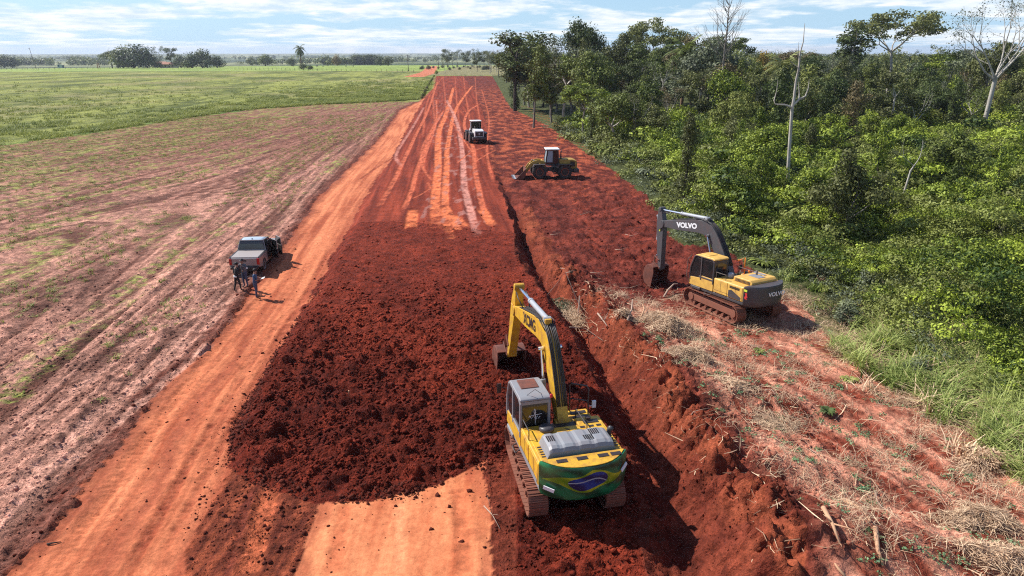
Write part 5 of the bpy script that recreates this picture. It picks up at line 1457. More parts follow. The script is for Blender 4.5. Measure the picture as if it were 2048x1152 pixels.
px_tree('dark vine column left of the dead snag', 'vine', 42, 1545, 330, 140, 'leaf_dark', 'bark_dark', 1.0)
px_tree('ragged dark tree at the right border of the photo beyond the thicket', 'vine', 41, 2035, 330, 190, 'leaf_mid', 'bark_dark', 1.3)

def custom_tree(name, label, build, px, pyb, pyt, barkm, leafm=None, z=0.0, cl=None, cat='tree', rz=0.0, ry=0.0):
    x, y = G(px, pyb, z); v = (pyt - 576) / _f; H = CAM_H - (_s + v * _c) / (_c - v * _s) * y - z
    root = empty(name, (x, y, z - .2), rz, 0, ry); root.scale = (H / 10,) * 3; tag(root, label, cat)
    t = TreeB(hash(label) % 1000 if False else len(label) * 7); build(t)
    o = link_mesh('trunk', t.trunk_mesh('trunk'), root, (M[barkm],))
    if leafm:
        link_mesh('crown', t.crown_mesh('crown', **(cl or {})), root, (M[leafm],))
    return root
def b_bare(t):
    t.tube([(0, 0, 0), (.05, .0, 3), (-.02, 0, 6), (.02, 0, 8.2), (0, 0, 10)], [.12, .10, .075, .045, .012], 7)
    rng = t.rng
    for zz in np.linspace(5.2, 9.6, 17):
        for q in range(2):
            a = rng.uniform(0, 6.28); L = (10.3 - zz) * .28 + .42
            t.branch([0, 0, zz], [math.cos(a), math.sin(a), 1.0], L, .028, 2, 4, (2, 3), .42, .15, shrink=.62)
custom_tree('tree', 'tall leafless tree with fine upswept twigs on the skyline', b_bare, 1434, 262, -4, 'bark_grey')
def b_snag(t):
    t.tube([(0, 0, 0), (.04, 0, 2.5), (.12, 0, 5.2), (.22, 0, 5.9), (.30, 0, 6.9), (.42, .0, 7.5), (.46, 0, 8.4), (.62, 0, 9.0), (.66, 0, 10)], [.115, .10, .09, .08, .066, .06, .045, .032, .012], 9)
    t.tube([(.16, 0, 5.35), (-.3, .05, 5.55), (-.85, .1, 5.62), (-.92, .1, 5.85), (-.78, .1, 6.4), (-.72, .12, 7.0)], [.07, .06, .045, .035, .025, .01], 6)
    t.tube([(.20, 0, 5.5), (.5, -.1, 5.8), (.85, -.1, 5.95), (1.0, -.1, 6.4), (1.02, -.1, 6.9)], [.07, .06, .045, .03, .01], 6)
    t.tube([(.5, -.05, 5.8), (.55, .1, 6.2), (.48, .15, 6.8)], [.05, .03, .012], 6)
    t.tube([(.42, 0, 7.6), (.2, .05, 7.75), (-.05, .1, 8.0)], [.035, .02, .01], 5)
    t.tube([(.46, 0, 8.0), (.34, -.05, 8.4), (.32, -.1, 9.0)], [.03, .02, .008], 5)
    t.tube([(.46, 0, 8.2), (.3, -.0, 8.35), (.2, -.05, 8.7)], [.025, .018, .008], 5)
custom_tree('dead_tree', 'dead grey snag with broken spire and one crooked side limb, standing in the thicket', b_snag, 1574, 388, 42, 'bark_pale', z=1.2, cat='dead tree', ry=R(-5.5))
def b_great(t):
    t.tube([(0, 0, 0), (.10, 0, 2.0), (.26, 0, 4.3)], [.21, .165, .15], 10)
    for (a, up, L) in ((2.9, .95, 2.2), (3.4, 1.8, 2.3), (.35, .9, 2.6), (-.2, 1.5, 2.4), (1.2, 2.2, 2.3), (4.4, 1.7, 2.2)):
        d = np.array([math.cos(a), math.sin(a) * .8, up]); d /= np.linalg.norm(d)
        t.branch([.26, 0, 4.25], d, L, .085, 1, 5, (2, 3), .42, .10, .09, .62, .66)
custom_tree('tree', 'great pale-barked tree with wide bare branching crown at the right edge of the forest', b_great, 1963, 272, -6, 'bark_pale', 'leaf_grey', z=1.5, cl=dict(k=5, r=.5, size=.13, keep=.5), ry=R(-2.5))
def b_small_pale(t):
    t.tube([(0, 0, 0), (.25, 0, 2.2), (.45, 0, 4.2), (1.0, 0, 5.3)], [.22, .18, .15, .10], 7)
    t.branch([1.0, 0, 5.3], [.6, .1, 1], 2.4, .08, 2, 4, (2, 3), .5, .1)
    t.branch([.8, 0, 5.0], [-.8, .1, 1], 2.4, .07, 2, 4, (2, 3), .5, .1)
custom_tree('dead_tree', 'small crooked pale dead tree poking out of the thicket', b_small_pale, 1808, 384, 270, 'bark_pale', z=2.0, cat='dead tree')
def b_reddish(t):
    t.tube([(0, 0, 0), (.0, 0, 5), (.05, 0, 10)], [.28, .25, .16], 8)
custom_tree('tree_stump', 'tall vine-choked dead stem rising from the thicket, right of the small pale tree', b_reddish, 1883, 330, 278, 'bark_red', z=2.5, cat='dead tree')

def palm(name, label, px, pyb, pyt, z=0.0, leafm='leaf_mid', fr=2.6, n=22, droop=1.0, thick=.24):
    x, y = G(px, pyb, z); v = (pyt - 576) / _f; H = CAM_H - (_s + v * _c) / (_c - v * _s) * y - z - fr * .45
    root = empty(name, (x, y, z - .1)); tag(root, label, 'palm tree')
    rng = np.random.default_rng(len(label))
    pts = np.array([(0, 0, 0), (.1, 0, H * .4), (.05, .1, H * .75), (0, 0, H)]); vv, ff = tube_np(pts, [thick, thick * .8, thick * .75, thick * .8], 9)
    link_mesh('trunk', np_mesh('trunk', vv, ff, True), root, (M['bark_red'],))
    V = []; T = []
    for i in range(n):
        a = i * 2.4; el = R(75) - R(125) * i / n
        d = np.array([math.cos(a) * math.cos(el), math.sin(a) * math.cos(el), math.sin(el)]); p = np.array([0, 0, H]); L = fr * rng.uniform(.85, 1.1); k = 16; pts = [p]
        for q in range(k): d = d + np.array([0, 0, -.085 * droop]); d /= np.linalg.norm(d); pts.append(pts[-1] + d * L / k)
        pts = np.array(pts); tt = rng.uniform(.2, .9)
        for q in range(1, k + 1):
            dd = pts[q] - pts[q - 1]; dd /= np.linalg.norm(dd); s_ = np.cross(dd, [0, 0, 1.0]); s_ /= np.linalg.norm(s_) + 1e-6
            ll = fr * .26 * math.sin(math.pi * (.15 + .8 * q / k)); w = dd * fr * .028
            for sg in (-1, 1):
                e = pts[q] + s_ * sg * ll + dd * ll * .5 + np.array([0, 0, -ll * rng.uniform(.25, .7)])
                V += [pts[q] - w, pts[q] + w, e + w * .35, e - w * .35]; T += [np.clip(tt + rng.normal(0, .12), 0, 1)] * 4
    V = np.array(V); link_mesh('crown', np_mesh('crown', V, quad_faces(len(V) // 4), attrs={'tint': np.array(T)}), root, (M[leafm],))
    return root
palm('palm_tree', 'shaggy palm at the forest edge with drooping fronds and reddish stem', 1361, 232, 82, 0, 'leaf_mid', 5.2, 30, 1.2, .4)
palm('palm_tree', 'dark hanging palm in the thicket just left of the dead snag', 1552, 262, 108, 0, 'leaf_olive', 4.5, 24, 1.5, .35)
palm('palm_tree', 'lone slender palm rising from a round bush in the pasture', 603, 138, 90, -.3, 'leaf_dark', 5.5, 22, 1.6, .5)

# forest: rows of trees behind the edge
rnd = np.random.default_rng(77)
kinds = [('broad', 1), ('broad', 2), ('broad', 3), ('slender', 11), ('slender', 12), ('umbrella', 21), ('umbrella', 22), ('sparse', 31), ('sparse', 32), ('vine', 41), ('vine', 42)]
wts = np.array([3, 3, 3, 2, 2, 1.6, 1.6, 2, 2, 2.2, 2.2]); wts = wts / wts.sum()
LAB = {'broad': 'round-crowned', 'slender': 'narrow-crowned', 'umbrella': 'flat-crowned', 'sparse': 'thin-leaved', 'vine': 'vine-smothered'}
COLN = {'leaf_dark': 'dark green', 'leaf_mid': 'mid green', 'leaf_olive': 'olive', 'leaf_brown': 'brown', 'leaf_grey': 'grey-green', 'leaf_bright': 'bright green', 'leaf_yellow': 'yellow'}
_open = [G(1963, 272, 1.5), G(1574, 388, 1.2), G(1808, 384, 2), G(1361, 232, 0), G(1128, 246, 0), G(1067, 256, 0), G(1689, 225, 0), G(1768, 215, 0), G(1250, 222, 0)]
def blocks(x, y):
    """would a tree here stand in front of one of the trees the photo shows whole"""
    return any(q[1] * .6 < y < q[1] + 1 and abs(x - q[0] * y / q[1]) < 2.0 for q in _open)
def forest_tree(x, y, H, kd, wide, lm, where, grp):
    bm_ = 'bark_pale' if (kd[0] == 'sparse' or rnd.random() < .15) else ('bark_dark' if kd[0] == 'vine' else 'bark_grey')
    put_tree('tree', '%s %s tree in %s' % (LAB[kd[0]], COLN[lm], where), kd[0], kd[1], (x, y), H, lm, bm_, wide, grp)
y = 96.0; cnt = 0
while y < 184:
    sp = 6.3 + (y - 96) * .03
    x = float(FE(y)) + 3.0
    while x < .80 * y + 6:
        xx = x + rnd.normal(0, 1.6); yy = y + rnd.normal(0, 1.6)
        if xx > FE(yy) + 2 and not blocks(xx, yy):
            far = yy > 150
            ki = rnd.choice(len(kinds), p=wts); kd = kinds[ki]
            lm = rnd.choice(['leaf_dark', 'leaf_mid', 'leaf_olive', 'leaf_brown', 'leaf_grey', 'leaf_bright'], p=[.24, .32, .21, .05, .08, .10])
            Hh = rnd.uniform(8.0, 12.5) if kd[0] != 'vine' else rnd.uniform(5.5, 9.5)
            Hh *= 1.0 + .14 * (yy > 120)
            edge_boost = 1 + (.45 if rnd.random() < .4 else .08) * (1 - ss(.26, .40, xx / yy)) * ss(112, 135, yy)
            forest_tree(xx, yy, Hh * edge_boost, kd, rnd.uniform(.8, 1.15) * (1.1 if Hh < 10 else 1), lm, 'the close ranks of the forest behind the thicket' if not far else 'the far ranks of the forest under the skyline', 'forest trees behind the thicket' if not far else 'forest trees near the skyline'); cnt += 1
        x += sp
    y += sp
# lower trees inside the thicket
for i in range(62):
    yy = rnd.uniform(44, 98); xx = rnd.uniform(float(FE(yy)) + 5, .8 * yy + 4)
    if blocks(xx, yy): continue
    kd = kinds[rnd.choice([0, 1, 2, 9, 10, 9, 10])]; lm = rnd.choice(['leaf_mid', 'leaf_bright', 'leaf_dark', 'leaf_olive'], p=[.35, .35, .15, .15])
    forest_tree(xx, yy, rnd.uniform(3.8, 7.5), kd, rnd.uniform(.9, 1.2), lm, 'the middle of the leafy thicket', 'low trees inside the thicket')
print('forest trees', cnt)
# scrubby edge and thin trees along the far end of the works
for i in range(26):
    yy = rnd.uniform(385, 480); xx = rnd.uniform(-38, 60) + (yy - 385) * .1
    kd = kinds[rnd.choice([3, 4, 7, 8, 7, 8, 5, 9])]; lm = rnd.choice(['leaf_grey', 'leaf_olive', 'leaf_dark', 'leaf_brown'])
    forest_tree(xx, yy, rnd.uniform(8, 16), kd, rnd.uniform(.7, 1.0), lm, 'the thin scrub beyond the far end of the red track', 'scrub trees beyond the works')
for i in range(18):
    yy = rnd.uniform(184, 380); xx = float(FE(yy)) + abs(rnd.normal(0, 8)) + 2
    kd = kinds[rnd.choice(len(kinds), p=wts)]; lm = rnd.choice(['leaf_dark', 'leaf_mid', 'leaf_olive', 'leaf_grey'])
    forest_tree(xx, yy, rnd.uniform(9, 14), kd, rnd.uniform(.8, 1.1), lm, 'the forest edge along the distant right side of the track', 'trees along the distant forest edge')

# ---- merged leaf masses
def clump_proto(seed, k, size, r=1.0, flat=.75, up=.35, nsub=9):
    rng = np.random.default_rng(seed); P = []; N = []; T = []
    for i in range(nsub):
        d = rng.normal(0, 1, 3); d /= np.linalg.norm(d); d[2] = abs(d[2]) * .9
        c = d * r * rng.uniform(.45, .95); kk_ = k // nsub; p, dd = cluster(rng, c, r * rng.uniform(.32, .55), kk_, .7)
        P.append(p); N.append(dd * .6 + d * .8); T.append(np.clip(rng.uniform(-.2, .25) + rng.normal(0, .13, kk_), -.5, .5))
    P = np.concatenate(P); P[:, 2] *= flat; N = np.concatenate(N); T = np.concatenate(T)
    return leaf_quads(P, N, size, rng, up=up), np.repeat(T, 4)
def scatter(name, protos, pts, scl, tint, mat, label, cat, seed=0, zs=None, kind='stuff', ids=None):
    rng = np.random.default_rng(seed); V = []; T = []
    which = rng.integers(0, len(protos), len(pts)) if ids is None else ids
    for k, (pv, pt) in enumerate(protos):
        m = np.where(which == k)[0]
        if not len(m): continue
        a = rng.uniform(0, 6.28, len(m)); ca, sa = np.cos(a), np.sin(a); s = scl[m]
        x = pv[:, 0][None] * ca[:, None] - pv[:, 1][None] * sa[:, None]; y_ = pv[:, 0][None] * sa[:, None] + pv[:, 1][None] * ca[:, None]
        s3 = (zs[m] if zs is not None else s)
        v = np.stack([x * s[:, None], y_ * s[:, None], pv[:, 2][None] * s3[:, None]], -1) + pts[m][:, None]
        V.append(v.reshape(-1, 3)); T.append(np.clip(pt[None] + tint[m][:, None], 0, 1).ravel())
    V = np.concatenate(V); T = np.concatenate(T)
    me = np_mesh(name, V, quad_faces(len(V) // 4), attrs={'tint': T}, mats=(mat,))
    o = link_mesh(name, me); tag(o, label, cat, kind=kind); return o
def uh(x, y):
    """height of the top of the thicket above the ground"""
    d = x - FE(y)
    wx = x + 2.0 * perlin(x / 6, y / 6, 307); wy = y + 2.0 * perlin(x / 6 + 9, y / 6, 309)
    big = np.abs(perlin(wx / 6.5, wy / 6.5, 301)) ** .7 * 1.25 + .55 * np.abs(perlin(wx / 2.7, wy / 2.7, 311)) + .25 * perlin(x / 20, y / 20, 313)
    front = ss(.0, 5.5, d); low = ss(20, 33, y + d * .35)
    return (.35 + front * np.clip(.25 + big * 4.4, .2, 6.2)) * (.25 + .75 * low)
P_ = []; S_ = []; T_ = []
y = 21.0
while y < 128:
    sp = 1.02 if y < 48 else (1.02 + (y - 48) * .013)
    xs = np.arange(float(FE(y)) + .3, .80 * y + 4, sp)
    for lay in (0, 1):
        xx = xs + rnd.normal(0, sp * .3, len(xs)); yy = y + rnd.normal(0, sp * .3, len(xs))
        h = uh(xx, yy); d = xx - FE(yy)
        if lay == 1:
            k = (h > 1.4) & (rnd.random(len(xx)) < .55); 
        else: k = (h > .45) & (rnd.random(len(xx)) < .93) & (fbm(xx / 3.1, yy / 3.1, 2, 361) > -.42)
        k &= ~((yy < 34) & (d < 2.5) & (rnd.random(len(xx)) < .7))
        zz = hz_arr(xx, yy) + (h - .55 if lay == 0 else h * rnd.uniform(.15, .6, len(xx)))
        P_.append(np.stack([xx, yy, zz], 1)[k]); S_.append((sp * rnd.uniform(.75, 1.35, len(xx)))[k])
        T_.append((.43 + .85 * fbm(xx / 5, yy / 5, 3, 321) + rnd.normal(0, .20, len(xx)))[k])  # tint spread widened so dark clumps stand in for shaded gaps
    y += sp
P_ = np.concatenate(P_); S_ = np.concatenate(S_); T_ = np.concatenate(T_)
print('thicket clumps', len(P_))
sel = fbm(P_[:, 0] / 9, P_[:, 1] / 9, 3, 331) + rnd.normal(0, .22, len(P_))
cps = [clump_proto(s, n__, sz, nsub=11) for s, sz, n__ in ((1, .15, 330), (2, .19, 260), (3, .13, 380), (4, .24, 200))]
nearm = P_[:, 1] < 60
grp1 = sel > .10
idn = np.where(P_[:, 1] < 44, rnd.choice([0, 2], len(P_)), rnd.integers(0, 4, len(P_)))
edge_m = (P_[:, 0] - FE(P_[:, 1]) < 3.5) & (sel < .05)
scatter('undergrowth', cps, P_[~grp1 & ~edge_m], S_[~grp1 & ~edge_m], T_[~grp1 & ~edge_m], M['leaf_bright'], 'thick bright green climbers and shrubs covering the ground right of the works', 'undergrowth', 1, ids=idn[~grp1 & ~edge_m])
scatter('undergrowth', cps, P_[grp1], S_[grp1], T_[grp1], M['leaf_mid'], 'duller olive patches of shrubs inside the thicket', 'undergrowth', 2, ids=idn[grp1])
scatter('undergrowth', [clump_proto(9, 150, .13, flat=.5)], P_[edge_m], S_[edge_m], T_[edge_m], M['leaf_grey'], 'grey-green trampled scrub along the front of the thicket', 'undergrowth', 3)
# far forest canopy as one mass
P_ = []; S_ = []
y = 183.0
while y < 560:
    sp = 6.0 + (y - 183) * .012
    x0 = float(FE(min(y, 400))) + 6 if y < 400 else 30
    xs = np.arange(x0, .80 * y + 12, sp); xx = xs + rnd.normal(0, 2, len(xs)); yy = y + rnd.normal(0, 2, len(xs))
    hh_ = 8.5 + 2.0 * fbm(xx / 30, yy / 30, 3, 341) + rnd.normal(0, 1.0, len(xs)) + np.where(rnd.random(len(xs)) < .05, 3, 0)
    P_.append(np.stack([xx, yy, hz_arr(xx, yy) + hh_ - 2.2], 1)); S_.append(rnd.uniform(3.0, 5.0, len(xs)))
    y += sp
P_ = np.concatenate(P_); S_ = np.concatenate(S_); print('canopy clumps', len(P_))
cpf = [clump_proto(21, 150, .16, flat=.9), clump_proto(22, 150, .19, flat=1.0)]
tt = .45 + .5 * fbm(P_[:, 0] / 40, P_[:, 1] / 40, 2, 351) + rnd.normal(0, .2, len(P_))
h_ = rnd.random(len(P_)) < .55
scatter('distant_forest', cpf, P_[h_], S_[h_], tt[h_], M['leaf_olive'], 'olive canopy of the forest running to the skyline', 'forest', 5)
scatter('distant_forest', cpf, P_[~h_], S_[~h_], tt[~h_], M['leaf_dark'], 'dark green canopy of the forest running to the skyline', 'forest', 6)

# ---- grasses
def tuft_proto(seed, n, h, w, lean=.5, r=.3):
    rng = np.random.default_rng(seed); V = []; T = []
    for i in range(n):
        a = rng.uniform(0, 6.28); b = np.array([math.cos(a) * r * rng.random(), math.sin(a) * r * rng.random(), 0])
        a2 = rng.uniform(0, 6.28); d = np.array([math.cos(a2), math.sin(a2), 0]); L = h * rng.uniform(.55, 1.15); ln = lean * rng.uniform(.2, 1.3)
        sd_ = np.cross(d, [0, 0, 1.0]) * w; p = b; t = rng.uniform(-.3, .35)
        for q in range(3):
            f0, f1 = q / 3, (q + 1) / 3
            p1 = b + d * L * ln * f1 * f1 + np.array([0, 0, L * (f1 - .35 * ln * f1 * f1)])
            w0, w1 = 1 - f0 * .8, 1 - f1 * .8
            V += [p - sd_ * w0, p + sd_ * w0, p1 + sd_ * w1, p1 - sd_ * w1]; T += [t + .1 * q] * 4; p = p1
    return np.array(V), np.array(T)
def pts_on(x, y, dz=0.0): return np.stack([x, y, hz_arr(x, y) + dz], 1)
N_ = 3600
yy = rnd.uniform(15, 42, N_ * 3) ; xx = FE(yy) - .5 + rnd.gamma(1.7, 3.8, N_ * 3)
k = (xx < .80 * yy + 3) & (fbm(xx / 1.6, yy / 1.6, 3, 401) + .20 * ss(0, 4, xx - FE(yy)) - .55 * ss(27, 34, yy) > .04); xx, yy = xx[k][:N_], yy[k][:N_]
tf = [tuft_proto(1, 30, .46, .022, .9), tuft_proto(2, 24, .62, .020, 1.0), tuft_proto(3, 36, .32, .026, .7), tuft_proto(4, 14, .9, .014, 1.1)]
tn = .42 + .7 * fbm(xx / 3, yy / 3, 3, 411) + rnd.normal(0, .15, len(xx))
scatter('tall_grass', tf, pts_on(xx, yy, -.03), rnd.uniform(.8, 2.1, len(xx)), tn, M['grass_blade'], 'tall green grass tussocks between the stripped ground and the thicket', 'grass', 7)
print('tussocks', len(xx))
k = rnd.random(len(xx)) < .30
xb = xx[k] + rnd.normal(0, .5, k.sum()); yb = yy[k] + rnd.normal(0, .5, k.sum())
scatter('blond_grass', tf, pts_on(xb, yb, -.03), rnd.uniform(.7, 1.8, len(xb)), .5 + rnd.normal(0, .2, len(xb)), M['straw'], 'blond dry stalks mixed into the green tussocks', 'dry grass', 17)
xx = rnd.uniform(4.5, 26, 3000); yy = rnd.uniform(14, 38, 3000)
dns = fbm(xx / 2.2, yy / 2.2, 3, 421) + .25 * ss(5, 0, np.abs(xx - FE(yy))) 
k = (xx > L3(yy) + .4) & (xx < FE(yy) + 3.5) & (dns > .10); xx, yy = xx[k], yy[k]
st_ = [tuft_proto(11, 15, .38, .008, 1.5, .45), tuft_proto(12, 18, .30, .007, 1.9, .5)]
scatter('dry_grass', st_, pts_on(xx, yy, .0), rnd.uniform(.6, 1.5, len(xx)), .45 + rnd.normal(0, .25, len(xx)), M['straw'], 'loose dead straw scattered over the stripped ground', 'dry grass', 8)
# heaps of dead grass
def heap(cx, cy, rx_, ry_, h, n, label, mat='straw', seed=1, L=.55, w=.010):
    rng = np.random.default_rng(seed); a = rng.uniform(0, 6.28, n); r = np.abs(rng.normal(0, .52, n)); wob_ = 1 + .3 * np.sin(a * 3 + seed) + .15 * np.sin(a * 5)
    x = cx + np.cos(a) * r * rx_ * wob_; y = cy + np.sin(a) * r * ry_ * wob_
    z = hz_arr(x, y) + h * np.clip(1 - r ** 2, 0, 1) * (rng.random(n) ** .35) * (1 + .5 * fbm(x * 1.5, y * 1.5, 2, seed)) + .01
    c = np.stack([x, y, z], 1); th = rng.uniform(0, 6.28, n) * .35 + fbm(x * .8, y * .8, 2, seed + 5) * 5
    d = np.stack([np.cos(th), np.sin(th), rng.normal(0, .28, n)], 1); d /= np.linalg.norm(d, axis=1)[:, None]
    s = np.cross(d, np.array([0, 0, 1.0]) + rng.normal(0, .5, (n, 3))); s /= np.linalg.norm(s, axis=1)[:, None]
    LL = (L * rng.uniform(.4, 1.2, n))[:, None] / 2; W_ = w
    bend = np.array([0, 0, 1.0]) * LL * .22
    V = np.stack([c - d * LL - bend - s * W_ * .5, c - d * LL - bend + s * W_ * .5, c + s * W_, c - s * W_, c - s * W_, c + s * W_, c + d * LL - bend + s * W_ * .5, c + d * LL - bend - s * W_ * .5], 1).reshape(-1, 3)
    T = np.repeat(np.clip(rng.normal(.45, .3, n), 0, 1), 8)
    o = link_mesh('straw_heap', np_mesh('straw_heap', V, quad_faces(len(V) // 4), attrs={'tint': T}, mats=(M[mat],))); tag(o, label, 'straw heap'); return o
for i, (px, py, rx_, ry_, h, n, lb) in enumerate([(1335, 668, 1.7, 1.5, .55, 3800, 'large heap of dry straw at the crest of the bank below the second excavator'),
        (1375, 735, 1.3, 1.1, .5, 2800, 'pale straw heap on the bank crest just nearer than the large heap'), (1330, 640, 1.6, .9, .3, 1800, 'flat straw mat behind the large straw heap'),
        (1960, 1035, 1.5, .9, .40, 2600, 'straw heap beside the lower right track, seedlings at its foot'), (1840, 800, 1.2, .7, .25, 1200, 'thin straw mat in front of the grass tussocks'),
        (1990, 1115, 1.4, .6, .35, 2000, 'flattened straw in the lower right corner'), (1470, 800, 1.2, .7, .12, 900, 'trampled straw patch left of the dark wheel rut'),
        (1545, 850, 1.3, .8, .10, 900, 'trampled straw patch between the two ruts'), (1990, 920, 1.6, .8, .45, 2600, 'matted pale grass below the tall tussocks at the right border'),
        (1250, 560 + 100, .7, .5, .2, 500, 'wisp of straw where the ditch meets the bank')]):
    x, y = G(px, py, .2); heap(x, y, rx_, ry_, h, n, lb, seed=i + 1)
# seedlings
xx = rnd.uniform(4.5, 20, 2600); yy = rnd.uniform(14, 32, 2600); k = (xx > L3(yy) + .8) & (xx < FE(yy) + 1) & (fbm(xx / 1.3, yy / 1.3, 3, 431) > .14); xx, yy = xx[k], yy[k]
scatter('seedlings', [clump_proto(31, 27, .42, flat=.5), clump_proto(32, 36, .38, flat=.5)], pts_on(xx, yy, .03), rnd.uniform(.09, .2, len(xx)), .5 + rnd.normal(0, .2, len(xx)), M['seedling'], 'small pale green seedlings sprouting among the straw', 'seedlings', 9)
# weeds on the tilled field
xx = -rnd.uniform(14, 90, 22000); yy = rnd.uniform(24, 150, 22000)
wd = fbm(xx * .16, yy * .05, 4, 131) + .3 * fbm(xx * 1.1, yy * .9, 2, 31) + ss(-30, -66, xx) * .30 + .15 * ss(60, 100, yy) 
k = (xx < RL(yy) - 2) & (xx > -.80 * yy - 3) & (yy < PB(xx)) & (wd > .12); xx, yy = xx[k], yy[k]; print('weeds', len(xx))
scatter('weeds', [tuft_proto(21, 9, .30, .022, 1.0, .25), tuft_proto(22, 12, .22, .026, 1.3, .3)], pts_on(xx, yy, -.02), rnd.uniform(.5, 1.2, len(xx)), .5 + rnd.normal(0, .2, len(xx)), M['pasture_blade'], 'low weeds regrowing in rows on the tilled red field', 'weeds', 10)
# lush pasture verge
xx = -rnd.uniform(0, 230, 60000); yy = PB(xx) + rnd.gamma(1.2, 34, 60000)
k = (xx > -.80 * yy - 4) & (yy < 330) & (xx < RL(yy) - 1.0) & (fbm(xx / 6, yy / 8, 3, 441) + .35 * (1 - ss(0, 30, yy - PB(xx))) > .0); xx, yy = xx[k][:28000], yy[k][:28000]; print('verge', len(xx))
sc_ = (yy / 100) * rnd.uniform(.8, 1.4, len(xx))
scatter('tall_grass', [tuft_proto(31, 9, .55, .035, .6, .4), tuft_proto(32, 8, .45, .04, .8, .5)], pts_on(xx, yy, -.05), sc_, .40 + .5 * fbm(xx / 12, yy / 12, 3, 451) + rnd.normal(0, .14, len(xx)), M['pasture_blade'], 'uneven tall grass of the pasture beyond the tilled field', 'grass', 11, zs=np.minimum(sc_, 1.3) )
# ------------------------------------------------------------------ people
def person(loc, rz, label, J, zones, hair='hair', extras=None):
    """J: joint -> (x, y, z, radius); bones below; one skinned body"""
    root = empty('person', loc, rz); tag(root, label, 'person')
    names = list(J)
    bones = [('pelvis', 'belly'), ('belly', 'chest'), ('chest', 'neck'), ('neck', 'jaw'), ('jaw', 'crown_'), ('jaw', 'nose')]
    for s in 'lr':
        bones += [('chest', s + 'sho'), (s + 'sho', s + 'elb'), (s + 'elb', s + 'wri'), (s + 'wri', s + 'palm'), ('pelvis', s + 'hip'), (s + 'hip', s + 'kne'), (s + 'kne', s + 'ank'), (s + 'ank', s + 'toe')]
    vs = [Vector(J[n][:3]) for n in names]; rs = [J[n][3] for n in names]; ed = [(names.index(a), names.index(b)) for a, b in bones]
    mats_of = [zones.get(b, zones.get(a)) for a, b in bones]
    for s in 'lr':   # five unequal, slightly bent fingers
        w, p = Vector(J[s + 'wri'][:3]), Vector(J[s + 'palm'][:3]); d = (p - w).normalized(); sd_ = d.cross(Vector((1, 0, 0)))
        sd_ = sd_.normalized() if sd_.length > .1 else Vector((0, 0, 1)); inn = d.cross(sd_).normalized()
        for k, (off, L) in enumerate(((-.030, .062), (-.010, .072), (.010, .068), (.028, .052))):
            a = p + sd_ * off; b = a + d * L * .5 + inn * .006; c = b + d * L * .42 + inn * .02
            i = len(vs); vs += [a, b, c]; rs += [.010, .009, .008]; ed += [(names.index(s + 'palm'), i), (i, i + 1), (i + 1, i + 2)]; mats_of += [zones['hand']] * 3
        a = w.lerp(p, .5) + sd_ * -.03; b = a + sd_ * -.025 + d * .03; i = len(vs); vs += [a, b]; rs += [.011, .009]; ed += [(names.index(s + 'wri'), i), (i, i + 1)]; mats_of += [zones['hand']] * 2
    me = bpy.data.meshes.new('body'); me.from_pydata(vs, ed, []); me.update()
    o = bpy.data.objects.new('body', me); COL.objects.link(o)
    sk = o.modifiers.new('skin', 'SKIN'); sk.use_smooth_shade = True
    for i, r in enumerate(rs): 
        v = me.skin_vertices[0].data[i]; v.radius = (r if isinstance(r, tuple) else (r, r)); v.use_root = (i == names.index('pelvis'))
    sb = o.modifiers.new('sub', 'SUBSURF'); sb.levels = 1; sb.render_levels = 1
    dg = bpy.context.evaluated_depsgraph_get(); nm = bpy.data.meshes.new_from_object(o.evaluated_get(dg)); nm.name = 'body'
    bpy.data.objects.remove(o)
    ml = []; 
    for m in mats_of:
        if m not in ml: ml.append(m)
    nm.materials.clear()
    for m in ml: nm.materials.append(M[m])
    A = np.array([vs[a] for a, b in ed]); B = np.array([vs[b] for a, b in ed]); D_ = B - A; L2_ = (D_ ** 2).sum(1) + 1e-9
    rr_ = np.array([((rs[a] if not isinstance(rs[a], tuple) else rs[a][0]) + (rs[b] if not isinstance(rs[b], tuple) else rs[b][0])) / 2 for a, b in ed])
    for p in nm.polygons:
        c = np.array(p.center); t = np.clip(((c - A) * D_).sum(1) / L2_, 0, 1); d = np.linalg.norm(A + D_ * t[:, None] - c, axis=1) - rr_ * .8
        p.material_index = ml.index(mats_of[int(np.argmin(d))]); p.use_smooth = True
    link_mesh('body', nm, root)
    hd = Vector(J['jaw'][:3]).lerp(Vector(J['crown_'][:3]), .72); f = (Vector(J['nose'][:3]) - Vector(J['jaw'][:3])).normalized()
    h = MB(); h.lathe([(0, .085), (.05, .078), (.085, .04), (.096, 0), (.09, -.04), (.08, -.07)], 'z', tuple(hd - f * .018 + Vector((0, 0, .045))), 14)
    h.build('hair', M[hair], root, 0, True)
    fc = MB()
    sd_ = f.cross(Vector((0, 0, 1))).normalized()
    for k in (-1, 1): fc.lathe([(0, .01), (.009, 0), (0, -.01)], 'z', tuple(hd + f * .082 + sd_ * .032 * k - Vector((0, 0, .02))), 8)
    fc.build('eyes', M['decal'], root)
    if extras: extras(root)
    return root
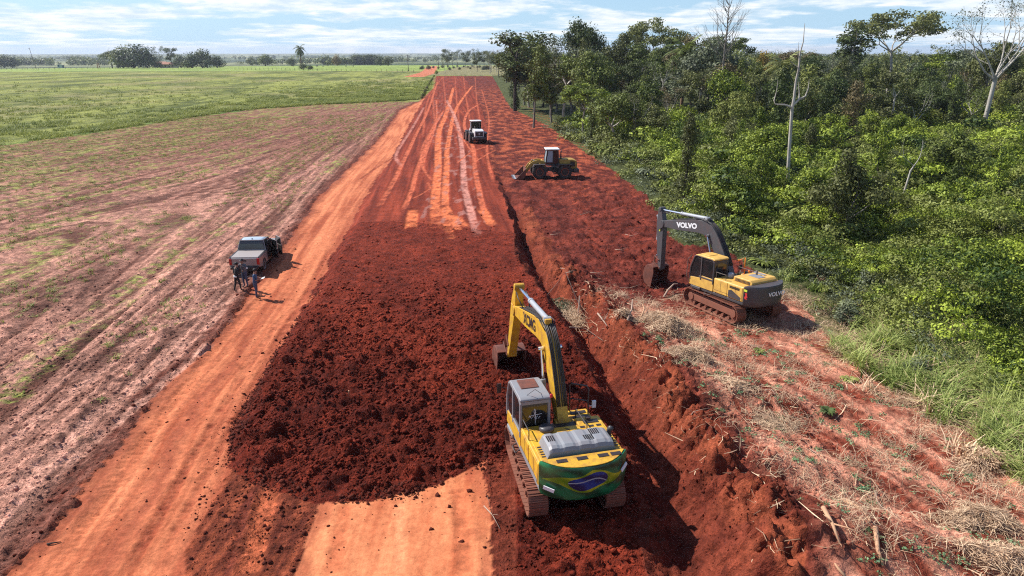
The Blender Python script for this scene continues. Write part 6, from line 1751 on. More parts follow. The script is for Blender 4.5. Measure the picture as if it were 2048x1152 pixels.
def standing(stride=.0, arms='down', lean=0.0, wide=.10):
    J = dict(pelvis=(0, 0, .95, .125), belly=(0, .01 + lean * .3, 1.10, .13), chest=(0, .02 + lean, 1.32, .145), neck=(0, .02 + lean * 1.3, 1.50, .055), jaw=(0, .05 + lean * 1.5, 1.575, .07), crown_=(0, .045 + lean * 1.6, 1.69, .085), nose=(0, .13 + lean * 1.5, 1.60, .018))
    for s, k in (('l', -1), ('r', 1)):
        st = stride * k
        J[s + 'sho'] = (.19 * k, .01 + lean, 1.42, .062); J[s + 'hip'] = (.09 * k, 0, .88, .10)
        J[s + 'kne'] = (wide * k, .03 + st * .5, .50, .062); J[s + 'ank'] = (wide * k, -.02 + st, .10, .042); J[s + 'toe'] = (wide * k * 1.15, .16 + st, .045, .036)
        if arms == 'down' or (arms == 'one' and k < 0):
            J[s + 'elb'] = (.25 * k, -.02, 1.14, .043); J[s + 'wri'] = (.26 * k, .08, .90, .030); J[s + 'palm'] = (.26 * k, .11, .82, .030)
        elif arms in ('hold', 'one'):
            J[s + 'elb'] = (.24 * k, .06, 1.14, .043); J[s + 'wri'] = (.12 * k, .30, 1.16, .030); J[s + 'palm'] = (.09 * k, .37, 1.18, .030)
        elif arms == 'up':
            J[s + 'elb'] = (.30 * k, .12, 1.26, .043); J[s + 'wri'] = (.14 * k, .30, 1.40, .030); J[s + 'palm'] = (.10 * k, .35, 1.46, .030)
    return J
Z_ = lambda shirt, pants, sleeve: dict(belly=shirt, chest=shirt, neck='skin', jaw='skin', crown_='skin', nose='skin', lsho=shirt, rsho=shirt, lelb=sleeve, relb=sleeve, lwri='skin' if sleeve != shirt or shirt == 'navy' else shirt, rwri='skin' if sleeve != shirt or shirt == 'navy' else shirt, lpalm='skin', rpalm='skin', hand='skin',
    pelvis=pants, lhip=pants, rhip=pants, lkne=pants, rkne=pants, lank=pants, rank=pants, ltoe='shoe', rtoe='shoe')
def band(root):
    m = MB(); m.lathe([(.150, .90), (.155, .92), (.152, .975), (.148, .99)], 'z', (0, .0, 0), 18); m.build('reflective_band', M['reflective'], root, 0, True)
    c = MB(); c.lathe([(0, .10), (.06, .09), (.10, .04), (.105, 0)], 'z', (0, .04, 1.665), 16); c.box((0, .15, 1.675), (.15, .12, .015)); c.build('cap', M['black_cloth'], root, 0, True)
def capg(root):
    c = MB(); c.lathe([(0, .10), (.06, .09), (.10, .04), (.105, 0)], 'z', (0, .04, 1.665), 16); c.box((0, .15, 1.675), (.15, .12, .015)); c.build('cap', M['grey_cloth'], root, 0, True)
p1 = G(477, 585); person((p1[0], p1[1], hz(*p1)), R(-40), 'person in black work clothes with pale waist band, walking behind the pickup', standing(.16, 'one', .05), Z_('black_cloth', 'black_cloth', 'black_cloth'), extras=band)
p2 = G(493, 579); person((p2[0], p2[1], hz(*p2)), R(160), 'person in dark grey shirt and blue jeans with arms raised, between the other two', standing(.03, 'up', .03), Z_('grey_cloth', 'jeans', 'grey_cloth'), extras=capg)
p3 = G(514, 597); person((p3[0], p3[1], hz(*p3)), R(-85), 'person in navy shirt and jeans on the orange road, reading a paper', standing(.02, 'hold', .02), Z_('navy', 'jeans', 'navy'))
pp_ = MB(); a_ = R(-85); f_ = Vector((-math.sin(a_), math.cos(a_), 0)); pc_ = Vector((p3[0], p3[1], hz(*p3))) + f_ * .46 + Vector((0, 0, 1.20))
pp_.box(tuple(pc_), (.30, .22, .012), (R(18), 0, a_)); po_ = pp_.build('paper_sheet', M['paper']); tag(po_, 'white sheet of paper held by the person in the navy shirt', 'paper')

# ------------------------------------------------------------------ cattle
def cow(px, py, mat, label, rz):
    x, y = G(px, py, -.5); z = hz(x, y); root = empty('cow', (x, y, z), rz); tag(root, label, 'cow', 'cattle grazing in the far pasture')
    pts = dict(rump=(0, -.75, 1.15, (.30, .34)), belly=(0, 0, 1.02, (.34, .40)), chest=(0, .65, 1.08, (.28, .38)), neck=(0, 1.0, 1.2, .18), head=(0, 1.3, 1.12, .14), muz=(0, 1.62, .95, .09))
    n = list(pts); vs = [pts[k][:3] for k in n]; rs = [pts[k][3] for k in n]; ed = [(i, i + 1) for i in range(5)]
    for sx in (-.22, .22):
        for (b, yy, pth) in ((0, -.75, [(.02, .85, .14), (-.10, .50, .07), (.02, .08, .06)]), (2, .6, [(0, .75, .12), (.03, .42, .07), (0, .08, .06)])):
            pr = b
            for (dy, zz, r) in pth: vs.append((sx, yy + dy, zz)); rs.append(r); ed.append((pr, len(vs) - 1)); pr = len(vs) - 1
    vs += [(0, -1.05, 1.2), (0, -1.15, .6)]; rs += [.04, .03]; ed += [(0, len(vs) - 2), (len(vs) - 2, len(vs) - 1)]
    for sx in (-.16, .16): vs.append((sx, 1.18, 1.25)); rs.append(.03); ed.append((4, len(vs) - 1))
    me = bpy.data.meshes.new('body'); me.from_pydata(vs, ed, []); o = bpy.data.objects.new('body', me); COL.objects.link(o)
    o.modifiers.new('skin', 'SKIN').use_smooth_shade = True
    for i, r in enumerate(rs): me.skin_vertices[0].data[i].radius = r if isinstance(r, tuple) else (r, r)
    o.modifiers.new('s', 'SUBSURF').levels = 1
    me.materials.append(M[mat]); o.parent = root
for i, (px, py, mt, lb, rz) in enumerate([(634, 131, 'cow_dark', 'dark cow near the lone palm in the pasture', 1.2), (646, 132, 'cow_dark', 'dark cow just right of the one nearest the palm', .2), (672, 127.5, 'cow_pale', 'pale cow below the yellowish tree', 1.5),
        (692, 132, 'cow_dark', 'dark cow standing alone in mid pasture, facing away', .1), (706, 131.5, 'cow_dark', 'dark cow nearest to the dark earth bank', .4), (585, 129, 'cow_dark', 'dark cow left of the lone palm', 1.7), (655, 127, 'cow_dark', 'dark cow farthest back in the pasture', 1.5), (700, 127.5, 'cow_pale', 'pale cow far back right of the yellowish tree', 1.4)]):
    cow(px, py, mt, lb, rz)

# ------------------------------------------------------------------ farmstead, poles and far trees
F_ = 'trees around the farmstead'
def far_tree(label, kind, seed, px, pyb, pyt, leafm, wide=1.0, bm_='bark_dark', name='tree', grp=None):
    x, y = G(px, pyb, -.8); z = hz(x, y); v = (pyt - 576) / _f; top = CAM_H - (_s + v * _c) / (_c - v * _s) * y
    return put_tree(name, label, kind, seed, (x, y), max(top - z, 2), leafm, bm_, wide, grp)
far_tree('huge dark spreading tree over the farmstead', 'bush', 51, 268, 132, 76, 'leaf_dark', 1.55)
far_tree('dark left shoulder tree of the huge farmstead tree', 'bush', 52, 246, 132, 84, 'leaf_mid', 1.1)
far_tree('dark right shoulder tree of the huge farmstead tree', 'bush', 52, 294, 132, 86, 'leaf_dark', 1.1)
far_tree('grey-green round tree at the left end of the farmstead', 'broad', 1, 224, 131, 97, 'leaf_mid', 1.6)
far_tree('pinkish brown dry shrub under the huge farmstead tree', 'bush', 51, 257, 131.5, 116, 'leaf_brown', 1.0, name='shrub')
far_tree('thin bare grey tree behind the farmstead roof', 'sparse', 31, 322, 130, 88, 'leaf_grey', 1.1)
far_tree('narrow dark tree right of the bare grey tree', 'slender', 11, 344, 131, 89, 'leaf_dark', 1.2)
far_tree('grey-brown dense tree in front of the farmhouse', 'bush', 51, 362, 133, 101, 'leaf_grey', 1.0)
far_tree('dark flat-crowned tree at the right of the farmstead', 'bush', 51, 405, 133, 88, 'leaf_dark', 1.15)
far_tree('dark round tree below the flat crown of the farmstead', 'bush', 52, 384, 134, 100, 'leaf_dark', 1.3)
far_tree('low dark tree closing the farmstead on the right', 'bush', 52, 434, 133, 105, 'leaf_dark', 1.3)
far_tree('dense bush at the foot of the farmstead trees, right side', 'bush', 52, 415, 134, 116, 'leaf_dark', 1.4, name='shrub')
far_tree('dense bush at the foot of the farmstead trees, centre', 'bush', 51, 375, 134, 117, 'leaf_olive', 1.4, name='shrub')
far_tree('olive bush beside the white vehicles', 'bush', 52, 315, 132, 117, 'leaf_olive', 1.2, name='shrub')
far_tree('small dark bush below the grey-green farmstead tree', 'bush', 51, 237, 132.5, 125, 'leaf_dark', 1.0, name='shrub')
far_tree('round dark green tree alone on the skyline between farmstead and palm', 'bush', 51, 530, 124, 102, 'leaf_mid', 1.15)
far_tree('small round tree just left of the lone palm', 'bush', 52, 582, 124, 110, 'leaf_mid', 1.0)
far_tree('yellowish round tree beyond the pasture', 'bush', 52, 673, 125, 104, 'leaf_yellow', .8)
far_tree('dark tree left of a wide olive tree at the far pasture edge', 'bush', 52, 760, 126, 110, 'leaf_dark', 1.1)
far_tree('wide olive tree at the far pasture edge', 'bush', 51, 776, 127, 107, 'leaf_olive', 1.1)
far_tree('round bush at the foot of the lone palm, left part', 'bush', 51, 607, 140, 123, 'leaf_dark', 1.3, name='shrub')
far_tree('lower right part of the bush at the foot of the lone palm', 'bush', 52, 621, 140, 128, 'leaf_mid', 1.2, name='shrub')
far_tree('bright green bush where the pasture meets the head of the red track', 'bush', 51, 873, 152, 138, 'leaf_bright', .85, name='shrub')
for i, (px, pyb, pyt) in enumerate([(6, 122, 102), (22, 122, 106), (-12, 122, 103)]):
    far_tree('dark grove tree at the left border of the photo on the skyline', 'bush', 51 + i % 2, px, pyb, pyt, 'leaf_dark', 1.2, grp='grove at the left border')
for i, (px, pyb, pyt) in enumerate([(895, 135, 92), (915, 134, 96), (932, 136, 99), (948, 136, 94), (968, 138, 96), (905, 132, 101), (982, 140, 98)]):
    far_tree(['grey slender tree at the head of the red track', 'thin-leaved grey tree at the head of the red track'][i % 2], ['slender', 'sparse'][i % 2], [11, 31][i % 2], px, pyb, pyt, 'leaf_grey', 1.2, 'bark_grey', grp='thin trees at the head of the red track')
for i in range(22):
    px = 842 + i * 6.5 + rnd.normal(0, 2); far_tree('dry scrub bush along the head of the red track', 'bush', 51 + i % 2, px, 137 + rnd.uniform(-4, 6), 131 + rnd.uniform(-4, 3), ['leaf_olive', 'leaf_grey', 'leaf_brown'][i % 3], 1.1, name='shrub', grp='scrub bushes at the head of the track')
# hedge along the pasture corner
for i in range(15):
    t = i / 14; px = 871 - 24 * t ** .9; py = 154 + 44 * t
    x, y = G(px - 3, py, 0); put_tree('shrub', 'low shrub in the ragged hedge between pasture and haul road', 'bush', 51 + i % 2, (x, y), rnd.uniform(.9, 1.6), ['leaf_bright', 'leaf_mid', 'leaf_brown'][i % 3], 'bark_dark', 1.1, 'hedge shrubs beside the haul road')
# leafy shrubs breaking up the grassy verge
for i in range(26):
    yy_ = rnd.uniform(20, 42); xx_ = float(FE(yy_)) + rnd.uniform(1.2, 9)
    put_tree('shrub', 'leafy shrub growing among the grass tussocks in front of the thicket', 'bush', 51 + i % 2, (xx_, yy_), rnd.uniform(.8, 2.0), ['leaf_bright', 'leaf_mid', 'leaf_grey'][i % 3], 'bark_dark', rnd.uniform(.8, 1.3), 'shrubs among the tussocks')
# far treelines
P_ = []; S_ = []
for i in range(70):
    d0 = 10 ** rnd.uniform(2.98, 3.75); a0 = rnd.uniform(-.70, .62); L = rnd.uniform(.03, .16) * (1 + .0 * d0); n = int(rnd.uniform(8, 34))
    a = a0 + np.linspace(0, L, n) + rnd.normal(0, .002, n); dd = d0 * (1 + .1 * np.linspace(-1, 1, n) * rnd.normal()) + rnd.normal(0, 14, n)
    s = rnd.uniform(4, 8) * rnd.uniform(.7, 1.3, n)
    x, y = np.sin(a) * dd, np.cos(a) * dd; P_.append(np.stack([x, y, hz_arr(x, y) + s * .35], 1)); S_.append(s)
P_ = np.concatenate(P_); S_ = np.concatenate(S_)
scatter('treeline', [clump_proto(61, 70, .45, flat=1.1), clump_proto(62, 70, .5, flat=1.3)], P_, S_, .4 + rnd.normal(0, .2, len(P_)), M['leaf_mid'], 'rows and groves of trees fading over the far farmland', 'treeline', 12)
for i, (px, n) in enumerate([(708, 5), (722, 5), (735, 5), (752, 3), (648, 3), (655, 2)]):
    for k in range(n):
        far_tree('tree of the blue-green block on the skyline beyond the pasture', 'bush', 51 + (i + k) % 2, px + k * 3 + rnd.normal(0, 1), 119.5, 104.5 + rnd.uniform(0, 2) + (5 if i > 3 else 0), 'leaf_dark', 1.2, grp='tree block on the skyline')
# farmhouse
hx, hy = G(338, 131, -.8); hz0 = hz(hx, hy)
fh = empty('farmhouse', (hx, hy, hz0), R(8)); tag(fh, 'low farmhouse with pinkish tiled roof half hidden by trees', 'house')
m = MB(); m.box((0, 0, 1.5), (14, 7, 3.0)); m.build('wall', M['wall_cream'], fh)
m = MB(); m.prism([(-4.1, 2.9), (0, 4.6), (4.1, 2.9), (4.1, 3.05), (0, 4.8), (-4.1, 3.05)], 'x', -7.6, 7.6); m.build('roof', M['roof_tile'], fh)
for k in (-5, -2, 4):
    m = MB(); m.box((k, -3.53, 1.6), (1.3, .08, 1.1)); w_ = m.build('window', M['glass'], fh); m = MB(); m.box((k, -3.56, 1.0), (1.5, .1, .1)); m.build('sill', M['white'], w_)
m = MB(); m.box((1, -3.53, 1.05), (1.0, .08, 2.1)); m.build('door', M['bark_dark'], fh)
hx, hy = G(322, 128.5, -.8)
fb = empty('barn', (hx, hy, hz(hx, hy)), R(-5)); tag(fb, 'small barn with pale roof behind the farmhouse', 'barn')
m = MB(); m.box((0, 0, 1.8), (11, 7, 3.6)); m.build('wall', M['wall_cream'], fb)
m = MB(); m.prism([(-4.0, 3.4), (0, 5.2), (4.0, 3.4), (4.0, 3.55), (0, 5.4), (-4.0, 3.55)], 'x', -6, 6); m.build('roof', M['roof_tile'], fb)
m = MB(); m.box((0, -3.53, 1.5), (3.0, .08, 3.0)); m.build('door', M['bark_dark'], fb)
def van(px, py, label):
    x, y = G(px, py, -.8); r_ = empty('parked_van', (x, y, hz(x, y)), R(88)); tag(r_, label, 'van')
    b = MB(); b.prism([(-2.6, .4), (2.5, .4), (2.6, 1.1), (1.9, 1.25), (1.3, 2.05), (-2.5, 2.1), (-2.62, 1.9)], 'x', -.95, .95); b.build('body', M['white'], r_, .06)
    b = MB(); b.prism([(1.85, 1.28), (1.33, 1.95), (.3, 1.95), (.3, 1.28)], 'x', -.96, .96); b.build('window', M['glass'], r_)
    for sx in (-1, 1):
        for yy in (-1.6, 1.6): wheel(r_, (sx * .85, yy, .36), .36, .22, M['cyl_grey'], rim=.6)
van(281, 130.5, 'white van parked at the farmstead, left of its twin'); van(293, 130.5, 'white van parked at the farmstead, beside the olive bush')
x, y = G(119, 130.5, -.8); b_ = empty('notice_board', (x, y, hz(x, y)), R(-6)); tag(b_, 'pale board with dark blue corner standing by the far fence', 'board')
m = MB(); m.box((0, 0, 2.0), (4.6, .12, 3.0)); m.build('panel', M['glass_pale'], b_); m = MB(); m.box((-.9, -.09, 2.4), (1.5, .05, 1.6)); m.build('dark_patch', M['navy'], b_); m = MB(); m.box((3.4, 0, 1.8), (1.8, .10, 2.6), (0, .2, 0)); m.build('dark_panel', M['navy'], b_)
for sx in (-2.0, 2.0): m = MB(); m.box((sx, .1, 1.2), (.14, .12, 2.6)); m.build('post', M['pole'], b_)
for i, (px, tl) in enumerate(((194, .10), (199, -.14))):
    x, y = G(px, 131, -.8); m = MB(); m.tube([(0, 0, -.3), (tl * 5, 0, 4.6)], .35, 8); o = m.build('fence_post', M['roof_tile']); o.location = (x, y, hz(x, y)); tag(o, ['left reddish leaning gate post at the far fence', 'right reddish leaning gate post at the far fence'][i], 'post')
x, y = G(421, 134.5, -.8); m = MB()
for a in (-1.6, 1.6): m.box((a, 0, 1.3), (.25, .2, 2.6))
m.box((0, 0, 2.2), (3.0, .12, .2)); o = m.build('gate_frame', M['white']); o.location = (x, y, hz(x, y)); tag(o, 'small white gate frame in front of the dark farmstead trees', 'gate')
def upole(px, py, pyt, label, lean=0.0, arm=True):
    x, y = G(px, py, -.5); z = hz(x, y); v = (pyt - 576) / _f; H = CAM_H - (_s + v * _c) / (_c - v * _s) * y - z
    r_ = empty('utility_pole', (x, y, z), 0, 0, lean); tag(r_, label, 'utility pole')
    m = MB(); m.tube([(0, 0, -.5), (0, 0, H * .5), (0, 0, H)], [.24, .2, .15], 8); m.build('pole', M['pole'], r_, 0, True)
    if arm:
        m = MB(); m.box((0, 0, H - .5), (2.4, .12, .14)); a = m.build('crossarm', M['pole'], r_)
        for k in (-1.1, 0, 1.1): m = MB(); m.lathe([(.05, 0), (.08, .05), (.05, .12), (.08, .17), (0, .22)], 'z', (k, 0, H - .43), 8); m.build('insulator', M['white'], a)
upole(71, 131, 95, 'leaning wooden pole in the field at the far left', R(-7)); upole(817, 143, 109, 'utility pole with crossarm at the far corner of the pasture', R(-1.5)); upole(877, 139, 116, 'utility pole beside the orange road bend at the head of the track', 0, False)
# far fence
def fence(pa, pb, n, label, z=-.6):
    a, b = G(*pa, z), G(*pb, z); r_ = empty('fence', (a[0], a[1], 0)); tag(r_, label, 'fence')
    pr = None; wires = MB()
    for i in range(n):
        t = i / (n - 1); x, y = a[0] + (b[0] - a[0]) * t, a[1] + (b[1] - a[1]) * t; zz = hz(x, y)
        m = MB(); m.tube([(x - a[0], y - a[1], zz - .3), (x - a[0] + rnd.normal(0, .05), y - a[1], zz + 1.5)], .11, 6); m.build('post', M['pole'], r_)
        if pr:
            for h in (.5, .9, 1.3): wires.tube([(pr[0], pr[1], pr[2] + h), (x - a[0], y - a[1], zz + h)], .012, 4)
        pr = (x - a[0], y - a[1], zz)
    wires.build('wire', M['pole'], r_)
fence((-20, 133), (440, 135.5), 42, 'post and wire fence along the far edge of the pasture, left of the palm')
fence((470, 139), (838, 146), 40, 'post and wire fence between the two pastures, right of the farmstead')
dxm = MB()
# ------------------------------------------------------------------ debris
def stick(pts, r, label, mat='dry_wood', name='branch', z=.1, cat='branch', twig=0):
    P = []
    for (px, py, h) in pts:
        x, y = G(px, py, z); x, y = G(px, py, hz(x, y) + h); P.append(Vector((x, y, hz(x, y) + h)))
    m = MB(); o0 = P[0].copy(); q = [p - o0 for p in P]
    rs = [r * (1 - .6 * i / (len(q) - 1)) for i in range(len(q))]; m.tube(q, rs, 7)
    rr2 = random.Random(len(label))
    for k in range(twig):
        i = rr2.randrange(1, len(q)); d = Vector((rr2.uniform(-1, 1), rr2.uniform(-1, 1), rr2.uniform(.1, .8))).normalized() * rr2.uniform(.3, .7)
        m.tube([q[i], q[i] + d * .6, q[i] + d + Vector((0, 0, -.05))], [rs[i] * .6, rs[i] * .4, rs[i] * .15], 5)
    o = m.build(name, M[mat], None, 0, True); o.location = o0; tag(o, label, cat); return o
stick([(1328, 592, .05), (1336, 580, .35), (1347, 570, .55), (1356, 566, .45)], .07, 'thick bent branch sticking up beside the dark grey excavator bucket')
stick([(1254, 652, .05), (1263, 625, .5), (1264, 612, .7)], .06, 'upright broken branch at the top of the bank near the brush pile', twig=1)
stick([(1160, 640, .1), (1158, 622, .4), (1157, 603, .7)], .05, 'pale upright stick leaning in the brush pile')
stick([(1196, 618, .3), (1208, 632, .3), (1215, 648, .2)], .05, 'forked branch on the right side of the brush pile', twig=3)
stick([(1282, 640, .2), (1288, 625, .35), (1284, 610, .4)], .05, 'short stump of wood behind the straw mat', 'wood')
stick([(1140, 655, .1), (1170, 662, .1), (1206, 668, .05)], .035, 'long thin branch lying across the ditch below the brush pile')
stick([(1560, 645, .0), (1562, 628, .5), (1580, 622, .75), (1592, 636, .6), (1586, 650, .1)], .025, 'hooped root arching behind the dark grey excavator')
stick([(1688, 1005, .05), (1712, 1035, .06), (1736, 1062, .04)], .085, 'pale split log lying between the straw and the wheel rut', 'wood', 'log', cat='log')
stick([(1748, 1068, .04), (1758, 1092, .08), (1768, 1122, .05)], .075, 'orange-brown splintered log just nearer than the pale split log', 'wood', 'log', cat='log')
stick([(1640, 1050, .05), (1662, 1064, .15), (1680, 1086, .08)], .07, 'splintered stump end below the pale split log', 'wood', 'log', cat='log', twig=4)
stick([(1752, 978, .1), (1754, 1002, .15), (1762, 1015, .1), (1780, 1026, .05), (1800, 1042, .03)], .022, 'curled pale vine on the stripped ground right of the split log')
stick([(1690, 1152, .05), (1678, 1128, .1), (1672, 1112, .12)], .05, 'reddish broken stick at the bottom edge right of the spoil bank', 'wood')
stick([(968, 1012, .05), (985, 1030, .12), (1000, 1058, .04)], .022, 'thin pale branch at the right edge of the orange grade', twig=3)
stick([(870, 640 + 130, .2), (869, 778, .2)], .03, 'short pale stick standing in the loose dark soil', 'wood') if False else None
stick([(697, 774, .45), (697, 790, .1)], .03, 'short pale stick standing in the loose dark soil', 'wood')
stick([(94, 1088, .03), (110, 1085, .05), (122, 1084, .02)], .03, 'short dark stick lying on the orange road at the lower left', 'bark_dark')
stick([(1170, 592, .1), (1130, 590, .2), (1095, 600, .05)], .03, 'thin twiggy branch at the back of the brush pile', twig=5)
for i, (px, py, dx, dy) in enumerate([(1240, 575, 40, -6), (1290, 560, 26, 10), (1180, 545, 30, 8), (1120, 545, 24, -5), (1230, 500, 22, 4), (1350, 590, 46, 4), (1100, 470, 18, 5), (1160, 430, 20, -4), (1250, 470, 26, 5), (1300, 600, -30, 12), (1420, 640, 34, 14), (1530, 780, 24, 14), (1620, 900, 18, 20), (1440, 700, 30, 10), (1380, 820, 14, 22), (1500, 690, 30, 12)]):
    o = stick([(px, py, .04), (px + dx * .5, py + dy * .5 - 2, .09), (px + dx, py + dy, .03)], .022, 'thin broken twig lying on the cleared red ground', twig=2); o['group'] = 'broken twigs on the cleared ground'
# litter of broken stalks and twigs over the stripped ground
n_ = 5200; xx = rnd.uniform(3.5, 22, n_); yy = rnd.uniform(14, 40, n_); k = (xx > L3(yy) - .8) & (xx < FE(yy) + 2.5) & (fbm(xx / 1.5, yy / 1.5, 3, 471) > -.08); xx, yy = xx[k], yy[k]; n_ = len(xx)
c_ = pts_on(xx, yy, .025); th = rnd.uniform(0, 6.28, n_); L_ = rnd.gamma(2.0, .11, n_)[:, None]; d_ = np.stack([np.cos(th), np.sin(th), rnd.normal(0, .12, n_)], 1); s_ = np.stack([-np.sin(th), np.cos(th), np.full(n_, .5)], 1) * (.007 + .010 * rnd.random((n_, 1)))
bd_ = np.stack([-np.sin(th), np.cos(th), np.full(n_, .4)], 1) * L_ * rnd.normal(0, .22, (n_, 1))
V = np.stack([c_ - d_ * L_ + s_ * .4, c_ - d_ * L_ - s_ * .4, c_ + bd_ - s_, c_ + bd_ + s_, c_ + bd_ + s_, c_ + bd_ - s_, c_ + d_ * L_ - s_ * .4, c_ + d_ * L_ + s_ * .4], 1).reshape(-1, 3)
o = link_mesh('plant_litter', np_mesh('plant_litter', V, quad_faces(len(V) // 4), attrs={'tint': np.repeat(np.clip(rnd.normal(.25, .35, n_), 0, 1), 8)}, mats=(M['straw'],))); tag(o, 'litter of broken stalks, roots and twigs strewn over the stripped ground', 'plant litter', kind='stuff')
# brush pile
bx_, by_ = G(1148, 606, .1); bz_ = hz(bx_, by_)
bp_r = empty('brush_pile', (bx_, by_, bz_)); tag(bp_r, 'heap of uprooted green and dry brush beside the ditch', 'brush pile')
pr = np.random.default_rng(4); C_ = []; 
for i in range(30): C_.append(cluster(pr, np.array([pr.uniform(-1.3, 1.5), pr.uniform(-.2, 1.3), pr.uniform(.1, .55)]), .38, 60, .6))
PP = np.concatenate([c[0] for c in C_]); NN = np.concatenate([c[1] for c in C_])
link_mesh('foliage', np_mesh('foliage', leaf_quads(PP, NN, .13, pr, .3), quad_faces(len(PP)), attrs={'tint': np.repeat(pr.uniform(0, 1, len(PP)), 4)}), bp_r, (M['leaf_grey'],))
n_ = 1500; c_ = np.stack([pr.normal(0, .9, n_), pr.normal(-.5, .8, n_), np.abs(pr.normal(.1, .18, n_))], 1); d_ = pr.normal(0, 1, (n_, 3)); d_[:, 2] *= .4; d_ /= np.linalg.norm(d_, axis=1)[:, None]; s_ = np.cross(d_, [0, 0, 1.0]) * .009; L_ = pr.uniform(.2, .55, n_)[:, None]
link_mesh('dead_stalks', np_mesh('dead_stalks', np.stack([c_ - d_ * L_ - s_, c_ - d_ * L_ + s_, c_ + d_ * L_ + s_, c_ + d_ * L_ - s_], 1).reshape(-1, 3), quad_faces(n_), attrs={'tint': np.repeat(pr.uniform(0, 1, n_), 4)}), bp_r, (M['straw'],))
# broad-leaved plants at the front of the thicket
def broadleaf(px, py, label, s=1.0, mat='leaf_bright', n=26, z=.1):
    x, y = G(px, py, z); root = empty('broadleaf_plant', (x, y, hz(x, y))); tag(root, label, 'plant')
    r_ = np.random.default_rng(px); V = []; T = []
    for i in range(n):
        a = r_.uniform(0, 6.28); d = np.array([math.cos(a), math.sin(a), 0]); L = s * r_.uniform(.6, 1.3); sd_ = np.array([-d[1], d[0], 0]) * L * .10; p = d * .1 * s; t = r_.uniform(.3, 1)
        for q in range(4):
            f1 = (q + 1) / 4; p1 = d * L * f1 * .8 + np.array([0, 0, L * (1.2 * f1 - 1.0 * f1 * f1)]); w0 = math.sin(math.pi * (.15 + .8 * q / 4)); w1 = math.sin(math.pi * (.15 + .8 * (q + 1) / 4)) if q < 3 else .05
            V += [p - sd_ * w0, p + sd_ * w0, p1 + sd_ * w1, p1 - sd_ * w1]; T += [t] * 4; p = p1
    V = np.array(V); link_mesh('leaves', np_mesh('leaves', V, quad_faces(len(V) // 4), attrs={'tint': np.array(T)}), root, (M[mat],))
broadleaf(1302, 352, 'broad glossy-leaved plant at the thicket edge beyond the bucket', 2.2, 'leaf_grey', 60)
broadleaf(1275, 338, 'smaller glossy-leaved plant left of the broad glossy one', 1.5, 'leaf_grey', 40)
broadleaf(1525, 528, 'arching long-leaved plant behind the dark grey excavator', 1.1, 'leaf_mid', 50)
broadleaf(1518, 700, 'small grassy green plant on the stripped ground below the second excavator', .38, 'leaf_mid', 40)
broadleaf(1700, 758, 'light green grassy plant standing alone before the tussocks', .45, 'leaf_mid', 50)
broadleaf(1655, 826, 'dark green grassy plant beside the wheel rut', .42, 'leaf_dark', 50)
# ------------------------------------------------------------------ clods
rc = np.random.default_rng(8)
ico = []
t_ = (1 + 5 ** .5) / 2
IV = np.array([(-1, t_, 0), (1, t_, 0), (-1, -t_, 0), (1, -t_, 0), (0, -1, t_), (0, 1, t_), (0, -1, -t_), (0, 1, -t_), (t_, 0, -1), (t_, 0, 1), (-t_, 0, -1), (-t_, 0, 1)]) / 1.9
IF = np.array([(0, 11, 5), (0, 5, 1), (0, 1, 7), (0, 7, 10), (0, 10, 11), (1, 5, 9), (5, 11, 4), (11, 10, 2), (10, 7, 6), (7, 1, 8), (3, 9, 4), (3, 4, 2), (3, 2, 6), (3, 6, 8), (3, 8, 9), (4, 9, 5), (2, 4, 11), (6, 2, 10), (8, 6, 7), (9, 8, 1)])
xx = rc.uniform(-28, 12, 270000); yy = 14.5 + rc.gamma(1.6, 9, 270000)
dfl = np.minimum(xx - RR(yy), np.where(xx < G(1030, 905)[0], yy - YF(xx), 50))
den = np.where((dfl > -.1) & (xx < L1(yy)), .75 * (1 - ss(26, 46, yy)) + .06, 0)
den = np.maximum(den, np.where((dfl > -1.6) & (dfl <= -.1) & (xx < OR(yy)), .10 * np.exp(dfl * 2.2), 0))
den = np.maximum(den, np.where((xx > L1(yy)) & (xx < FE(yy)), .16, 0))
den = np.maximum(den, np.where((xx > OR(yy)) & (yy < 22) & (xx < L1(yy)), .35, 0))
den = np.maximum(den, np.where((xx < OL(yy)) & (yy < 23) & (xx > RR(yy) - .5), .20, 0))
den = np.maximum(den, np.where((RL(yy) - xx < 1.3) & (RL(yy) - xx > -.1), .07, 0))
fldm = (xx < RL(yy) - .8) & (xx > -.80 * yy - 2)
den = np.maximum(den, np.where(fldm, .30 * (1 - ss(30, 52, yy)), 0)); den = np.maximum(den, np.where((xx > RL(yy)) & (xx < RR(yy)), .012, 0)); den = np.maximum(den, np.where((xx > OL(yy)) & (xx < OR(yy)) & (yy < YF(xx)), .02, 0))
den = np.where(yy < 60, den, 0)
k = rc.random(len(xx)) < den * np.clip(.8 + 1.6 * fbm(xx * .8, yy * .8, 3, 501), .1, 1); xx, yy = xx[k], yy[k]
ex = np.hypot((xx - 1.5) * 1.0, (yy - 19.3) * .7) > 1.9; xx, yy = xx[ex], yy[ex]
n_ = len(xx); print('clods', n_)
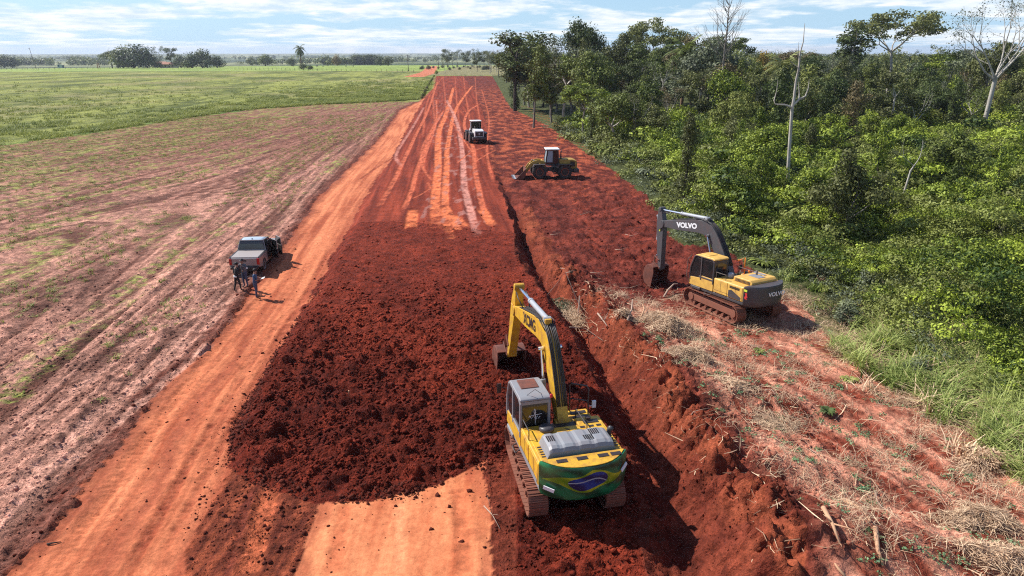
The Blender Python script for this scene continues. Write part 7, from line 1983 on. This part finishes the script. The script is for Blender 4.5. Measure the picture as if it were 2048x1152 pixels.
s = .014 * (1 + rc.pareto(2.1, n_)); s = np.clip(s, .014, .075) * np.where(rc.random(n_) < .5, 1, 1.25) * (1 + .012 * np.maximum(0, yy - 18)) * np.where((xx > RL(yy)) & (xx < RR(yy)) | (xx < RL(yy) - .8), .75, 1)
V = IV[None] * rc.uniform(.45, 1.45, (n_, 12, 1)) * s[:, None, None] * np.array([1, 1, .75]); a = rc.uniform(0, 6.28, n_); ca, sa = np.cos(a)[:, None], np.sin(a)[:, None]
V = np.stack([V[..., 0] * ca - V[..., 1] * sa, V[..., 0] * sa + V[..., 1] * ca, V[..., 2]], -1) + np.stack([xx, yy, hz_arr(xx, yy) + s * .15], 1)[:, None]
F = (IF[None] + (np.arange(n_) * 12)[:, None, None]).reshape(-1, 3)
i_ = np.clip(np.searchsorted(gx, xx) - 1, 0, nx - 1); j_ = np.clip(np.searchsorted(gy, yy) - 1, 0, ny - 1)
cc = np.where((dfl[k][ex] < .6)[:, None] & (xx < OR(yy) + .3)[:, None] & (xx > RL(yy) - .8)[:, None], np.array([.10, .022, .013]), col[j_ * nx + i_]) * rc.uniform(.75, 1.15, (n_, 1))
me = np_mesh('soil_clods', V.reshape(-1, 3), F, attrs={'soil': np.repeat(cc, 12, 0), 'rough': np.full(n_ * 12, .5)}, mats=(gm,))
tag(link_mesh('soil_clods', me), 'crumbly clods of dark red soil over the fill and its edges', 'soil', kind='stuff')

# ------------------------------------------------------------------ haze
hm = bpy.data.materials.new('haze'); hm.use_nodes = True; nt = hm.node_tree; nt.nodes.clear()
ho = nt.nodes.new('ShaderNodeOutputMaterial'); pv = nt.nodes.new('ShaderNodeVolumePrincipled')
pv.inputs['Color'].default_value = (.80, .88, 1.0, 1); pv.inputs['Density'].default_value = HAZE; pv.inputs['Anisotropy'].default_value = .2
nt.links.new(pv.outputs[0], ho.inputs['Volume'])
zmin, zmax = float(ZG.min()) - 1.0, max(CAM_H + 16, float(ZG.max()) + 5)
m = MB(); m.box((0, 4800, (zmin + zmax) / 2), (19400, 9900, zmax - zmin)); o = m.build('haze', hm); tag(o, 'thin bluish haze lying over the whole landscape', 'haze', kind='stuff')
